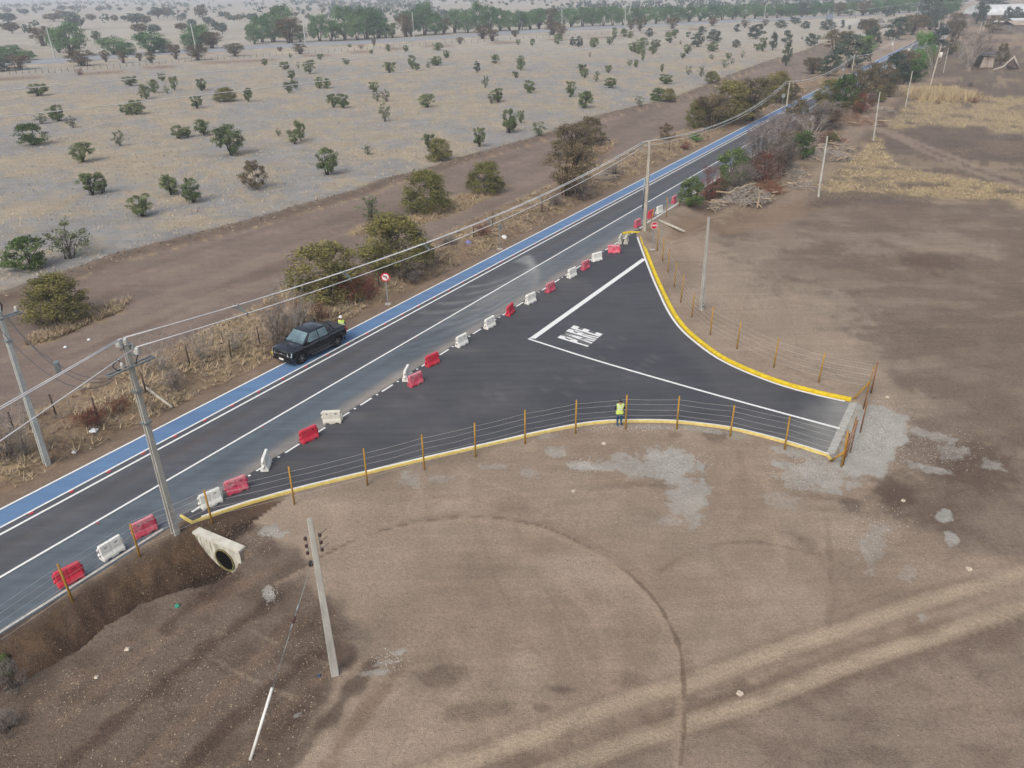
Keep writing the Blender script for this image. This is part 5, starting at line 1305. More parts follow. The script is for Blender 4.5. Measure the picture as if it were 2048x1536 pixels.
# ================================================================== PEOPLE
SKIN = mat('skin', S(196, 150, 122), S(178, 132, 106), 5, .6); HAIR = mat('black_hair', S(26, 22, 22), S(18, 16, 16), 9, .7)
NAVY = mat('navy_shirt', S(34, 42, 78), S(26, 32, 62), 6, .9); JEAN = mat('blue_jeans', S(44, 84, 132), S(30, 60, 104), 5, .9)
VEST = mat('yellow_vest', S(226, 246, 138), S(206, 236, 92), 3, .7); REFL = mat('silver_strip', S(232, 236, 232), S(214, 218, 214), 5, .4)
SHOE = mat('light_shoes', S(200, 208, 214), S(170, 178, 186), 5, .7); BOOT = mat('dark_boots', S(60, 50, 46), S(44, 36, 34), 5, .7); HELM = mat('white_helmet', S(242, 242, 240), S(230, 230, 228), 3, .3)
def skin_body(J, E_, root_i):
    me = bpy.data.meshes.new('sk'); me.from_pydata([j[0] for j in J], E_, []); o = bpy.data.objects.new('sk', me); COL.objects.link(o)
    md = o.modifiers.new('s', 'SKIN'); sv = me.skin_vertices[0].data if me.skin_vertices else None
    if sv is None:
        bm = bmesh.new(); bm.from_mesh(me); bm.verts.layers.skin.verify(); bm.to_mesh(me); bm.free(); sv = me.skin_vertices[0].data
    for i, j in enumerate(J): sv[i].radius = j[1] if hasattr(j[1], '__len__') else (j[1], j[1]); sv[i].use_root = (i == root_i)
    sb = o.modifiers.new('u', 'SUBSURF'); sb.levels = 2; sb.render_levels = 2
    bpy.context.view_layer.update(); out = bpy.data.meshes.new_from_object(o.evaluated_get(bpy.context.evaluated_depsgraph_get())); bpy.data.objects.remove(o)
    out.materials.clear(); return out
def person(loc, yaw, label, shoes, helmet, folded=True, lean=0.0):
    root = empty('person', loc, yaw, label, 'person')
    # facing +Y, left is -X
    J = []; E_ = []
    def j(x, y, z, r, parent=None):
        J.append(((x, y, z), r)); i = len(J) - 1
        if parent is not None: E_.append((parent, i))
        return i
    pel = j(0, 0, .95, (.15, .115)); ab = j(0, .01, 1.10, (.145, .11), pel); ch = j(0, 0, 1.30, (.175, .12), ab); nk0 = j(0, -.01, 1.45, (.085, .08), ch)
    nk = j(0, 0, 1.52, .055, nk0); h0 = j(0, .015, 1.60, (.072, .085), nk); h1 = j(0, .01, 1.68, (.082, .098), h0); h2 = j(0, 0, 1.74, (.06, .07), h1)
    for s_ in (-1, 1):
        hp = j(.095 * s_, 0, .88, (.10, .105), pel); kn = j(.105 * s_, .02, .48, (.062, .07), hp); an = j(.11 * s_, -.01, .11, (.045, .05), kn); hl = j(.11 * s_, -.02, .05, (.045, .045), an); toe = j(.125 * s_, .15, .04, (.045, .035), hl)
        sh = j(.19 * s_, -.01, 1.40, (.065, .07), ch)
        if folded: el = j(.27 * s_, .01, 1.13, (.05, .05), sh); wr = j(.10 * s_, .20, 1.12, (.033, .033), el); ps = j(.04 * s_, .22, 1.12, (.035, .022), wr); dirf = Vector((-.7 * s_, .3, -.1)).normalized()
        else: el = j(.29 * s_, -.03, 1.10, (.05, .05), sh); wr = j(.31 * s_, .10, .88, (.033, .033), el); ps = j(.31 * s_, .14, .82, (.035, .022), wr); dirf = Vector((0, .35, -.9)).normalized()
        up_ = Vector((0, .1, 1)).cross(dirf).normalized() if folded else Vector((1, 0, 0)); across = dirf.cross(up_).normalized() if folded else Vector((0, 1, .2)).normalized()
        P0 = Vector(J[ps][0])
        for k, (ln, ofs) in enumerate(((.075, .028), (.085, .010), (.08, -.010), (.062, -.028))):
            a = P0 + dirf * .035 + across * ofs; f1 = j(*a, .009, ps); f2 = j(*(a + dirf * ln * .5 + Vector((0, -.004, -.004))), .0085, f1); j(*(a + dirf * ln + Vector((0, -.016, -.010))), .0075, f2)
        a = P0 + across * .035; t1_ = j(*a, .011, ps); j(*(a + dirf * .035 + across * .022), .009, t1_)
    me = skin_body(J, E_, 0)
    mats_ = [SKIN, NAVY, JEAN, shoes]
    for m_ in mats_: me.materials.append(m_)
    idx = []
    for p in me.polygons:
        c = p.center
        hand = (folded and c.y > .165 and abs(c.x) < .11 and .95 < c.z < 1.3) or (not folded and c.z < .90 and abs(c.x) > .25)
        if c.z > 1.475 or hand: k = 0
        elif c.z > .93: k = 1
        elif c.z > .10: k = 2
        else: k = 3
        idx.append(k)
    me.polygons.foreach_set('material_index', idx); me.polygons.foreach_set('use_smooth', [True] * len(idx)); me.name = 'body'
    link('body', me, None, root)
    # vest: shell over the torso
    bm = bmesh.new(); bm.from_mesh(me)
    dl_ = [f for f in bm.faces if not (.86 < f.calc_center_median().z < 1.47 and abs(f.calc_center_median().x) < .205 and not (f.calc_center_median().y > .16 and folded))]
    bmesh.ops.delete(bm, geom=dl_, context='FACES')
    for v_ in bm.verts:
        v_.co += v_.normal * .022
        if v_.co.z < 1.0: v_.co += Vector((v_.co.x, v_.co.y, 0)) * .12
    bm.normal_update()
    vm = bpy.data.meshes.new('vest'); bm.to_mesh(vm); bm.free(); vm.materials.clear(); vm.materials.append(VEST); vm.materials.append(REFL)
    vm.polygons.foreach_set('material_index', [1 if (1.13 < p.center.z < 1.19 or 1.30 < p.center.z < 1.35 or (p.center.y < 0 and .08 < abs(p.center.x) < .125 and p.center.z > 1.15)) else 0 for p in vm.polygons]); link('vest', vm, None, root)
    mb = MB()
    for s_ in (-1, 1): mb.lathe((.03 * s_, .094, 1.665), [(.011, 0), (.011, .008), (.004, .012)], 8, (0, 1, 0))
    part('eyes', mb, mat('eye_dark', S(40, 32, 30), S(30, 24, 22), 9, .3), root)
    mb = MB(); mb.add([(-.012, .10, 1.64), (.012, .10, 1.64), (0, .122, 1.632), (0, .102, 1.668)], [(0, 1, 2), (0, 2, 3), (1, 3, 2)]); part('nose', mb, SKIN, root)
    mb = MB(); mb.box((0, .098, 1.605), (.042, .008, .009)); part('mouth', mb, mat('lip', S(150, 84, 78), S(140, 76, 70), 9, .5), root)
    for s_ in (-1, 1):
        mb = MB(); mb.lathe((.082 * s_, .0, 1.655), [(.02, 0), (.026, .008), (.012, .016)], 8, (s_, 0, 0)); part('ear', mb, SKIN, root)
    if helmet:
        mb = MB(); mb.lathe((0, .01, 1.70), [(.135, -.01), (.13, 0), (.128, .03), (.115, .08), (.08, .115), (.02, .13)], 18); mb.add([(-.08, .11, 1.692), (.08, .11, 1.692), (.06, .19, 1.685), (-.06, .19, 1.685), (-.08, .11, 1.702), (.08, .11, 1.702), (.06, .19, 1.693), (-.06, .19, 1.693)], [(0, 3, 2, 1), (4, 5, 6, 7), (0, 1, 5, 4), (1, 2, 6, 5), (2, 3, 7, 6), (3, 0, 4, 7)]); part('helmet', mb, HELM, root)
    else:
        bm = bmesh.new(); bm.from_mesh(me); bmesh.ops.delete(bm, geom=[f for f in bm.faces if not (f.calc_center_median().z > 1.60 and (f.calc_center_median().y < .03 or f.calc_center_median().z > 1.725))], context='FACES')
        for v_ in bm.verts: v_.co += v_.normal * .013
        hm = bpy.data.meshes.new('hair'); bm.to_mesh(hm); bm.free(); hm.materials.clear(); hm.materials.append(HAIR); link('hair', hm, None, root)
    return root
pp = on_ground(1238, 853)
person(pp, math.radians(6), 'person in yellow vest and jeans with folded arms, back turned, at the near fence', SHOE, False, True)
pq = G(681, 634, 1.66); pq = Vector((pq.x, pq.y, hz(pq)))
o_ = person(pq, math.radians(200), 'person in white helmet and yellow vest standing behind the pickup', BOOT, True, True)

# ================================================================== VEGETATION
def quads_cloud(C, sz, rs, asp=.55, up=0.0, droop=0.0):
    """one leaf-sized quad per centre"""
    n = len(C); d = rs.normal(size=(n, 3)); d[:, 2] = d[:, 2] * (1 - up) + up * np.abs(d[:, 2]) - droop * 1.5
    d /= np.linalg.norm(d, axis=1)[:, None] + 1e-9
    e = rs.normal(size=(n, 3)); e -= (e * d).sum(1)[:, None] * d; e /= np.linalg.norm(e, axis=1)[:, None] + 1e-9
    s = (sz * rs.uniform(.6, 1.4, n))[:, None]
    a = d * s * .5; b = e * s * asp * .5
    V = np.stack([C - a - b, C + a - b * .6, C + a + b * .6, C - a + b], 1).reshape(-1, 3)
    return V, np.arange(n * 4).reshape(n, 4)
def leafy(name, C, sz, rs, m, asp=.55, up=0.0, droop=0.0, tone=None):
    V, Q = quads_cloud(C, sz, rs, asp, up, droop)
    me = np_mesh(name, V, Q); t = rs.uniform(0, 1, len(C)) if tone is None else np.clip(tone + rs.normal(0, .18, len(C)), 0, 1)
    at = me.attributes.new('leaf', 'FLOAT', 'POINT'); at.data.foreach_set('value', np.repeat(t, 4).astype(np.float32))
    me.materials.append(m); return me
def stems(mb, rg, n, h, spread, r0, seg=4, curve=.3, base=.05, zmin=.5):
    tips = []
    for i in range(n):
        a = rg.uniform(0, 2 * math.pi); q = math.sqrt(rg.random()) * spread; zt = h * rg.uniform(zmin, 1) * (1 - .35 * (q / spread) ** 2)
        b = Vector((rg.gauss(0, base), rg.gauss(0, base), 0)); t = Vector((q * math.cos(a), q * math.sin(a), zt))
        mid = b.lerp(t, .5) + Vector((-(t.x - b.x) * curve * .4 + rg.gauss(0, .03), -(t.y - b.y) * curve * .4 + rg.gauss(0, .03), zt * .06))
        r = r0 * rg.uniform(.6, 1.1); mb.tube([b - Vector((0, 0, .06)), mid, t], [r, r * .6, r * .2], seg, cap=False); tips.append((t, mid))
    return tips
def shrub(name, seed, kind):
    """unit shrub (1 high, 1 across); returns list of (part name, mesh)"""
    rs = np.random.RandomState(seed); rg = random.Random(seed); P = SHRUBS[kind]; mb = MB()
    n = P['clumps']; sh = P.get('shape', 'dome'); cl = []
    for i in range(n):
        a = rg.uniform(0, 6.283)
        if sh == 'vase': z = .14 + .74 * rg.random() ** .85; q = (.14 + .32 * min(1, z / .5)) * math.sqrt(rg.uniform(.0, 1)) * math.sqrt(max(.1, 1 - (max(z - .5, 0) / .62) ** 2))
        elif sh == 'low': z = .08 + .5 * rg.random(); q = .46 * math.sqrt(rg.random()) * math.sqrt(max(.05, 1 - (z / .8) ** 2))
        elif sh == 'umbrella': z = .12 + .78 * rg.random() ** .7; q = .46 * math.sqrt(rg.uniform(.0, 1)) * min(1, z / .5) * math.sqrt(max(.1, 1 - (max(z - .45, 0) / .62) ** 2))
        elif sh == 'tree': z = .16 + .74 * rg.random(); q = .42 * math.sqrt(rg.uniform(.2, 1)) * math.sqrt(max(.05, 1 - ((z - .42) / .52) ** 2))
        else: z = .10 + .82 * rg.random(); q = .45 * math.sqrt(rg.uniform(.08, 1)) * math.sqrt(max(.06, 1 - (max(z - .28, 0) / .68) ** 2))
        cl.append((Vector((q * math.cos(a), q * math.sin(a), z)), rg.uniform(.65, 1.25) * P.get('cr', .12), rg.random()))
    # lean the whole thing a little and knock a bite out of it, so that no two outlines agree
    ba = rg.uniform(0, 6.283); bite = Vector((.40 * math.cos(ba), .40 * math.sin(ba), rg.uniform(.4, .8)))
    if P.get('bite', 1): cl = [c for c in cl if (c[0] - bite).length > .17] or cl
    tips = []
    order = sorted(cl, key=lambda c: -c[0].z)[:P['stems']] if sh in ('vase', 'umbrella') else rg.sample(cl, min(P['stems'], len(cl)))
    for t, r_, _ in order:
        b = Vector((rg.gauss(0, P.get('base', .04)), rg.gauss(0, P.get('base', .04)), 0)); cv = P.get('curve', .3)
        mid = b.lerp(t, .5) + Vector((-(t.x - b.x) * cv * .4 + rg.gauss(0, .02), -(t.y - b.y) * cv * .4 + rg.gauss(0, .02), t.z * .05)); r = P.get('r', .02) * rg.uniform(.6, 1.1)
        mb.tube([b - Vector((0, 0, .06)), mid, t], [r, r * .6, r * .22], 4, cap=False)
        for _ in range(P.get('twigs', 0)):
            k = rg.uniform(.3, 1); p = mid.lerp(t, k); d_ = Vector((p.x + rg.gauss(0, .15), p.y + rg.gauss(0, .15), rg.uniform(.05, .35))).normalized() * rg.uniform(.08, .2); q_ = p + d_
            mb.tube([p, p.lerp(q_, .5) + Vector((0, 0, .012)), q_], [r * .32, r * .22, r * .1], 3, cap=False)
    tm = mb.mesh(name + '_trunk'); tm.materials.append(P['bark']); out = [('trunk', tm)]
    per = P['leaves'] // len(cl); C = []; T = []
    for p, r, tn in cl:
        d = rs.normal(size=(per, 3)); d /= np.linalg.norm(d, axis=1)[:, None]; q = r * rs.uniform(0, 1, per) ** .5
        C.append(np.array(p) + d * q[:, None] * np.array([1.15, 1.15, .8])); T.append(np.full(per, tn) * .7 + .15)
    C = np.concatenate(C); T = np.concatenate(T); C[:, 2] = np.abs(C[:, 2]) + .015
    # fit to the unit size
    sx = .5 / max(np.percentile(np.abs(C[:, 0]), 98), 1e-3); sy = .5 / max(np.percentile(np.abs(C[:, 1]), 98), 1e-3); sz = 1 / np.percentile(C[:, 2], 99.5)
    C *= np.array([sx, sy, sz]); tv = np.empty(len(tm.vertices) * 3); tm.vertices.foreach_get('co', tv); tv = tv.reshape(-1, 3) * np.array([sx, sy, sz]); tm.vertices.foreach_set('co', tv.ravel()); tm.update()
    out.append(('crown', leafy(name + '_crown', C, P['leaf'], rs, P['m'], P.get('asp', .5), P.get('up', .2), P.get('droop', 0), T)))
    return out
GREEN = leaf_mat('shrub_leaf', S(58, 70, 50), S(116, 128, 88), .2, 1.5); LUSH = leaf_mat('lush_leaf', S(48, 66, 40), S(98, 120, 66), .2, 1.2); OLIVE = leaf_mat('acacia_leaf', S(76, 76, 50), S(130, 126, 74), .15, 1.35)
PALEG = leaf_mat('pale_leaf', S(84, 92, 76), S(132, 138, 108), .2, 1.3); BROWNL = leaf_mat('brown_leaf', S(76, 68, 56), S(122, 110, 84), .2, 1.25); PEPPER = leaf_mat('pepper_leaf', S(58, 84, 62), S(106, 136, 92), .2, 1.25); DKG = leaf_mat('dark_leaf', S(52, 62, 58), S(88, 100, 86), .2, 1.3)
REDL_ = leaf_mat('russet_twigs', S(84, 46, 40), S(132, 78, 62), .2, 1.2); GREYL = leaf_mat('grey_twigs', S(92, 86, 86), S(138, 130, 126), .2, 1.4); TAN = leaf_mat('straw', S(132, 118, 98), S(190, 174, 144), .12, 1.2); BRIGHT = leaf_mat('bright_leaf', S(74, 104, 62), S(116, 148, 84), .2, 1.3)
BARK = mat('grey_bark', S(104, 94, 88), S(72, 64, 60), 8, .9); BARKD = mat('dark_bark', S(66, 56, 52), S(46, 40, 38), 8, .9); DEADB = mat('dead_wood', S(206, 198, 190), S(150, 142, 136), 6, .9)
SHRUBS = dict(
    green=dict(shape='vase', stems=9, leaves=3600, clumps=40, m=GREEN, leaf=.05, bark=BARKD, cr=.13, up=.4),
    lush=dict(shape='dome', stems=8, leaves=3600, clumps=44, m=LUSH, leaf=.05, bark=BARKD, cr=.13),
    sparse=dict(shape='vase', stems=12, leaves=1300, clumps=30, m=PALEG, leaf=.05, bark=BARK, cr=.11, twigs=2, r=.014),
    olive=dict(shape='dome', stems=16, leaves=13000, clumps=110, m=OLIVE, leaf=.029, bark=BARK, cr=.115, twigs=4, r=.013, up=.5, base=.06),
    acacia=dict(shape='umbrella', stems=18, leaves=9000, clumps=90, m=BROWNL, leaf=.027, bark=BARKD, cr=.10, twigs=5, r=.013, up=.5, base=.06),
    round=dict(shape='dome', stems=8, leaves=3200, clumps=44, m=DKG, leaf=.052, bark=BARKD, cr=.13),
    dead=dict(shape='dome', stems=46, leaves=3200, clumps=80, m=GREYL, leaf=.06, asp=.10, bark=BARK, cr=.13, twigs=6, r=.009, up=.6, base=.10, bite=0),
    russet=dict(shape='low', stems=26, leaves=2200, clumps=50, m=REDL_, leaf=.055, asp=.13, bark=BARKD, cr=.13, twigs=3, r=.009, up=.4, base=.12, bite=0),
    pepper=dict(shape='tree', stems=7, leaves=4200, clumps=54, m=PEPPER, leaf=.05, asp=.4, bark=BARK, cr=.15, droop=.5, r=.028),
    bright=dict(shape='tree', stems=7, leaves=4000, clumps=44, m=BRIGHT, leaf=.045, bark=BARK, cr=.15, r=.024),
    bare=dict(shape='vase', stems=30, leaves=1100, clumps=36, m=GREYL, leaf=.06, asp=.08, bark=DEADB, cr=.10, twigs=7, r=.008, up=.7, base=.03, bite=0),
    mixed=dict(shape='dome', stems=12, leaves=3000, clumps=40, m=BROWNL, leaf=.045, bark=BARK, cr=.12, twigs=3, r=.013))
PROTO = {}
def plant(name, kind, px, py, hpx, wpx, label, group, cat='shrub', var=None, z0=None, loc=None, hw=None, rz=None):
    key = (kind, (var if var is not None else int(px * 7 + py * 3)) % 3)
    if key not in PROTO: PROTO[key] = shrub(kind + str(key[1]), hash_i(kind) + key[1] * 17, kind)
    if loc is None:
        b = on_ground(px, py) if z0 is None else G(px, py)
        t = top_of(b, (px, py - hpx)); ww = (G(px + wpx / 2, py) - G(px - wpx / 2, py)).length; hh = max(t.z - b.z - .12 * ww * H / b.length, .7 * (t.z - b.z), .3)
    else: b = loc; hh, ww = hw
    o = empty(name, b - Vector((0, 0, .04)), rz if rz is not None else (px * 1.7 + py) % 6.28, label, cat, group)
    for pn, me in PROTO[key]: link(pn, me, None, o)
    o.scale = (ww * .93, ww * .93, hh * 1.16); return o
def hash_i(s): return sum(ord(c) * (i + 3) for i, c in enumerate(s)) % 1000
# ---- shrubs of the dry field: (x, y of the foot, height, width) in photo pixels, kind
FIELD = """76 192 22 36 g;262 172 17 26 g;325 162 14 14 g;350 181 25 15 g;335 187 16 12 s;309 186 24 20 g;293 198 26 18 g;283 196 20 18 s;403 181 21 20 g;452 203 25 44 o;498 203 24 20 g;394 217 22 22 g;273 229 26 34 g;256 229 18 26 g;118 242 28 32 g;83 248 20 26 s;146 256 22 22 s;66 290 39 56 l;240 292 28 26 s;168 324 36 42 g;358 277 24 32 g;376 274 18 20 g;408 272 30 30 g;462 311 54 60 g;185 390 42 42 g;205 387 34 22 g;342 390 36 40 g;388 405 42 40 g;286 433 39 46 g;512 378 50 56 x;529 131 12 12 g;570 139 14 20 g;597 137 12 8 s;620 148 25 22 g;583 159 16 14 g;578 186 20 18 g;590 177 15 14 g;640 177 20 18 g;654 177 18 18 g;666 215 24 22 g;688 216 25 24 g;748 184 18 20 g;755 202 18 18 s;773 203 22 20 s;854 215 24 30 g;770 243 34 26 s;590 288 26 24 g;602 282 36 20 g;557 272 14 12 s;655 350 48 44 g;736 309 18 22 s;857 296 26 24 g;880 321 40 50 o;958 294 34 24 g;692 129 11 14 g;779 146 20 24 g;826 138 24 16 g;833 141 14 14 g;856 138 14 10 s;874 131 16 26 g;954 145 20 14 r;990 127 16 18 g;970 176 22 16 s;983 207 22 20 s;997 204 24 24 g;892 116 14 14 g;876 101 14 22 g;811 103 11 12 g;777 103 13 10 g;743 108 8 8 g;641 119 10 12 g;581 116 9 8 s;722 97 8 14 d;1018 266 42 34 g;1042 246 22 14 g;1036 90 10 10 g;1065 92 13 10 g;1145 92 16 12 r;1157 94 19 18 r;1116 88 18 22 g;1188 96 18 20 g;1219 89 14 15 g;1180 114 9 6 d;1041 141 26 18 g;1031 156 12 12 g;1163 146 16 18 g;1169 156 16 18 g;1217 145 13 15 g;1192 164 20 16 s;1219 176 18 26 g;1060 186 22 22 g;1141 194 28 20 g;1170 216 30 36 g;1278 214 20 18 s;1316 202 24 30 l;1336 202 22 32 o;1333 168 17 28 g;1258 132 12 14 s;1272 135 14 10 g;1286 122 20 9 g;1270 104 18 26 g;1284 98 20 26 g;1278 108 16 18 g;1305 108 14 18 g;1312 97 16 20 g;1324 144 14 8 g;1340 86 20 22 g;1361 89 8 6 d;1366 116 9 12 g;1375 107 16 18 g;1394 94 26 28 r;1426 103 16 26 g;1427 86 24 30 r;1472 95 14 18 r;1424 119 10 14 s;1377 150 17 14 s;1402 153 18 20 s;1424 165 20 32 o;1449 135 15 18 s;1464 128 10 10 s;1456 117 10 14 g;1485 116 13 10 s;1525 103 24 16 g;1514 101 12 16 g;1512 78 26 36 r;1404 68 14 20 r;1474 64 14 14 r;1376 75 10 10 g;1350 72 12 14 g;1298 74 16 16 r;1248 74 15 16 g;1228 78 20 12 g;1260 76 12 14 g;1571 132 42 20 r;1545 101 32 18 r;1573 86 22 22 r;1622 92 22 26 r;1604 79 6 6 d;1637 79 8 10 g;1655 60 18 34 r;1610 58 14 20 r;1562 56 14 26 r;1684 56 14 10 r;1698 60 9 7 r;1722 60 16 18 r;1740 56 12 14 r;1590 48 12 24 r;60 537 58 82 l;140 516 68 84 s;1077 272 26 32 s;700 95 6 8 g;160 150 12 16 d;430 60 12 16 r"""
KN = dict(g=('green', 'green shrub'), s=('sparse', 'thin pale green shrub'), o=('olive', 'olive green shrub'), l=('lush', 'lush bright green shrub'), x=('mixed', 'half dry brown shrub'), r=('round', 'dark green shrub'), d=('russet', 'dark reddish shrub'))
rows = []
for q in FIELD.split(';'):
    a = q.split(); rows.append((float(a[0]), float(a[1]), float(a[2]), float(a[3]), a[4]))
def zone(y): return 'in the near dry field' if y > 250 else 'in the mid dry field' if y > 165 else 'in the back dry field' if y > 112 else 'at the dry field far edge'
def ordinal(i, n):
    w = ['first', 'second', 'third', 'fourth', 'fifth', 'sixth', 'seventh', 'eighth', 'ninth', 'tenth', 'eleventh', 'twelfth']
    if i == 0: return 'leftmost'
    if i == n - 1: return 'rightmost'
    if i < 12: return w[i] + ' from left'
    k = n - 1 - i
    return w[k] + ' from right' if k < 12 else str(i + 1) + 'th from left'
groups = {}
for r_ in rows:
    dist_ = G(r_[0], r_[1]).length; hh_ = r_[2] / 1560 * dist_
    size = 'small' if hh_ < 2.2 else 'mid-sized' if hh_ < 3.3 else 'large'
    shape = 'broad' if r_[3] > r_[2] * 1.35 else 'narrow' if r_[3] < r_[2] * .75 else 'round'
    groups.setdefault((size, shape, r_[4], zone(r_[1])), []).append(r_)
for (size, shape, k, zn), rr in groups.items():
    rr.sort(key=lambda q: q[0])
    for i, (x_, y_, h_, w_, _) in enumerate(rr):
        base_ = '%s %s %s %s' % (size, shape, KN[k][1], zn)
        lab = base_ if len(rr) == 1 else base_ + ', ' + ordinal(i, len(rr))
        plant('field_shrub', KN[k][0], x_, y_, h_, w_, lab, 'shrubs dotted over the dry field')
# ---- big bushes beside the track and road
for x_, y_, h_, w_, k, lab in (
        (122, 645, 90, 120, 'olive', 'large yellow-green acacia bush on its grass island in the dirt track, far left'),
        (655, 592, 98, 150, 'olive', 'yellow-green acacia bush behind the pickup, lowest of the two big ones'),
        (792, 538, 100, 140, 'olive', 'largest olive acacia bush, behind the no left turn sign'),
        (742, 440, 42, 56, 'sparse', 'small grey green bush poking up above the largest olive acacia'),
        (855, 424, 74, 96, 'olive', 'rounded dark olive bush between the dirt track lanes'),
        (972, 386, 56, 74, 'olive', 'olive bush on the grass island beneath the two field shrubs'),
        (1140, 392, 92, 96, 'acacia', 'spreading brown thorn bush leaning left behind the wires'),
        (1146, 318, 62, 92, 'acacia', 'brown-topped bush with blackened trunk on the island of yellow grass'),
        (1184, 292, 52, 62, 'mixed', 'dark bush with rust red leaves at the right of the yellow grass island'),
        (1333, 280, 30, 34, 'mixed', 'small brown green bush on the verge behind the curb tip pole wires'),
        (1394, 256, 50, 50, 'olive', 'first of the brown bushes along the verge wires, leftmost'),
        (1420, 258, 60, 66, 'acacia', 'grey brown bush just right of the leftmost verge bush'),
        (1458, 246, 74, 92, 'olive', 'tall olive brown bush in the middle of the verge clump'),
        (1500, 240, 74, 84, 'acacia', 'dark trunked bush closing the verge clump on the right'),
        (1550, 206, 56, 62, 'olive', 'yellow-green bush behind the second roadside pole'),
        (1582, 200, 30, 40, 'mixed', 'low brown bush right of the second roadside pole'),
        (1625, 148, 30, 44, 'acacia', 'low brown bush left of the third roadside pole'),
        (1655, 152, 38, 44, 'round', 'low dark bush touching the third roadside pole wires'),
        (1672, 108, 42, 60, 'acacia', 'grey brown bush at the end of the dirt track'),
        (1700, 135, 58, 76, 'round', 'large dark green tree-like bush behind the third roadside pole'),
        (1728, 112, 36, 40, 'bright', 'yellow green bush right of the large dark one'),
        (1742, 100, 40, 36, 'round', 'blue green bush beside the blue lane bend'),
        (1738, 76, 34, 46, 'acacia', 'grey leafless bush above the blue green one'),
        (1790, 80, 40, 56, 'round', 'big dark bush left of the fourth roadside pole'),
        (1826, 70, 36, 60, 'acacia', 'broad brown green tree crown above the fourth roadside pole'),
        (1860, 60, 30, 56, 'round', 'dark crown behind the distant roadside wires')):
    plant('roadside_bush' if h_ < 60 else 'acacia_bush', k, x_, y_, h_, w_, lab, 'bushes between dirt track and road', 'bush')
for x_, y_, h_, w_, k, lab in (
        (1381, 411, 52, 54, 'lush', 'dense dark green bush at the near end of the brush row, above the fence post'),
        (1417, 402, 66, 46, 'russet', 'reddish leafless bush behind the near green bush'),
        (1462, 368, 64, 66, 'lush', 'bright green bush in front of the grey thicket'),
        (1436, 400, 40, 40, 'mixed', 'dim brown bush below the bright green one'),
        (1512, 362, 104, 82, 'dead', 'tall grey leafless thicket, biggest of the brush row'),
        (1478, 388, 56, 66, 'dead', 'grey twiggy bush behind the small heap of sticks'), (1562, 350, 72, 70, 'dead', 'grey bush leaning over the dark twig heap'), (1618, 296, 62, 70, 'bare', 'bare grey bush above the pale branch heap'), (1652, 258, 52, 70, 'dead', 'broad grey bush above the maroon heap'),
        (1540, 330, 90, 70, 'dead', 'grey leafless thicket right of the biggest one'),
        (1530, 366, 60, 66, 'russet', 'reddish dry twigs at the foot of the grey thicket'),
        (1568, 282, 52, 76, 'dead', 'grey twigs beside the road above the thicket'),
        (1600, 316, 48, 52, 'lush', 'green bush inside the grey thicket on its right side'),
        (1590, 262, 56, 60, 'mixed', 'brown green bush between thicket and road'),
        (1632, 262, 44, 56, 'dead', 'grey bush over the heap of cut branches'),
        (1660, 214, 50, 70, 'olive', 'olive bush hiding the road left of the brown trees'),
        (1686, 218, 60, 52, 'lush', 'dark green bush by the road, upper brush row'),
        (1716, 205, 60, 70, 'acacia', 'olive brown tree crown, widest of the upper brush row'),
        (1722, 228, 40, 46, 'russet', 'maroon bush under the olive brown crown'),
        (1752, 184, 52, 60, 'acacia', 'olive brown crown right of the widest one'),
        (1786, 170, 56, 56, 'round', 'dark bush just left of the pale pole with white box'),
        (1806, 150, 44, 50, 'acacia', 'brown green crown below the bright green tree'),
        (1838, 142, 68, 50, 'bright', 'bright green tree standing out in the roadside row'),
        (1828, 164, 40, 46, 'lush', 'green bush under the bright green tree'),
        (1862, 152, 56, 48, 'bare', 'leafless grey tree right of the bright green one'),
        (1876, 96, 36, 52, 'round', 'dark green crown right of the road bend'),
        (1906, 84, 38, 46, 'acacia', 'brown crown above the slim grey pole'),
        (1856, 50, 52, 56, 'round', 'big dark tree left side of the far road'),
        (1884, 36, 46, 60, 'pepper', 'tall green tree behind the big dark far tree'),
        (1912, 60, 30, 36, 'acacia', 'brown far bush at the road edge'),
        (1928, 68, 34, 36, 'bare', 'bare grey tree between far bush and cypress'),
        (1953, 48, 40, 26, 'round', 'dark cypress-like tree beside the far road, right'),
        (1966, 50, 34, 22, 'round', 'dark cypress-like tree just right of its twin'),
        (1900, 26, 30, 44, 'pepper', 'far green crown above the road'),
        (1985, 22, 22, 60, 'round', 'dark far treetops left of the white posts'),
        (1935, 140, 66, 60, 'bare', 'big leafless grey tree left of the broken hut'),
        (1955, 132, 60, 54, 'dead', 'dense grey leafless tree behind the broken hut'),
        (1920, 118, 50, 44, 'bare', 'pale leafless tree behind the leaning transformer pole'),
        (2000, 130, 38, 32, 'mixed', 'ochre brown bush right of the broken hut'),
        (1985, 66, 30, 40, 'mixed', 'brown tree left of the farm roofs'),
        (2012, 46, 28, 22, 'round', 'small dark tree before the white shed, left'),
        (2030, 46, 28, 22, 'round', 'small dark tree before the white shed, middle'),
        (2048, 46, 28, 20, 'round', 'small dark tree before the white shed, at the picture edge'),
        (1948, 206, 10, 26, 'russet', 'low dark red mound in the dry grass, right'),
        (1876, 208, 6, 14, 'russet', 'tiny dark red mound below the tall pale grass'),
        (1940, 172, 8, 12, 'dead', 'little dark bush on the dark soil')):
    plant('brush_row_bush' if k in ('dead', 'russet', 'mixed', 'bare') else 'bush', k, x_, y_, h_, w_, lab, 'bushes and trees along the right of the road', 'bush' if h_ < 50 else 'tree')
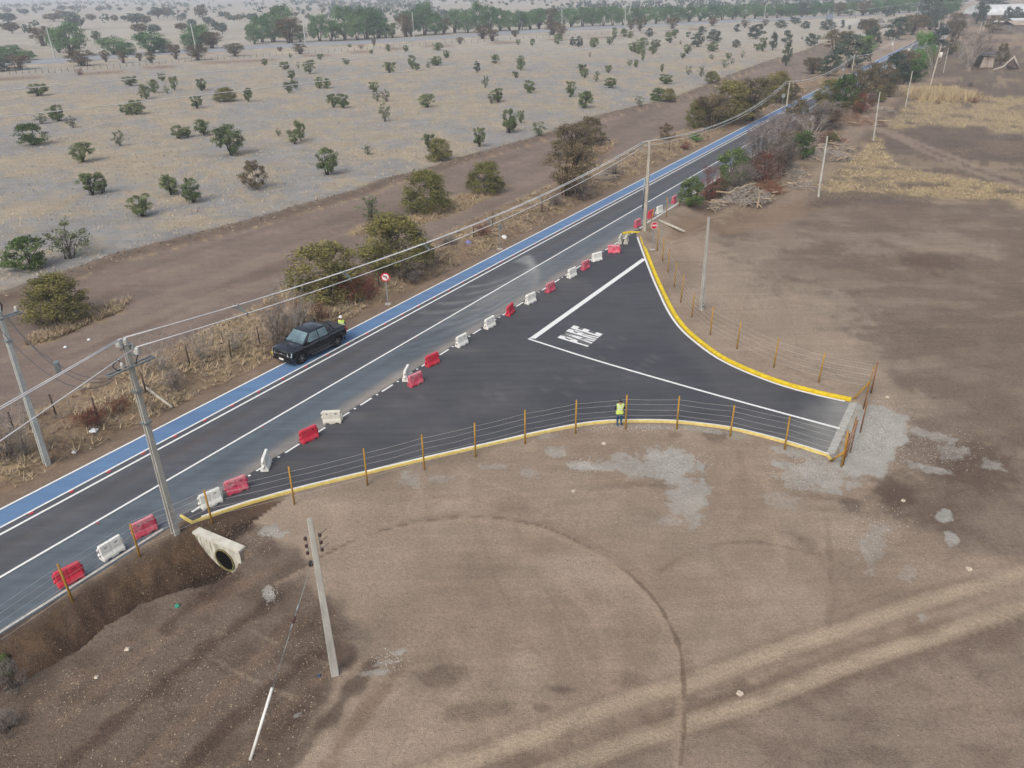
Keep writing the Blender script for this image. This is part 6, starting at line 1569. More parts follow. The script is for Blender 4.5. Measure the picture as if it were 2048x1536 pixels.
for x_, y_, h_, w_, k, lab in (
        (560, 690, 74, 70, 'dead', 'dark drooping dead bush just left of the pickup'), (610, 665, 50, 54, 'dead', 'tangled dead bush behind the pickup cab'), (590, 690, 130, 100, 'bare', 'tall bare sapling leaning left over the pickup'),
        (700, 600, 40, 60, 'russet', 'rust brown thicket left of the no left turn sign'), (740, 596, 44, 50, 'russet', 'rust red bush behind the no left turn sign'), (640, 640, 34, 40, 'russet', 'dark red dry shrub behind the worker'), (820, 560, 40, 60, 'dead', 'grey brush below the largest olive acacia'),
        (50, 910, 120, 80, 'bare', 'bare grey saplings at the left edge by the pale verge pole'), (20, 915, 60, 70, 'dead', 'dark twiggy brush at the very left edge'), (325, 745, 80, 70, 'bare', 'bare grey shrub right of the culvert pole top'), (405, 720, 60, 60, 'bare', 'bare shrub among the straw between pole and pickup'), (350, 780, 40, 44, 'dead', 'small dark dead bush behind the whitish fallen pole'),
        (185, 845, 30, 70, 'russet', 'low maroon dry shrub on the verge by the white bag'), (240, 822, 28, 50, 'russet', 'maroon dry shrub next to the culvert pole shaft'), (470, 700, 40, 50, 'bare', 'thin bare shrub left of the pickup bonnet'),
        (1160, 400, 40, 40, 'dead', 'dead brush under the leaning thorn bush'), (1110, 410, 18, 44, 'dead', 'black heap of dead twigs on the verge'), (1230, 352, 22, 50, 'dead', 'grey low twigs by the verge fence'), (895, 490, 20, 44, 'dead', 'small grey dead bush on the verge before the diamond sign'), (965, 470, 22, 40, 'russet', 'rusty low bush beside the diamond sign'), (1370, 300, 16, 24, 'russet', 'brown low bush on the straw verge'), (1392, 282, 14, 26, 'bright', 'fresh green low bush on the straw verge'), (30, 1375, 60, 60, 'dead', 'dark grassy brush at the mouth of the ditch, bottom left'), (10, 1350, 40, 50, 'lush', 'green weeds in the ditch at the left edge'), (12, 1460, 40, 60, 'dead', 'pile of dry twigs at the bottom left corner')):
    plant('verge_shrub', k, x_, y_, h_, w_, lab, 'dry shrubs on the verges', 'shrub')
# ---- the rest of the unbroken brush row
rgx = random.Random(77); fill = []
for i_ in range(64):
    s_ = 84 + 235 * (i_ + rgx.random()) / 64; n_ = rgx.uniform(10.2, 14.5) + (2.5 if 118 > s_ > 92 else 0) * rgx.random() + max(0, s_ - 200) * .03
    base_ = ROADL[min(range(len(ROADL)), key=lambda k: abs((ROADL[k] - A0).dot(RD) - s_))]; e_ = (base_ - A0).dot(RN)
    p_ = sn(s_, n_ + e_); p_.z = hz(p_); k = rgx.choice(['dead', 'dead', 'bare', 'acacia', 'russet', 'mixed', 'olive', 'acacia', 'lush'] if s_ < 150 else ['acacia', 'mixed', 'olive', 'dead', 'round', 'acacia'])
    h_ = rgx.uniform(1.3, 2.6) * (1.25 if k in ('dead', 'acacia', 'olive') else .8) * (1 if s_ < 140 else .8); p_ = p_ + RN * (1.5 if s_ > 140 else 0); p_.z = hz(p_); fill.append((k, p_, h_, h_ * rgx.uniform(1.0, 1.5)))
FN = dict(dead='grey leafless bush', bare='bare twiggy sapling', acacia='grey brown thorn bush', russet='low reddish dry bush', mixed='brown half dry bush', olive='olive green bush', lush='small bright green bush', round='dark green bush')
for k in FN:
    ff = [q for q in fill if q[0] == k]
    for i_, (_, p_, h_, w_) in enumerate(ff):
        plant('brush_row_bush', k, p_.x * 9, p_.y * 5, 0, 0, 'filler'.replace('filler', FN[k]) + ' in the right roadside brush row, ' + ('nearest' if i_ == 0 else 'farthest' if i_ == len(ff) - 1 else ordinal(i_, 99).replace(' from left', ' from the near end')), 'bushes and trees along the right of the road', 'bush', loc=p_, hw=(h_, w_))
# ---- trees along the far highway
HWY = """145 112 58 56 p;118 105 40 30 p;22 122 28 60 p;55 122 18 36 p;40 139 26 40 a;10 142 22 36 r;88 92 34 36 a;165 132 28 46 a;195 82 18 16 g;230 110 32 50 p;255 112 24 30 p;305 108 40 52 p;330 106 26 30 p;400 98 44 50 p;385 100 32 30 p;425 98 30 36 a;395 120 26 40 a;470 112 22 34 a;212 124 20 16 a;247 126 22 18 a;280 122 14 12 a;303 126 20 18 a;352 118 26 20 a;525 84 46 34 p;510 88 36 30 p;548 84 52 42 p;580 86 44 46 a;570 74 56 44 p;600 84 30 24 p;640 82 46 38 p;665 82 38 34 p;690 80 60 44 p;715 80 42 36 p;735 78 56 44 p;755 76 48 40 p;770 76 34 26 p;785 76 26 20 g;812 74 40 30 a;822 72 44 32 p;850 70 56 40 p;870 70 38 34 p;888 68 28 26 a;910 66 42 32 p;935 66 40 28 p;958 64 52 34 p;980 62 44 34 p;1000 62 38 28 p;1018 62 36 28 p;1040 60 34 28 p;1060 59 32 28 p;1078 58 36 28 p;1100 56 34 30 a;1118 56 30 26 p;1142 54 34 32 p;1165 53 34 30 p;1185 52 32 28 p;1205 52 34 28 p;1225 51 34 30 p;1246 50 30 28 p;1268 49 30 28 p;1290 48 28 28 p;1312 47 28 28 p;1334 46 30 28 p;1356 45 28 28 p;1378 44 28 28 p;1400 42 26 28 p;1422 41 28 28 p;1444 40 26 28 p;1466 39 26 28 p;1488 38 26 28 p;1510 37 26 26 p;1532 36 24 26 p;1556 36 24 28 p;1580 36 26 30 p;1604 35 26 30 r;1628 34 26 28 p;1652 33 26 28 p;1676 33 24 28 a;1700 32 24 28 p;1724 32 26 30 a;1748 30 26 28 p;1772 28 26 30 p;1796 27 26 30 p;1818 26 28 32 p;1840 24 26 32 r;1105 70 24 34 a;1122 72 18 22 a;1030 74 12 16 a;965 78 24 30 a;985 82 20 24 a;1280 62 22 20 a;1262 60 16 16 a;1345 58 20 24 a;1425 52 16 20 a;1490 56 14 18 a;1530 52 12 14 a;600 108 18 24 a;560 103 8 10 a;748 92 12 8 a;920 88 12 14 a"""
hl = []
for q in HWY.split(';'):
    a = q.split(); hl.append((float(a[0]), float(a[1]), float(a[2]), float(a[3]), a[4]))
HK = dict(p=('pepper', 'feathery green tree'), a=('acacia', 'brownish thorn tree'), r=('round', 'dark round tree'), g=('green', 'small green tree'))
grp = {}
for q in hl:
    xb = 'left of its second pole' if q[0] < 393 else 'between its second and fourth poles' if q[0] < 828 else 'between its fourth and seventh poles' if q[0] < 1250 else 'right of its seventh pole'
    front = 'before the highway' if q[1] > np.interp(q[0], [0, 250, 512, 787, 1149, 1536, 1800], [128, 113, 96, 82, 60, 41, 27]) + 3 else 'behind the highway'
    grp.setdefault((q[4], xb, front), []).append(q)
for (k, xb, front), rr in grp.items():
    rr.sort(key=lambda q: q[0])
    for i, (x_, y_, h_, w_, _) in enumerate(rr):
        lab = '%s %s %s' % (HK[k][1], front, xb); lab = lab if len(rr) == 1 else lab + ', ' + ordinal(i, len(rr))
        plant('highway_tree', HK[k][0], x_, y_, h_, w_ * 1.05, lab, 'trees along the far highway', 'tree', z0=0)
# ---- shrubs on the plain beyond the highway: too alike and far off to tell apart
rs_ = np.random.RandomState(5)
FARM = []
for kind in ('round', 'acacia'):
    for v_ in range(2):
        rsx = np.random.RandomState(50 + v_); n = 420; d = rsx.normal(size=(n, 3)); d /= np.linalg.norm(d, axis=1)[:, None]
        cc = d * (rsx.uniform(0, 1, n) ** .4)[:, None] * np.array([.46, .46, .36]); cc[:, 2] += .56; cc += rsx.normal(0, .03, cc.shape)
        k_ = rsx.uniform(size=n) < .5 + .5 * (cc[:, 2] > .35); cc = cc[k_]
        V, Q = quads_cloud(cc, .12, rsx, .7); st = MB(); st.tube([(0, 0, -.03), (.02, 0, .25), (.0, .03, .5)], [.035, .03, .02], 4); V2 = np.array(st.v); nq = len(V)
        V = np.concatenate([V, V2]); Q2 = np.array([f for f in st.f if len(f) == 4]) + nq; Q = np.concatenate([Q, Q2])
        me = np_mesh('far_shrub_mesh', V, Q); at = me.attributes.new('leaf', 'FLOAT', 'POINT'); at.data.foreach_set('value', rsx.uniform(0, 1, len(V)).astype(np.float32))
        me.materials.append(DKG if kind == 'round' else BROWNL); FARM.append(me)
pts_ = []
for q in """18 47 16 30;49 30 10 18;25 67 18 28;17 27 9 14;125 22 9 16;145 21 8 14;108 43 13 34;125 38 14 22;140 39 13 26;153 60 26 34;184 43 12 18;230 44 12 14;250 42 9 16;275 50 20 36;292 50 16 22;280 68 18 30;310 68 16 24;317 38 20 24;335 36 18 22;405 40 26 24;418 52 16 20;385 54 14 18;456 38 12 12;480 42 12 16;508 46 16 20;445 68 20 22;365 62 14 26;200 24 9 14;220 19 6 10;240 22 6 10;280 24 8 12;310 30 8 14""".split(';'):
    x_, y_, h_, w_ = [float(t) for t in q.split()]; pts_.append((G(x_, y_), h_, w_, x_, y_))
i_ = 0
while len(pts_) < 268 and i_ < 20000:
    i_ += 1; y_ = 3 + 62 * rs_.uniform() ** 1.5; x_ = rs_.uniform(-20, 2040); 
    yl = np.interp(x_, [0, 520, 900, 1300, 1700, 2040], [70, 44, 34, 24, 14, 4])
    if y_ > yl or (x_ < 480 and y_ > 30) or (x_ < 500 and rs_.uniform() < .5): continue
    dens = vnoise(np.array([x_ / 90.]), np.array([y_ / 9.]), 5)[0]
    if dens < .35: continue
    g = G(x_, y_); hh = rs_.uniform(2.4, 4.6)
    pts_.append((g, None, None, x_, y_, hh, hh * rs_.uniform(.9, 1.5)))
for i_, q in enumerate(pts_):
    g = q[0]
    if q[1] is not None: dd = (g - Vector((0, 0, H))).length; hh = q[1] / F * dd * 1.0; ww = q[2] / F * dd
    else: hh, ww = q[5], q[6]
    o = link('far_shrub', FARM[i_ % 4]); o.location = g - Vector((0, 0, .1)); o.scale = (ww, ww, hh); o.rotation_euler = (0, 0, i_ * 1.3)
    tag(o, 'small hazy dark shrub on the pale plain beyond the highway', 'shrub', 'far shrubs on the plain')
# ---- the far-off scrub that reads as one mass
V_, Q_ = [], []; off_ = 0
n_ = 1500; c_ = []
while len(c_) < n_:
    rr = 600 + 2000 * rs_.uniform() ** 1.3; th_ = rs_.uniform(-.66, .62); x_, y_ = rr * math.sin(th_), rr * math.cos(th_)
    if x_ > (y_ - 200) * .55 + 60 and rr < 900: continue
    if vnoise(np.array([x_ / 140.]), np.array([y_ / 220.]), 9)[0] < .4 or (th_ < -.2 and rr < 1300 and rs_.uniform() < .8): continue
    c_.append((x_, y_, rs_.uniform(3.0, 6.0) * (1 + rr / 3000)))
big = []
for x_, y_, h_ in c_:
    n = 26; d = rs_.normal(size=(n, 3)); d /= np.linalg.norm(d, axis=1)[:, None]; big.append(np.array([x_, y_, h_ * .5]) + d * h_ * np.array([.7, .7, .45]) * (rs_.uniform(0, 1, n) ** .4)[:, None])
big = np.concatenate(big); V, Q = quads_cloud(big, 1.7, rs_, .8)
me = np_mesh('distant_scrub', V, Q); at = me.attributes.new('leaf', 'FLOAT', 'POINT'); at.data.foreach_set('value', rs_.uniform(0, .8, len(V)).astype(np.float32)); me.materials.append(DKG)
tag(link('distant_scrub', me), 'hazy far-off scrub covering the plain to the horizon', None, kind='stuff')

# ================================================================== GROUND COVER
def scatter(name, pts, fn): pass
def tufts(name, P, h, w, m, label, tone=None, blades=5, lean=.35, seed=1):
    rs = np.random.RandomState(seed); n = len(P); B = np.repeat(P, blades, 0); k = len(B)
    hh = h * rs.uniform(.5, 1.3, k) * np.repeat(rs.uniform(.7, 1.3, n), blades); a = rs.uniform(0, 2 * np.pi, k); ln = hh * lean * rs.uniform(.3, 1.6, k)
    B = B + np.stack([rs.normal(0, w * .8, k), rs.normal(0, w * .8, k), np.zeros(k)], 1)
    top = B + np.stack([np.cos(a) * ln, np.sin(a) * ln, hh], 1); sx = np.stack([-np.sin(a), np.cos(a), np.zeros(k)], 1) * (w * rs.uniform(.3, .7, k))[:, None]
    V = np.stack([B - sx, B + sx, top + sx * .15, top - sx * .15], 1).reshape(-1, 3)
    me = np_mesh(name, V, np.arange(k * 4).reshape(k, 4)); at = me.attributes.new('leaf', 'FLOAT', 'POINT')
    t = np.repeat(rs.uniform(0, 1, n), blades) if tone is None else np.repeat(tone, blades); at.data.foreach_set('value', np.repeat(np.clip(t + rs.normal(0, .15, k), 0, 1), 4).astype(np.float32)); me.materials.append(m)
    o = link(name, me); tag(o, label, None, kind='stuff'); return o
def region(n, box, test, seed, dens=None):
    rs = np.random.RandomState(seed); out = np.zeros((0, 3)); tries = 0
    while len(out) < n and tries < 40:
        tries += 1; x = rs.uniform(box[0], box[1], n * 2); y = rs.uniform(box[2], box[3], n * 2); k = test(x, y)
        if dens is not None: k &= dens(x, y) > rs.uniform(size=len(x))
        out = np.concatenate([out, np.stack([x[k], y[k], np.zeros(k.sum())], 1)])
    out = out[:n]; out[:, 2] = height(out[:, 0], out[:, 1]); return out
def fov(x, y, m=.72): return (np.abs(x) < y * m + 4)
berm2 = [(p.x, p.y) for p in BERM]; trk_poly = berm2 + [(p.x, p.y) for p in TRACK_LOW[::-1]]
fieldp = berm2 + [(BERM[-1].x + 60, BERM[-1].y + 120), (-400, 900), (-400, 40), (BERM[0].x - 30, BERM[0].y)]
P = region(26000, (-150, 130, 40, 330), lambda x, y: inpoly(x, y, fieldp) & fov(x, y) & (dist_line(x, y, berm2)[0] > 1), 11, lambda x, y: np.clip(.15 + 1.6 * (fbm(x * .3, y * .3, 42, 3) - .35), 0, 1) * np.clip(110 / np.hypot(x, y), .2, 1))
FLDT = leaf_mat('field_straw', S(152, 146, 136), S(196, 184, 160), .02, 1.45)
tufts('dry_field_grass', P, .22, .045, FLDT, 'short bleached grass and stubble of the dry field', blades=4, lean=.8, seed=2)
# verge straw
PSTR = leaf_mat('pale_straw', S(152, 136, 112), S(206, 188, 152), .02, 1.15)
vpoly = [(p.x, p.y) for p in TRACK_LOW] + [(p.x, p.y) for p in offs(ROADL, -1.7)[110:0:-1] if p.y < TRACK_LOW[-1].y]
P = region(9000, (-60, 75, 22, 190), lambda x, y: inpoly(x, y, vpoly) & fov(x, y, .8), 12, lambda x, y: np.clip(2.6 * (fbm(x * .45, y * .45, 61, 4) - .36), 0, 1))
tufts('verge_grass', P, .24, .045, TAN, 'yellow straw grass on the left verge', blades=7, lean=1.5, seed=3)
P = region(2200, (-60, 75, 22, 190), lambda x, y: inpoly(x, y, vpoly) & fov(x, y, .8), 13)
tufts('verge_twigs', P, .38, .022, GREYL, 'grey weeds and fallen twigs on the left verge', blades=5, lean=1.6, seed=4)
isl = []
for pts in ([(50, 695), (60, 672), (120, 655), (180, 618), (262, 598), (240, 625), (180, 650), (110, 680)], [(690, 470), (720, 452), (830, 430), (900, 395), (960, 380), (1020, 372), (985, 392), (930, 420), (860, 445), (760, 470)], [(1120, 345), (1150, 308), (1180, 292), (1235, 280), (1220, 300), (1180, 325), (1150, 350)]):
    ip = [(G(*p).x, G(*p).y) for p in pts]; isl.append(region(500, (min(p[0] for p in ip), max(p[0] for p in ip), min(p[1] for p in ip), max(p[1] for p in ip)), lambda x, y: inpoly(x, y, ip), 14))
tufts('island_grass', np.concatenate(isl), .34, .05, TAN, 'tall yellow grass on the islands in the dirt track', blades=7, lean=1.0, seed=5)
dg = []
for k_, pts in enumerate(([(1766, 262), (1790, 236), (1830, 196), (1850, 176), (1905, 172), (1960, 190), (2100, 192), (2200, 280), (2100, 268), (1990, 262), (1880, 250)], [(1625, 392), (1650, 362), (1700, 318), (1730, 300), (1748, 270), (1768, 285), (1770, 305), (1800, 335), (1900, 350), (2000, 368), (2100, 400), (1990, 402), (1860, 392), (1700, 384)])):
    ip = [(G(*p).x, G(*p).y) for p in pts]; dg.append(region(2000, (min(p[0] for p in ip), max(p[0] for p in ip), min(p[1] for p in ip), max(p[1] for p in ip)), lambda x, y: inpoly(x, y, ip), 16 + k_, lambda x, y: sst(.34, .56, fbm(x * .22, y * .5, 64, 4)) * .9 + .05))
tufts('dry_grass', np.concatenate(dg), .20, .045, PSTR, 'dry yellow grass patches right of the earth path', blades=6, lean=1.2, seed=6)
c_ = G(1866, 192); rsx = np.random.RandomState(8); n = 1400; P = np.stack([c_.x + np.clip(rsx.normal(0, 3.6, n), -6.5, 8), c_.y + rsx.normal(0, 4.0, n), np.zeros(n)], 1)
tufts('tall_grass_clump', P, 1.2, .08, PSTR, 'tall pale grass clump below the leaning transformer pole', blades=8, lean=.4, seed=7)
# stones, clods and straw lying on the worked soil
def bits(name, P, size, m, label, flat=.5, long_=1.0, seed=1):
    rs = np.random.RandomState(seed); n = len(P); a = rs.uniform(0, 2 * np.pi, n); s = size * rs.uniform(.4, 1.0, n) ** 1.5 * 1.3
    dx = np.stack([np.cos(a), np.sin(a), np.zeros(n)], 1) * (s * long_)[:, None]; dy = np.stack([-np.sin(a), np.cos(a), np.zeros(n)], 1) * s[:, None]; dz = np.array([0, 0, 1.0])[None] * (s * flat)[:, None]
    J = lambda: 1 + rs.uniform(-.3, .3, n)[:, None]
    lo = [P + dx * J(), P + dy * J(), P - dx * J(), P - dy * J()]; lo = [l - dz * .4 for l in lo]; hi = [P + (dx * u + dy * v) * .5 * J() + dz * J() for u, v in ((1, 0), (0, 1), (-1, 0), (0, -1))]
    V = np.stack(lo + hi, 1).reshape(-1, 3); b = (np.arange(n) * 8)[:, None]
    Q = np.concatenate([b + np.array(q)[None] for q in ((0, 1, 5, 4), (1, 2, 6, 5), (2, 3, 7, 6), (3, 0, 4, 7), (4, 5, 6, 7))])
    me = np_mesh(name, V, Q); at = me.attributes.new('leaf', 'FLOAT', 'POINT'); at.data.foreach_set('value', np.repeat(rs.uniform(0, 1, n), 8).astype(np.float32)); me.materials.append(m)
    o = link(name, me); tag(o, label, None, kind='stuff'); return o
STRAWB = leaf_mat('straw_bits', S(150, 134, 112), S(208, 194, 168), .02, 1.1); STONE = leaf_mat('pale_stones', S(160, 158, 154), S(208, 206, 200), .02, 1.1); CLOD = leaf_mat('earth_clods', S(84, 70, 62), S(124, 108, 96), .02, 1.1)
dlp = [(G(*p).x, G(*p).y) for p in [(-300, 1250), (0, 1260), (150, 1190), (330, 1070), (390, 1040), (520, 1040), (600, 1120), (700, 1280), (640, 1420), (560, 1560), (300, 1800), (-400, 1800)]]
soil = lambda x, y: fov(x, y, .8) & ~inpoly(x, y, PAVED) & ((x - A0.x) * RN.x + (y - A0.y) * RN.y > 8.8)
bits('straw_litter', np.concatenate([region(2600, (-26, 4, 8, 36), lambda x, y: soil(x, y) & inpoly(x, y, dlp), 21, lambda x, y: sst(.35, .7, fbm(x * .5, y * .5, 69, 3))), region(1500, (-20, 60, 10, 95), soil, 22, lambda x, y: sst(.5, .7, fbm(x * .3, y * .3, 69, 3)))]), .017, STRAWB, 'pale straw pieces littering the worked soil', .12, 2.2, 2)
bits('soil_clods', np.concatenate([region(5000, (-26, 4, 8, 36), lambda x, y: soil(x, y) & inpoly(x, y, dlp), 23), region(1800, (-20, 60, 10, 95), soil, 24)]), .032, CLOD, 'dark earth clods on the worked soil', .6, 1.0, 3)
bp = []
for p, q in zip(BERM[:-1], BERM[1:]):
    L_ = (q - p).length; n = int(L_ * 5); rsx = np.random.RandomState(int(p.x * 7) % 999); t = rsx.uniform(0, 1, n); bp.append(np.stack([p.x + (q.x - p.x) * t + rsx.normal(0, .7, n), p.y + (q.y - p.y) * t + rsx.normal(0, .7, n), np.zeros(n)], 1))
bp = np.concatenate(bp); bp[:, 2] = height(bp[:, 0], bp[:, 1])
bits('ridge_clods', bp, .11, CLOD, 'earth clods along the ridge beside the dirt track', .6, 1.2, 4)
bits('ridge_straw', bp[::3] + np.array([.8, -1.2, 0]), .07, STRAWB, 'pale straw along the ridge beside the dirt track', .4, 2.0, 5)
gp_ = []
for cx, cy, rx, ry, n in ((1745, 860, 70, 60, 2600), (1350, 925, 70, 40, 700), (1165, 932, 40, 18, 400), (1250, 856, 160, 10, 700), (1620, 940, 80, 40, 800), (1880, 900, 90, 50, 500), (1750, 1060, 90, 60, 400), (545, 1062, 26, 12, 90), (540, 1190, 16, 22, 120), (780, 1320, 40, 26, 160)):
    rsx = np.random.RandomState(cx); u = rsx.normal(0, .5, n) * rx + cx; v_ = rsx.normal(0, .5, n) * ry + cy; gp_ += [tuple(G(a, b)) for a, b in zip(u, v_)]
gp_ = np.array(gp_); k = ~inpoly(gp_[:, 0], gp_[:, 1], PAVED); gp_ = gp_[k]; gp_[:, 2] = height(gp_[:, 0], gp_[:, 1])
bits('gravel', gp_, .024, STONE, 'pale gravel stones spread round the gate and curb', .6, 1.0, 6)
# ---- heaps of cut branches by the earth path
def heap(px, py, wpx, dm, hm, n, m, label, logs=8, seed=1):
    c = on_ground(px, py); rg = random.Random(seed); W = (G(px + wpx, py) - G(px - wpx, py)).length / 2
    hm *= 1.5; logs = int(logs * 1.6) + 3; root = empty('branch_heap', c, 0, label, 'branch heap', 'heaps of cut branches')
    ux = RD; uy = RN; mb = MB(); ml = MB()
    for i in range(n):
        a = rg.uniform(0, 6.283); r = math.sqrt(rg.random()); p = ux * math.cos(a) * r * W + uy * math.sin(a) * r * dm; p.z = hm * (1 - r * .85) * rg.random() + .04
        d_ = Vector((rg.gauss(0, 1), rg.gauss(0, 1), rg.gauss(.1, .5))).normalized(); L_ = rg.uniform(.4, 1.5)
        mb.tube([p - d_ * L_ * .5, p + Vector((rg.gauss(0, .08), rg.gauss(0, .08), .06)), p + d_ * L_ * .5], [.026, .02, .009], 3, cap=False)
    part('branches', mb, m, root)
    for i in range(logs):
        a = rg.uniform(0, 6.283); r = math.sqrt(rg.random()); p = ux * math.cos(a) * r * W + uy * math.sin(a) * r * dm * 1.2; p.z = .15 + hm * .95 * rg.random() * (1 - r * .8)
        d_ = Vector((rg.gauss(0, 1), rg.gauss(0, 1), rg.gauss(0, .15))).normalized(); L_ = rg.uniform(1.0, 3.0); R_ = rg.uniform(.05, .12)
        ml.tube([p - d_ * L_ * .5, p + Vector((rg.gauss(0, .1), rg.gauss(0, .1), .08)), p + d_ * L_ * .5], [R_, R_ * .8, R_ * .4], 6)
    if logs: part('logs', ml, mat('pale_log', S(196, 178, 154), S(150, 130, 110), 4, .9), root)
    return root
heap(1494, 400, 56, 2.4, 1.3, 620, DEADB, 'grey branch heap with pale logs at the foot of the tall thicket', 16, 1)
heap(1535, 384, 26, 1.8, 1.3, 380, mat('russet_branch', S(176, 126, 98), S(120, 82, 64), 5, .9), 'russet brown branch heap next to the grey one', 4, 2)
heap(1440, 414, 36, 1.0, .7, 180, DEADB, 'small heap of sticks nearest the stop sign side', 7, 3)
heap(1640, 316, 40, 4.5, 1.4, 620, DEADB, 'pale grey branch heap halfway up the brush row', 12, 4)
heap(1580, 350, 36, 2.2, .9, 300, DEADB, 'dark grey twig heap between the two big heaps', 4, 5)
heap(1696, 246, 40, 6.0, 1.5, 520, mat('russet_branch2', S(180, 142, 120), S(126, 94, 78), 5, .9), 'reddish branch heap at the upper brush row', 10, 6)
heap(1655, 282, 26, 3.0, 1.2, 260, mat('maroon_branch', S(150, 104, 92), S(104, 70, 64), 5, .9), 'maroon branch heap below the reddish one', 2, 7)
heap(1668, 300, 26, 2.5, .9, 260, DEADB, 'scattered pale sticks spilling onto the earth path beside the pale grey heap', 12, 11)
heap(1738, 222, 26, 4.5, 1.2, 300, DEADB, 'pale branch heap between the reddish heap and the grass clump heap', 8, 12)
heap(1605, 376, 22, 1.6, .7, 160, DEADB, 'low stick heap nearest the first bare pole by the earth path', 6, 13)
heap(1785, 192, 22, 5.0, 1.6, 260, DEADB, 'pale branch heap left of the tall grass clump', 6, 8)
heap(1210, 356, 26, 1.2, .5, 160, DEADB, 'scattered cut branches on the left verge by the wires', 3, 9)
# ---- odd things
def blobby(name, px, py, r, m, label, cat, flat=.6, seed=1):
    rg = random.Random(seed); bm = bmesh.new(); bmesh.ops.create_icosphere(bm, subdivisions=3, radius=r)
    for v_ in bm.verts:
        k = 1 + .22 * math.sin(v_.co.x / r * 4 + seed) * math.cos(v_.co.y / r * 5) + rg.uniform(-.06, .06); v_.co = Vector((v_.co.x * k, v_.co.y * k, max(v_.co.z * flat * k, -r * .3)))
    me = bpy.data.meshes.new(name); bm.to_mesh(me); bm.free(); o = link(name, me, m); b = on_ground(px, py); o.location = b + Vector((0, 0, r * .25)); tag(o, label, cat); return o
WB = mat('white_bag', S(238, 242, 246), S(206, 214, 222), 9, .6)
blobby('plastic_bag', 188, 863, .22, WB, 'round white plastic bag on the verge below the maroon shrub', 'bag')
blobby('plastic_bag', 149, 905, .14, WB, 'crumpled small white bag close to the blue lane at left', 'bag', .5, 2)
blobby('plastic_bag', 1008, 477, .30, WB, 'white bag right of the diamond sign post', 'bag', .8, 3)
blobby('plastic_bag', 937, 487, .25, mat('violet_bag', S(150, 150, 214), S(120, 122, 190), 9, .6), 'violet plastic bag in the verge weeds', 'bag', .9, 4)
blobby('plastic_bag', 546, 707, .16, mat('yellow_bag', S(206, 200, 50), S(180, 170, 40), 9, .6), 'small yellow bag in front of the pickup', 'bag', .8, 5)
blobby('plastic_bag', 355, 1213, .10, mat('green_bag', S(60, 170, 140), S(50, 140, 118), 9, .6), 'tiny green plastic scrap beside the ditch', 'litter', .8, 6)
blobby('plastic_bag', 638, 1352, .07, mat('blue_can', S(60, 84, 120), S(48, 66, 98), 9, .4), 'tiny blue scrap beside the foreground pole foot', 'litter', .8, 7)
PST = mat('pale_rock', S(214, 204, 190), S(186, 172, 156), 9, .9)
for i_, (x_, y_, r_, lab) in enumerate(((1208, 888, .13, 'white stone on the bare soil below the person'), (1147, 983, .10, 'pale stone above the curved wheel rut'), (1480, 1388, .12, 'pale stone between the two light wheel tracks'), (1938, 1139, .12, 'pale stone at the right edge of the dark soil'), (255, 1299, .10, 'brown stone by the ditch lip'), (193, 1355, .08, 'pale pebble on the dark ploughed soil'), (1774, 795, .12, 'pale stone behind the gate'), (1806, 1002, .10, 'pale wood chip on the dark soil right of the gravel'))):
    blobby('stone', x_, y_, r_, PST, lab, 'stone', .6, i_ + 10)
# white insulator pieces resting high? two small pale bottles on the dirt track
for x_, y_, lab in ((131, 695, 'small white bottle on the dirt track, left one'), (178, 680, 'small white bottle on the dirt track, right one')): blobby('bottle', x_, y_, .12, WB, lab, 'litter', .7, 21)
# ---- far right: ruined hut, farm roofs, white shed, wall, billboard
def gbox(mb, c, sx, sy, sz, rz, z0=0): mb.box((c[0], c[1], z0 + sz / 2), (sx, sy, sz), rz)
b_ = G(1970, 135); hut = empty('broken_hut', b_, .15, 'small ruined plank hut with a dark flat roof at the right', 'hut')
dd = (b_ - Vector((0, 0, H))).length / F
mb = MB(); hw_ = 22 * dd; mb.beam((-hw_ * .15, 0, 0), (-hw_ * .05, 0, 16 * dd), hw_ * .55, .3, hw_ * .4, .3, side=(1, 0, 0)); mb.beam((hw_ * .28, -.5, 0), (hw_ * .26, -.3, 17 * dd), hw_ * .42, .3, hw_ * .42, .3, side=(1, 0, 0)); part('wall', mb, mat('bleached_planks', S(200, 188, 176), S(166, 150, 140), 1.5, .9, stretch=(3, 3, .3)), hut)
mb = MB(); mb.box((hw_ * .15, 1.6, 8 * dd), (hw_ * .85, 2.6, 15 * dd)); part('interior', mb, BARKD, hut)
mb = MB(); mb.box((hw_ * .15, .8, 20 * dd), (hw_ * .9, 4.5, .35)); part('roof', mb, mat('hut_roof', S(110, 112, 118), S(80, 82, 90), 1, .8), hut)
b_ = G(2012, 140); lg = empty('log_frame', b_, 0, 'leaning bleached timber frame right of the broken hut', 'timber')
mb = MB(); mb.tube([(-3.5, 0, .1), (-1, 0, .8), (1.5, 0, 3.4)], [.2, .22, .18], 7); mb.tube([(1.3, 0, 3.2), (3.5, 0, .2)], [.2, .2], 7); part('beam', mb, DEADB, lg)
mb = MB(); mb.add([(0, 0, 1.2), (1.4, 0, 3.2), (3.6, .6, .1), (1, .8, .1), (0, .4, 1.2), (1.4, .4, 3.2), (3.6, 1, .1), (1, 1.2, .1)], [(0, 1, 2, 3), (7, 6, 5, 4), (0, 4, 5, 1), (1, 5, 6, 2), (2, 6, 7, 3), (3, 7, 4, 0)]); part('panel', mb, mat('dull_panel', S(126, 110, 108), S(96, 84, 84), .8, .9), lg)
ROOFW = mat('white_sheet_roof', S(222, 226, 230), S(196, 200, 206), .3, .6)
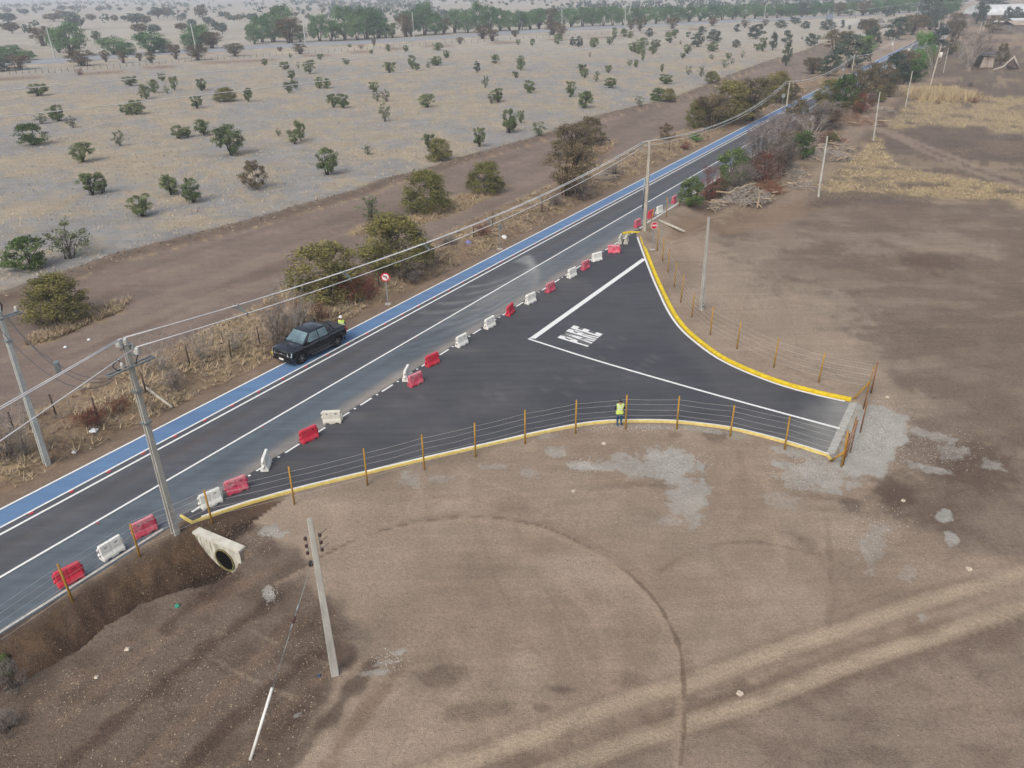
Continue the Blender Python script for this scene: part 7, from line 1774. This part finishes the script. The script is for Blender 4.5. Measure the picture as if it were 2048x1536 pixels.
def roofed(px, py, w, d, h, rh, rz, wm, rm, label, name='farm_building'):
    b = G(px, py); r = empty(name, b, rz, label, 'building'); mb = MB(); mb.box((0, 0, h / 2), (w, d, h)); part('wall', mb, wm, r)
    mb = MB(); o_ = .4; mb.add([(-w / 2 - o_, -d / 2 - o_, h), (w / 2 + o_, -d / 2 - o_, h), (w / 2 + o_, 0, h + rh), (-w / 2 - o_, 0, h + rh), (-w / 2 - o_, d / 2 + o_, h), (w / 2 + o_, d / 2 + o_, h), (-w / 2 - o_, -d / 2 - o_, h + .15), (w / 2 + o_, -d / 2 - o_, h + .15), (w / 2 + o_, 0, h + rh + .15), (-w / 2 - o_, 0, h + rh + .15), (-w / 2 - o_, d / 2 + o_, h + .15), (w / 2 + o_, d / 2 + o_, h + .15)], [(6, 7, 8, 9), (9, 8, 11, 10), (3, 2, 1, 0), (4, 5, 2, 3), (0, 1, 7, 6), (5, 4, 10, 11), (0, 6, 9, 3), (3, 9, 10, 4), (1, 2, 8, 7), (2, 5, 11, 8)]); part('roof', mb, rm, r)
    mb = MB(); mb.box((w * .2, -d / 2 - .03, 1.1), (1.2, .06, 2.2)); part('door', mb, BARKD, r)
    return r
GW = mat('farm_wall', S(150, 142, 138), S(118, 110, 108), .5, .9)
roofed(2042, 62, 16, 9, 2.6, 1.6, .2, GW, mat('tan_roof', S(190, 176, 164), S(150, 136, 128), .4, .8), 'farm building with a tan sloping roof at the right picture edge')
roofed(2036, 52, 10, 6, 2.4, 1.0, .1, GW, ROOFW, 'low farm shed with a pale roof above the tan roof')
roofed(1985, 54, 6, 4, 2.2, .8, .1, GW, ROOFW, 'tiny white roofed shelter left of the farm roofs')
b_ = G(2060, 36); ws = empty('white_shed', b_, .12, 'long white arched roof shed behind the farm, upper right', 'building'); mb = MB(); W_, D_ = 70, 22; n = 12; vs = []
for i in range(n + 1):
    a = math.pi * i / n; vs += [(-W_ / 2, -D_ / 2 * math.cos(a), 2.5 + 5.0 * math.sin(a)), (W_ / 2, -D_ / 2 * math.cos(a), 2.5 + 5.0 * math.sin(a))]
mb.add(vs, [(2 * i, 2 * i + 1, 2 * i + 3, 2 * i + 2) for i in range(n)] + [tuple(2 * i for i in range(n + 1)), tuple(2 * i + 1 for i in range(n + 1))[::-1]]); part('roof', mb, ROOFW, ws)
mb = MB(); mb.box((0, 0, 1.25), (W_ - .4, D_ - .4, 2.5)); part('wall', mb, GW, ws)
# long pale wall by the highway and a road billboard
wa, wb = G(1664, 52), G(1768, 50); wl_ = empty('roadside_wall', wa, 0, 'long pale wall with a dark opening by the far highway', 'wall'); v_ = wb - wa
mb = MB(); mb.beam((0, 0, 1.6), v_ * .52 + Vector((0, 0, 1.6)), .4, 3.4, side=(0, 1, 0)); mb.beam(v_ * .66 + Vector((0, 0, 1.6)), v_ + Vector((0, 0, 1.6)), .4, 3.4, side=(0, 1, 0)); part('panel', mb, mat('pale_wall', S(196, 196, 196), S(170, 172, 174), .2, .9), wl_)
mb = MB(); mb.beam(v_ * .5 + Vector((0, .6, 2.4)), v_ * .68 + Vector((0, .6, 2.4)), .3, 1.2, side=(0, 1, 0)); part('lintel', mb, mat('dull_beam', S(110, 112, 116), S(90, 92, 96), .4, .9), wl_)
b_ = G(1658, 44); bb = empty('billboard', b_, .1, 'small grey roadside billboard in three panels by the highway', 'billboard'); dd = b_.length / F
for k in range(3):
    mb = MB(); mb.box(((k - 1) * 3.8 * dd, 0, 8 * dd), (3.2 * dd, .3, 9 * dd)); part('panel', mb, mat('billboard_grey', S(150, 160, 176), S(120, 130, 148), .4, .7), bb)
mb = MB()
for k in range(4): mb.beam(((k - 1.5) * 3.8 * dd, .2, 0), ((k - 1.5) * 3.8 * dd, .2, 12 * dd), .3, .3)
part('frame', mb, STEEL, bb)
for x_, y_, t_, lab in ((1699, 42, 20, 'street lamp with a flat head behind the pale wall, left'), (1711, 42, 24, 'street lamp behind the pale wall, right')):
    b = G(x_, y_); t = top_of(b, (x_, t_)); r = empty('street_lamp', b, 0, lab, 'street lamp'); mb = MB(); mb.tube([(0, 0, 0), t - b], [.18, .12], 6); part('post', mb, STEEL, r); mb = MB(); T_ = t - b; mb.box(T_, (2.6, .8, .25)); part('lamp_head', mb, PORC, r)
# second carriageway strip glimpsed left beyond the highway
HAZE = 0.00043

# ================================================================== AIR
hb = MB(); hb.box((0, 0, (26.0 - 6) / 2), (6900, 6900, 32.0))
m = bpy.data.materials.new('air'); m.use_nodes = True
for n_ in list(m.node_tree.nodes): m.node_tree.nodes.remove(n_)
pv_ = m.node_tree.nodes.new('ShaderNodeVolumePrincipled'); pv_.inputs['Color'].default_value = (.86, .92, 1.0, 1)
pv_.inputs['Density'].default_value = HAZE; pv_.inputs['Anisotropy'].default_value = 0.1
mo = m.node_tree.nodes.new('ShaderNodeOutputMaterial'); m.node_tree.links.new(pv_.outputs[0], mo.inputs['Volume'])
o = link('haze', hb.mesh('haze'), m); tag(o, 'thin pale haze over the whole plain', None, kind='stuff')
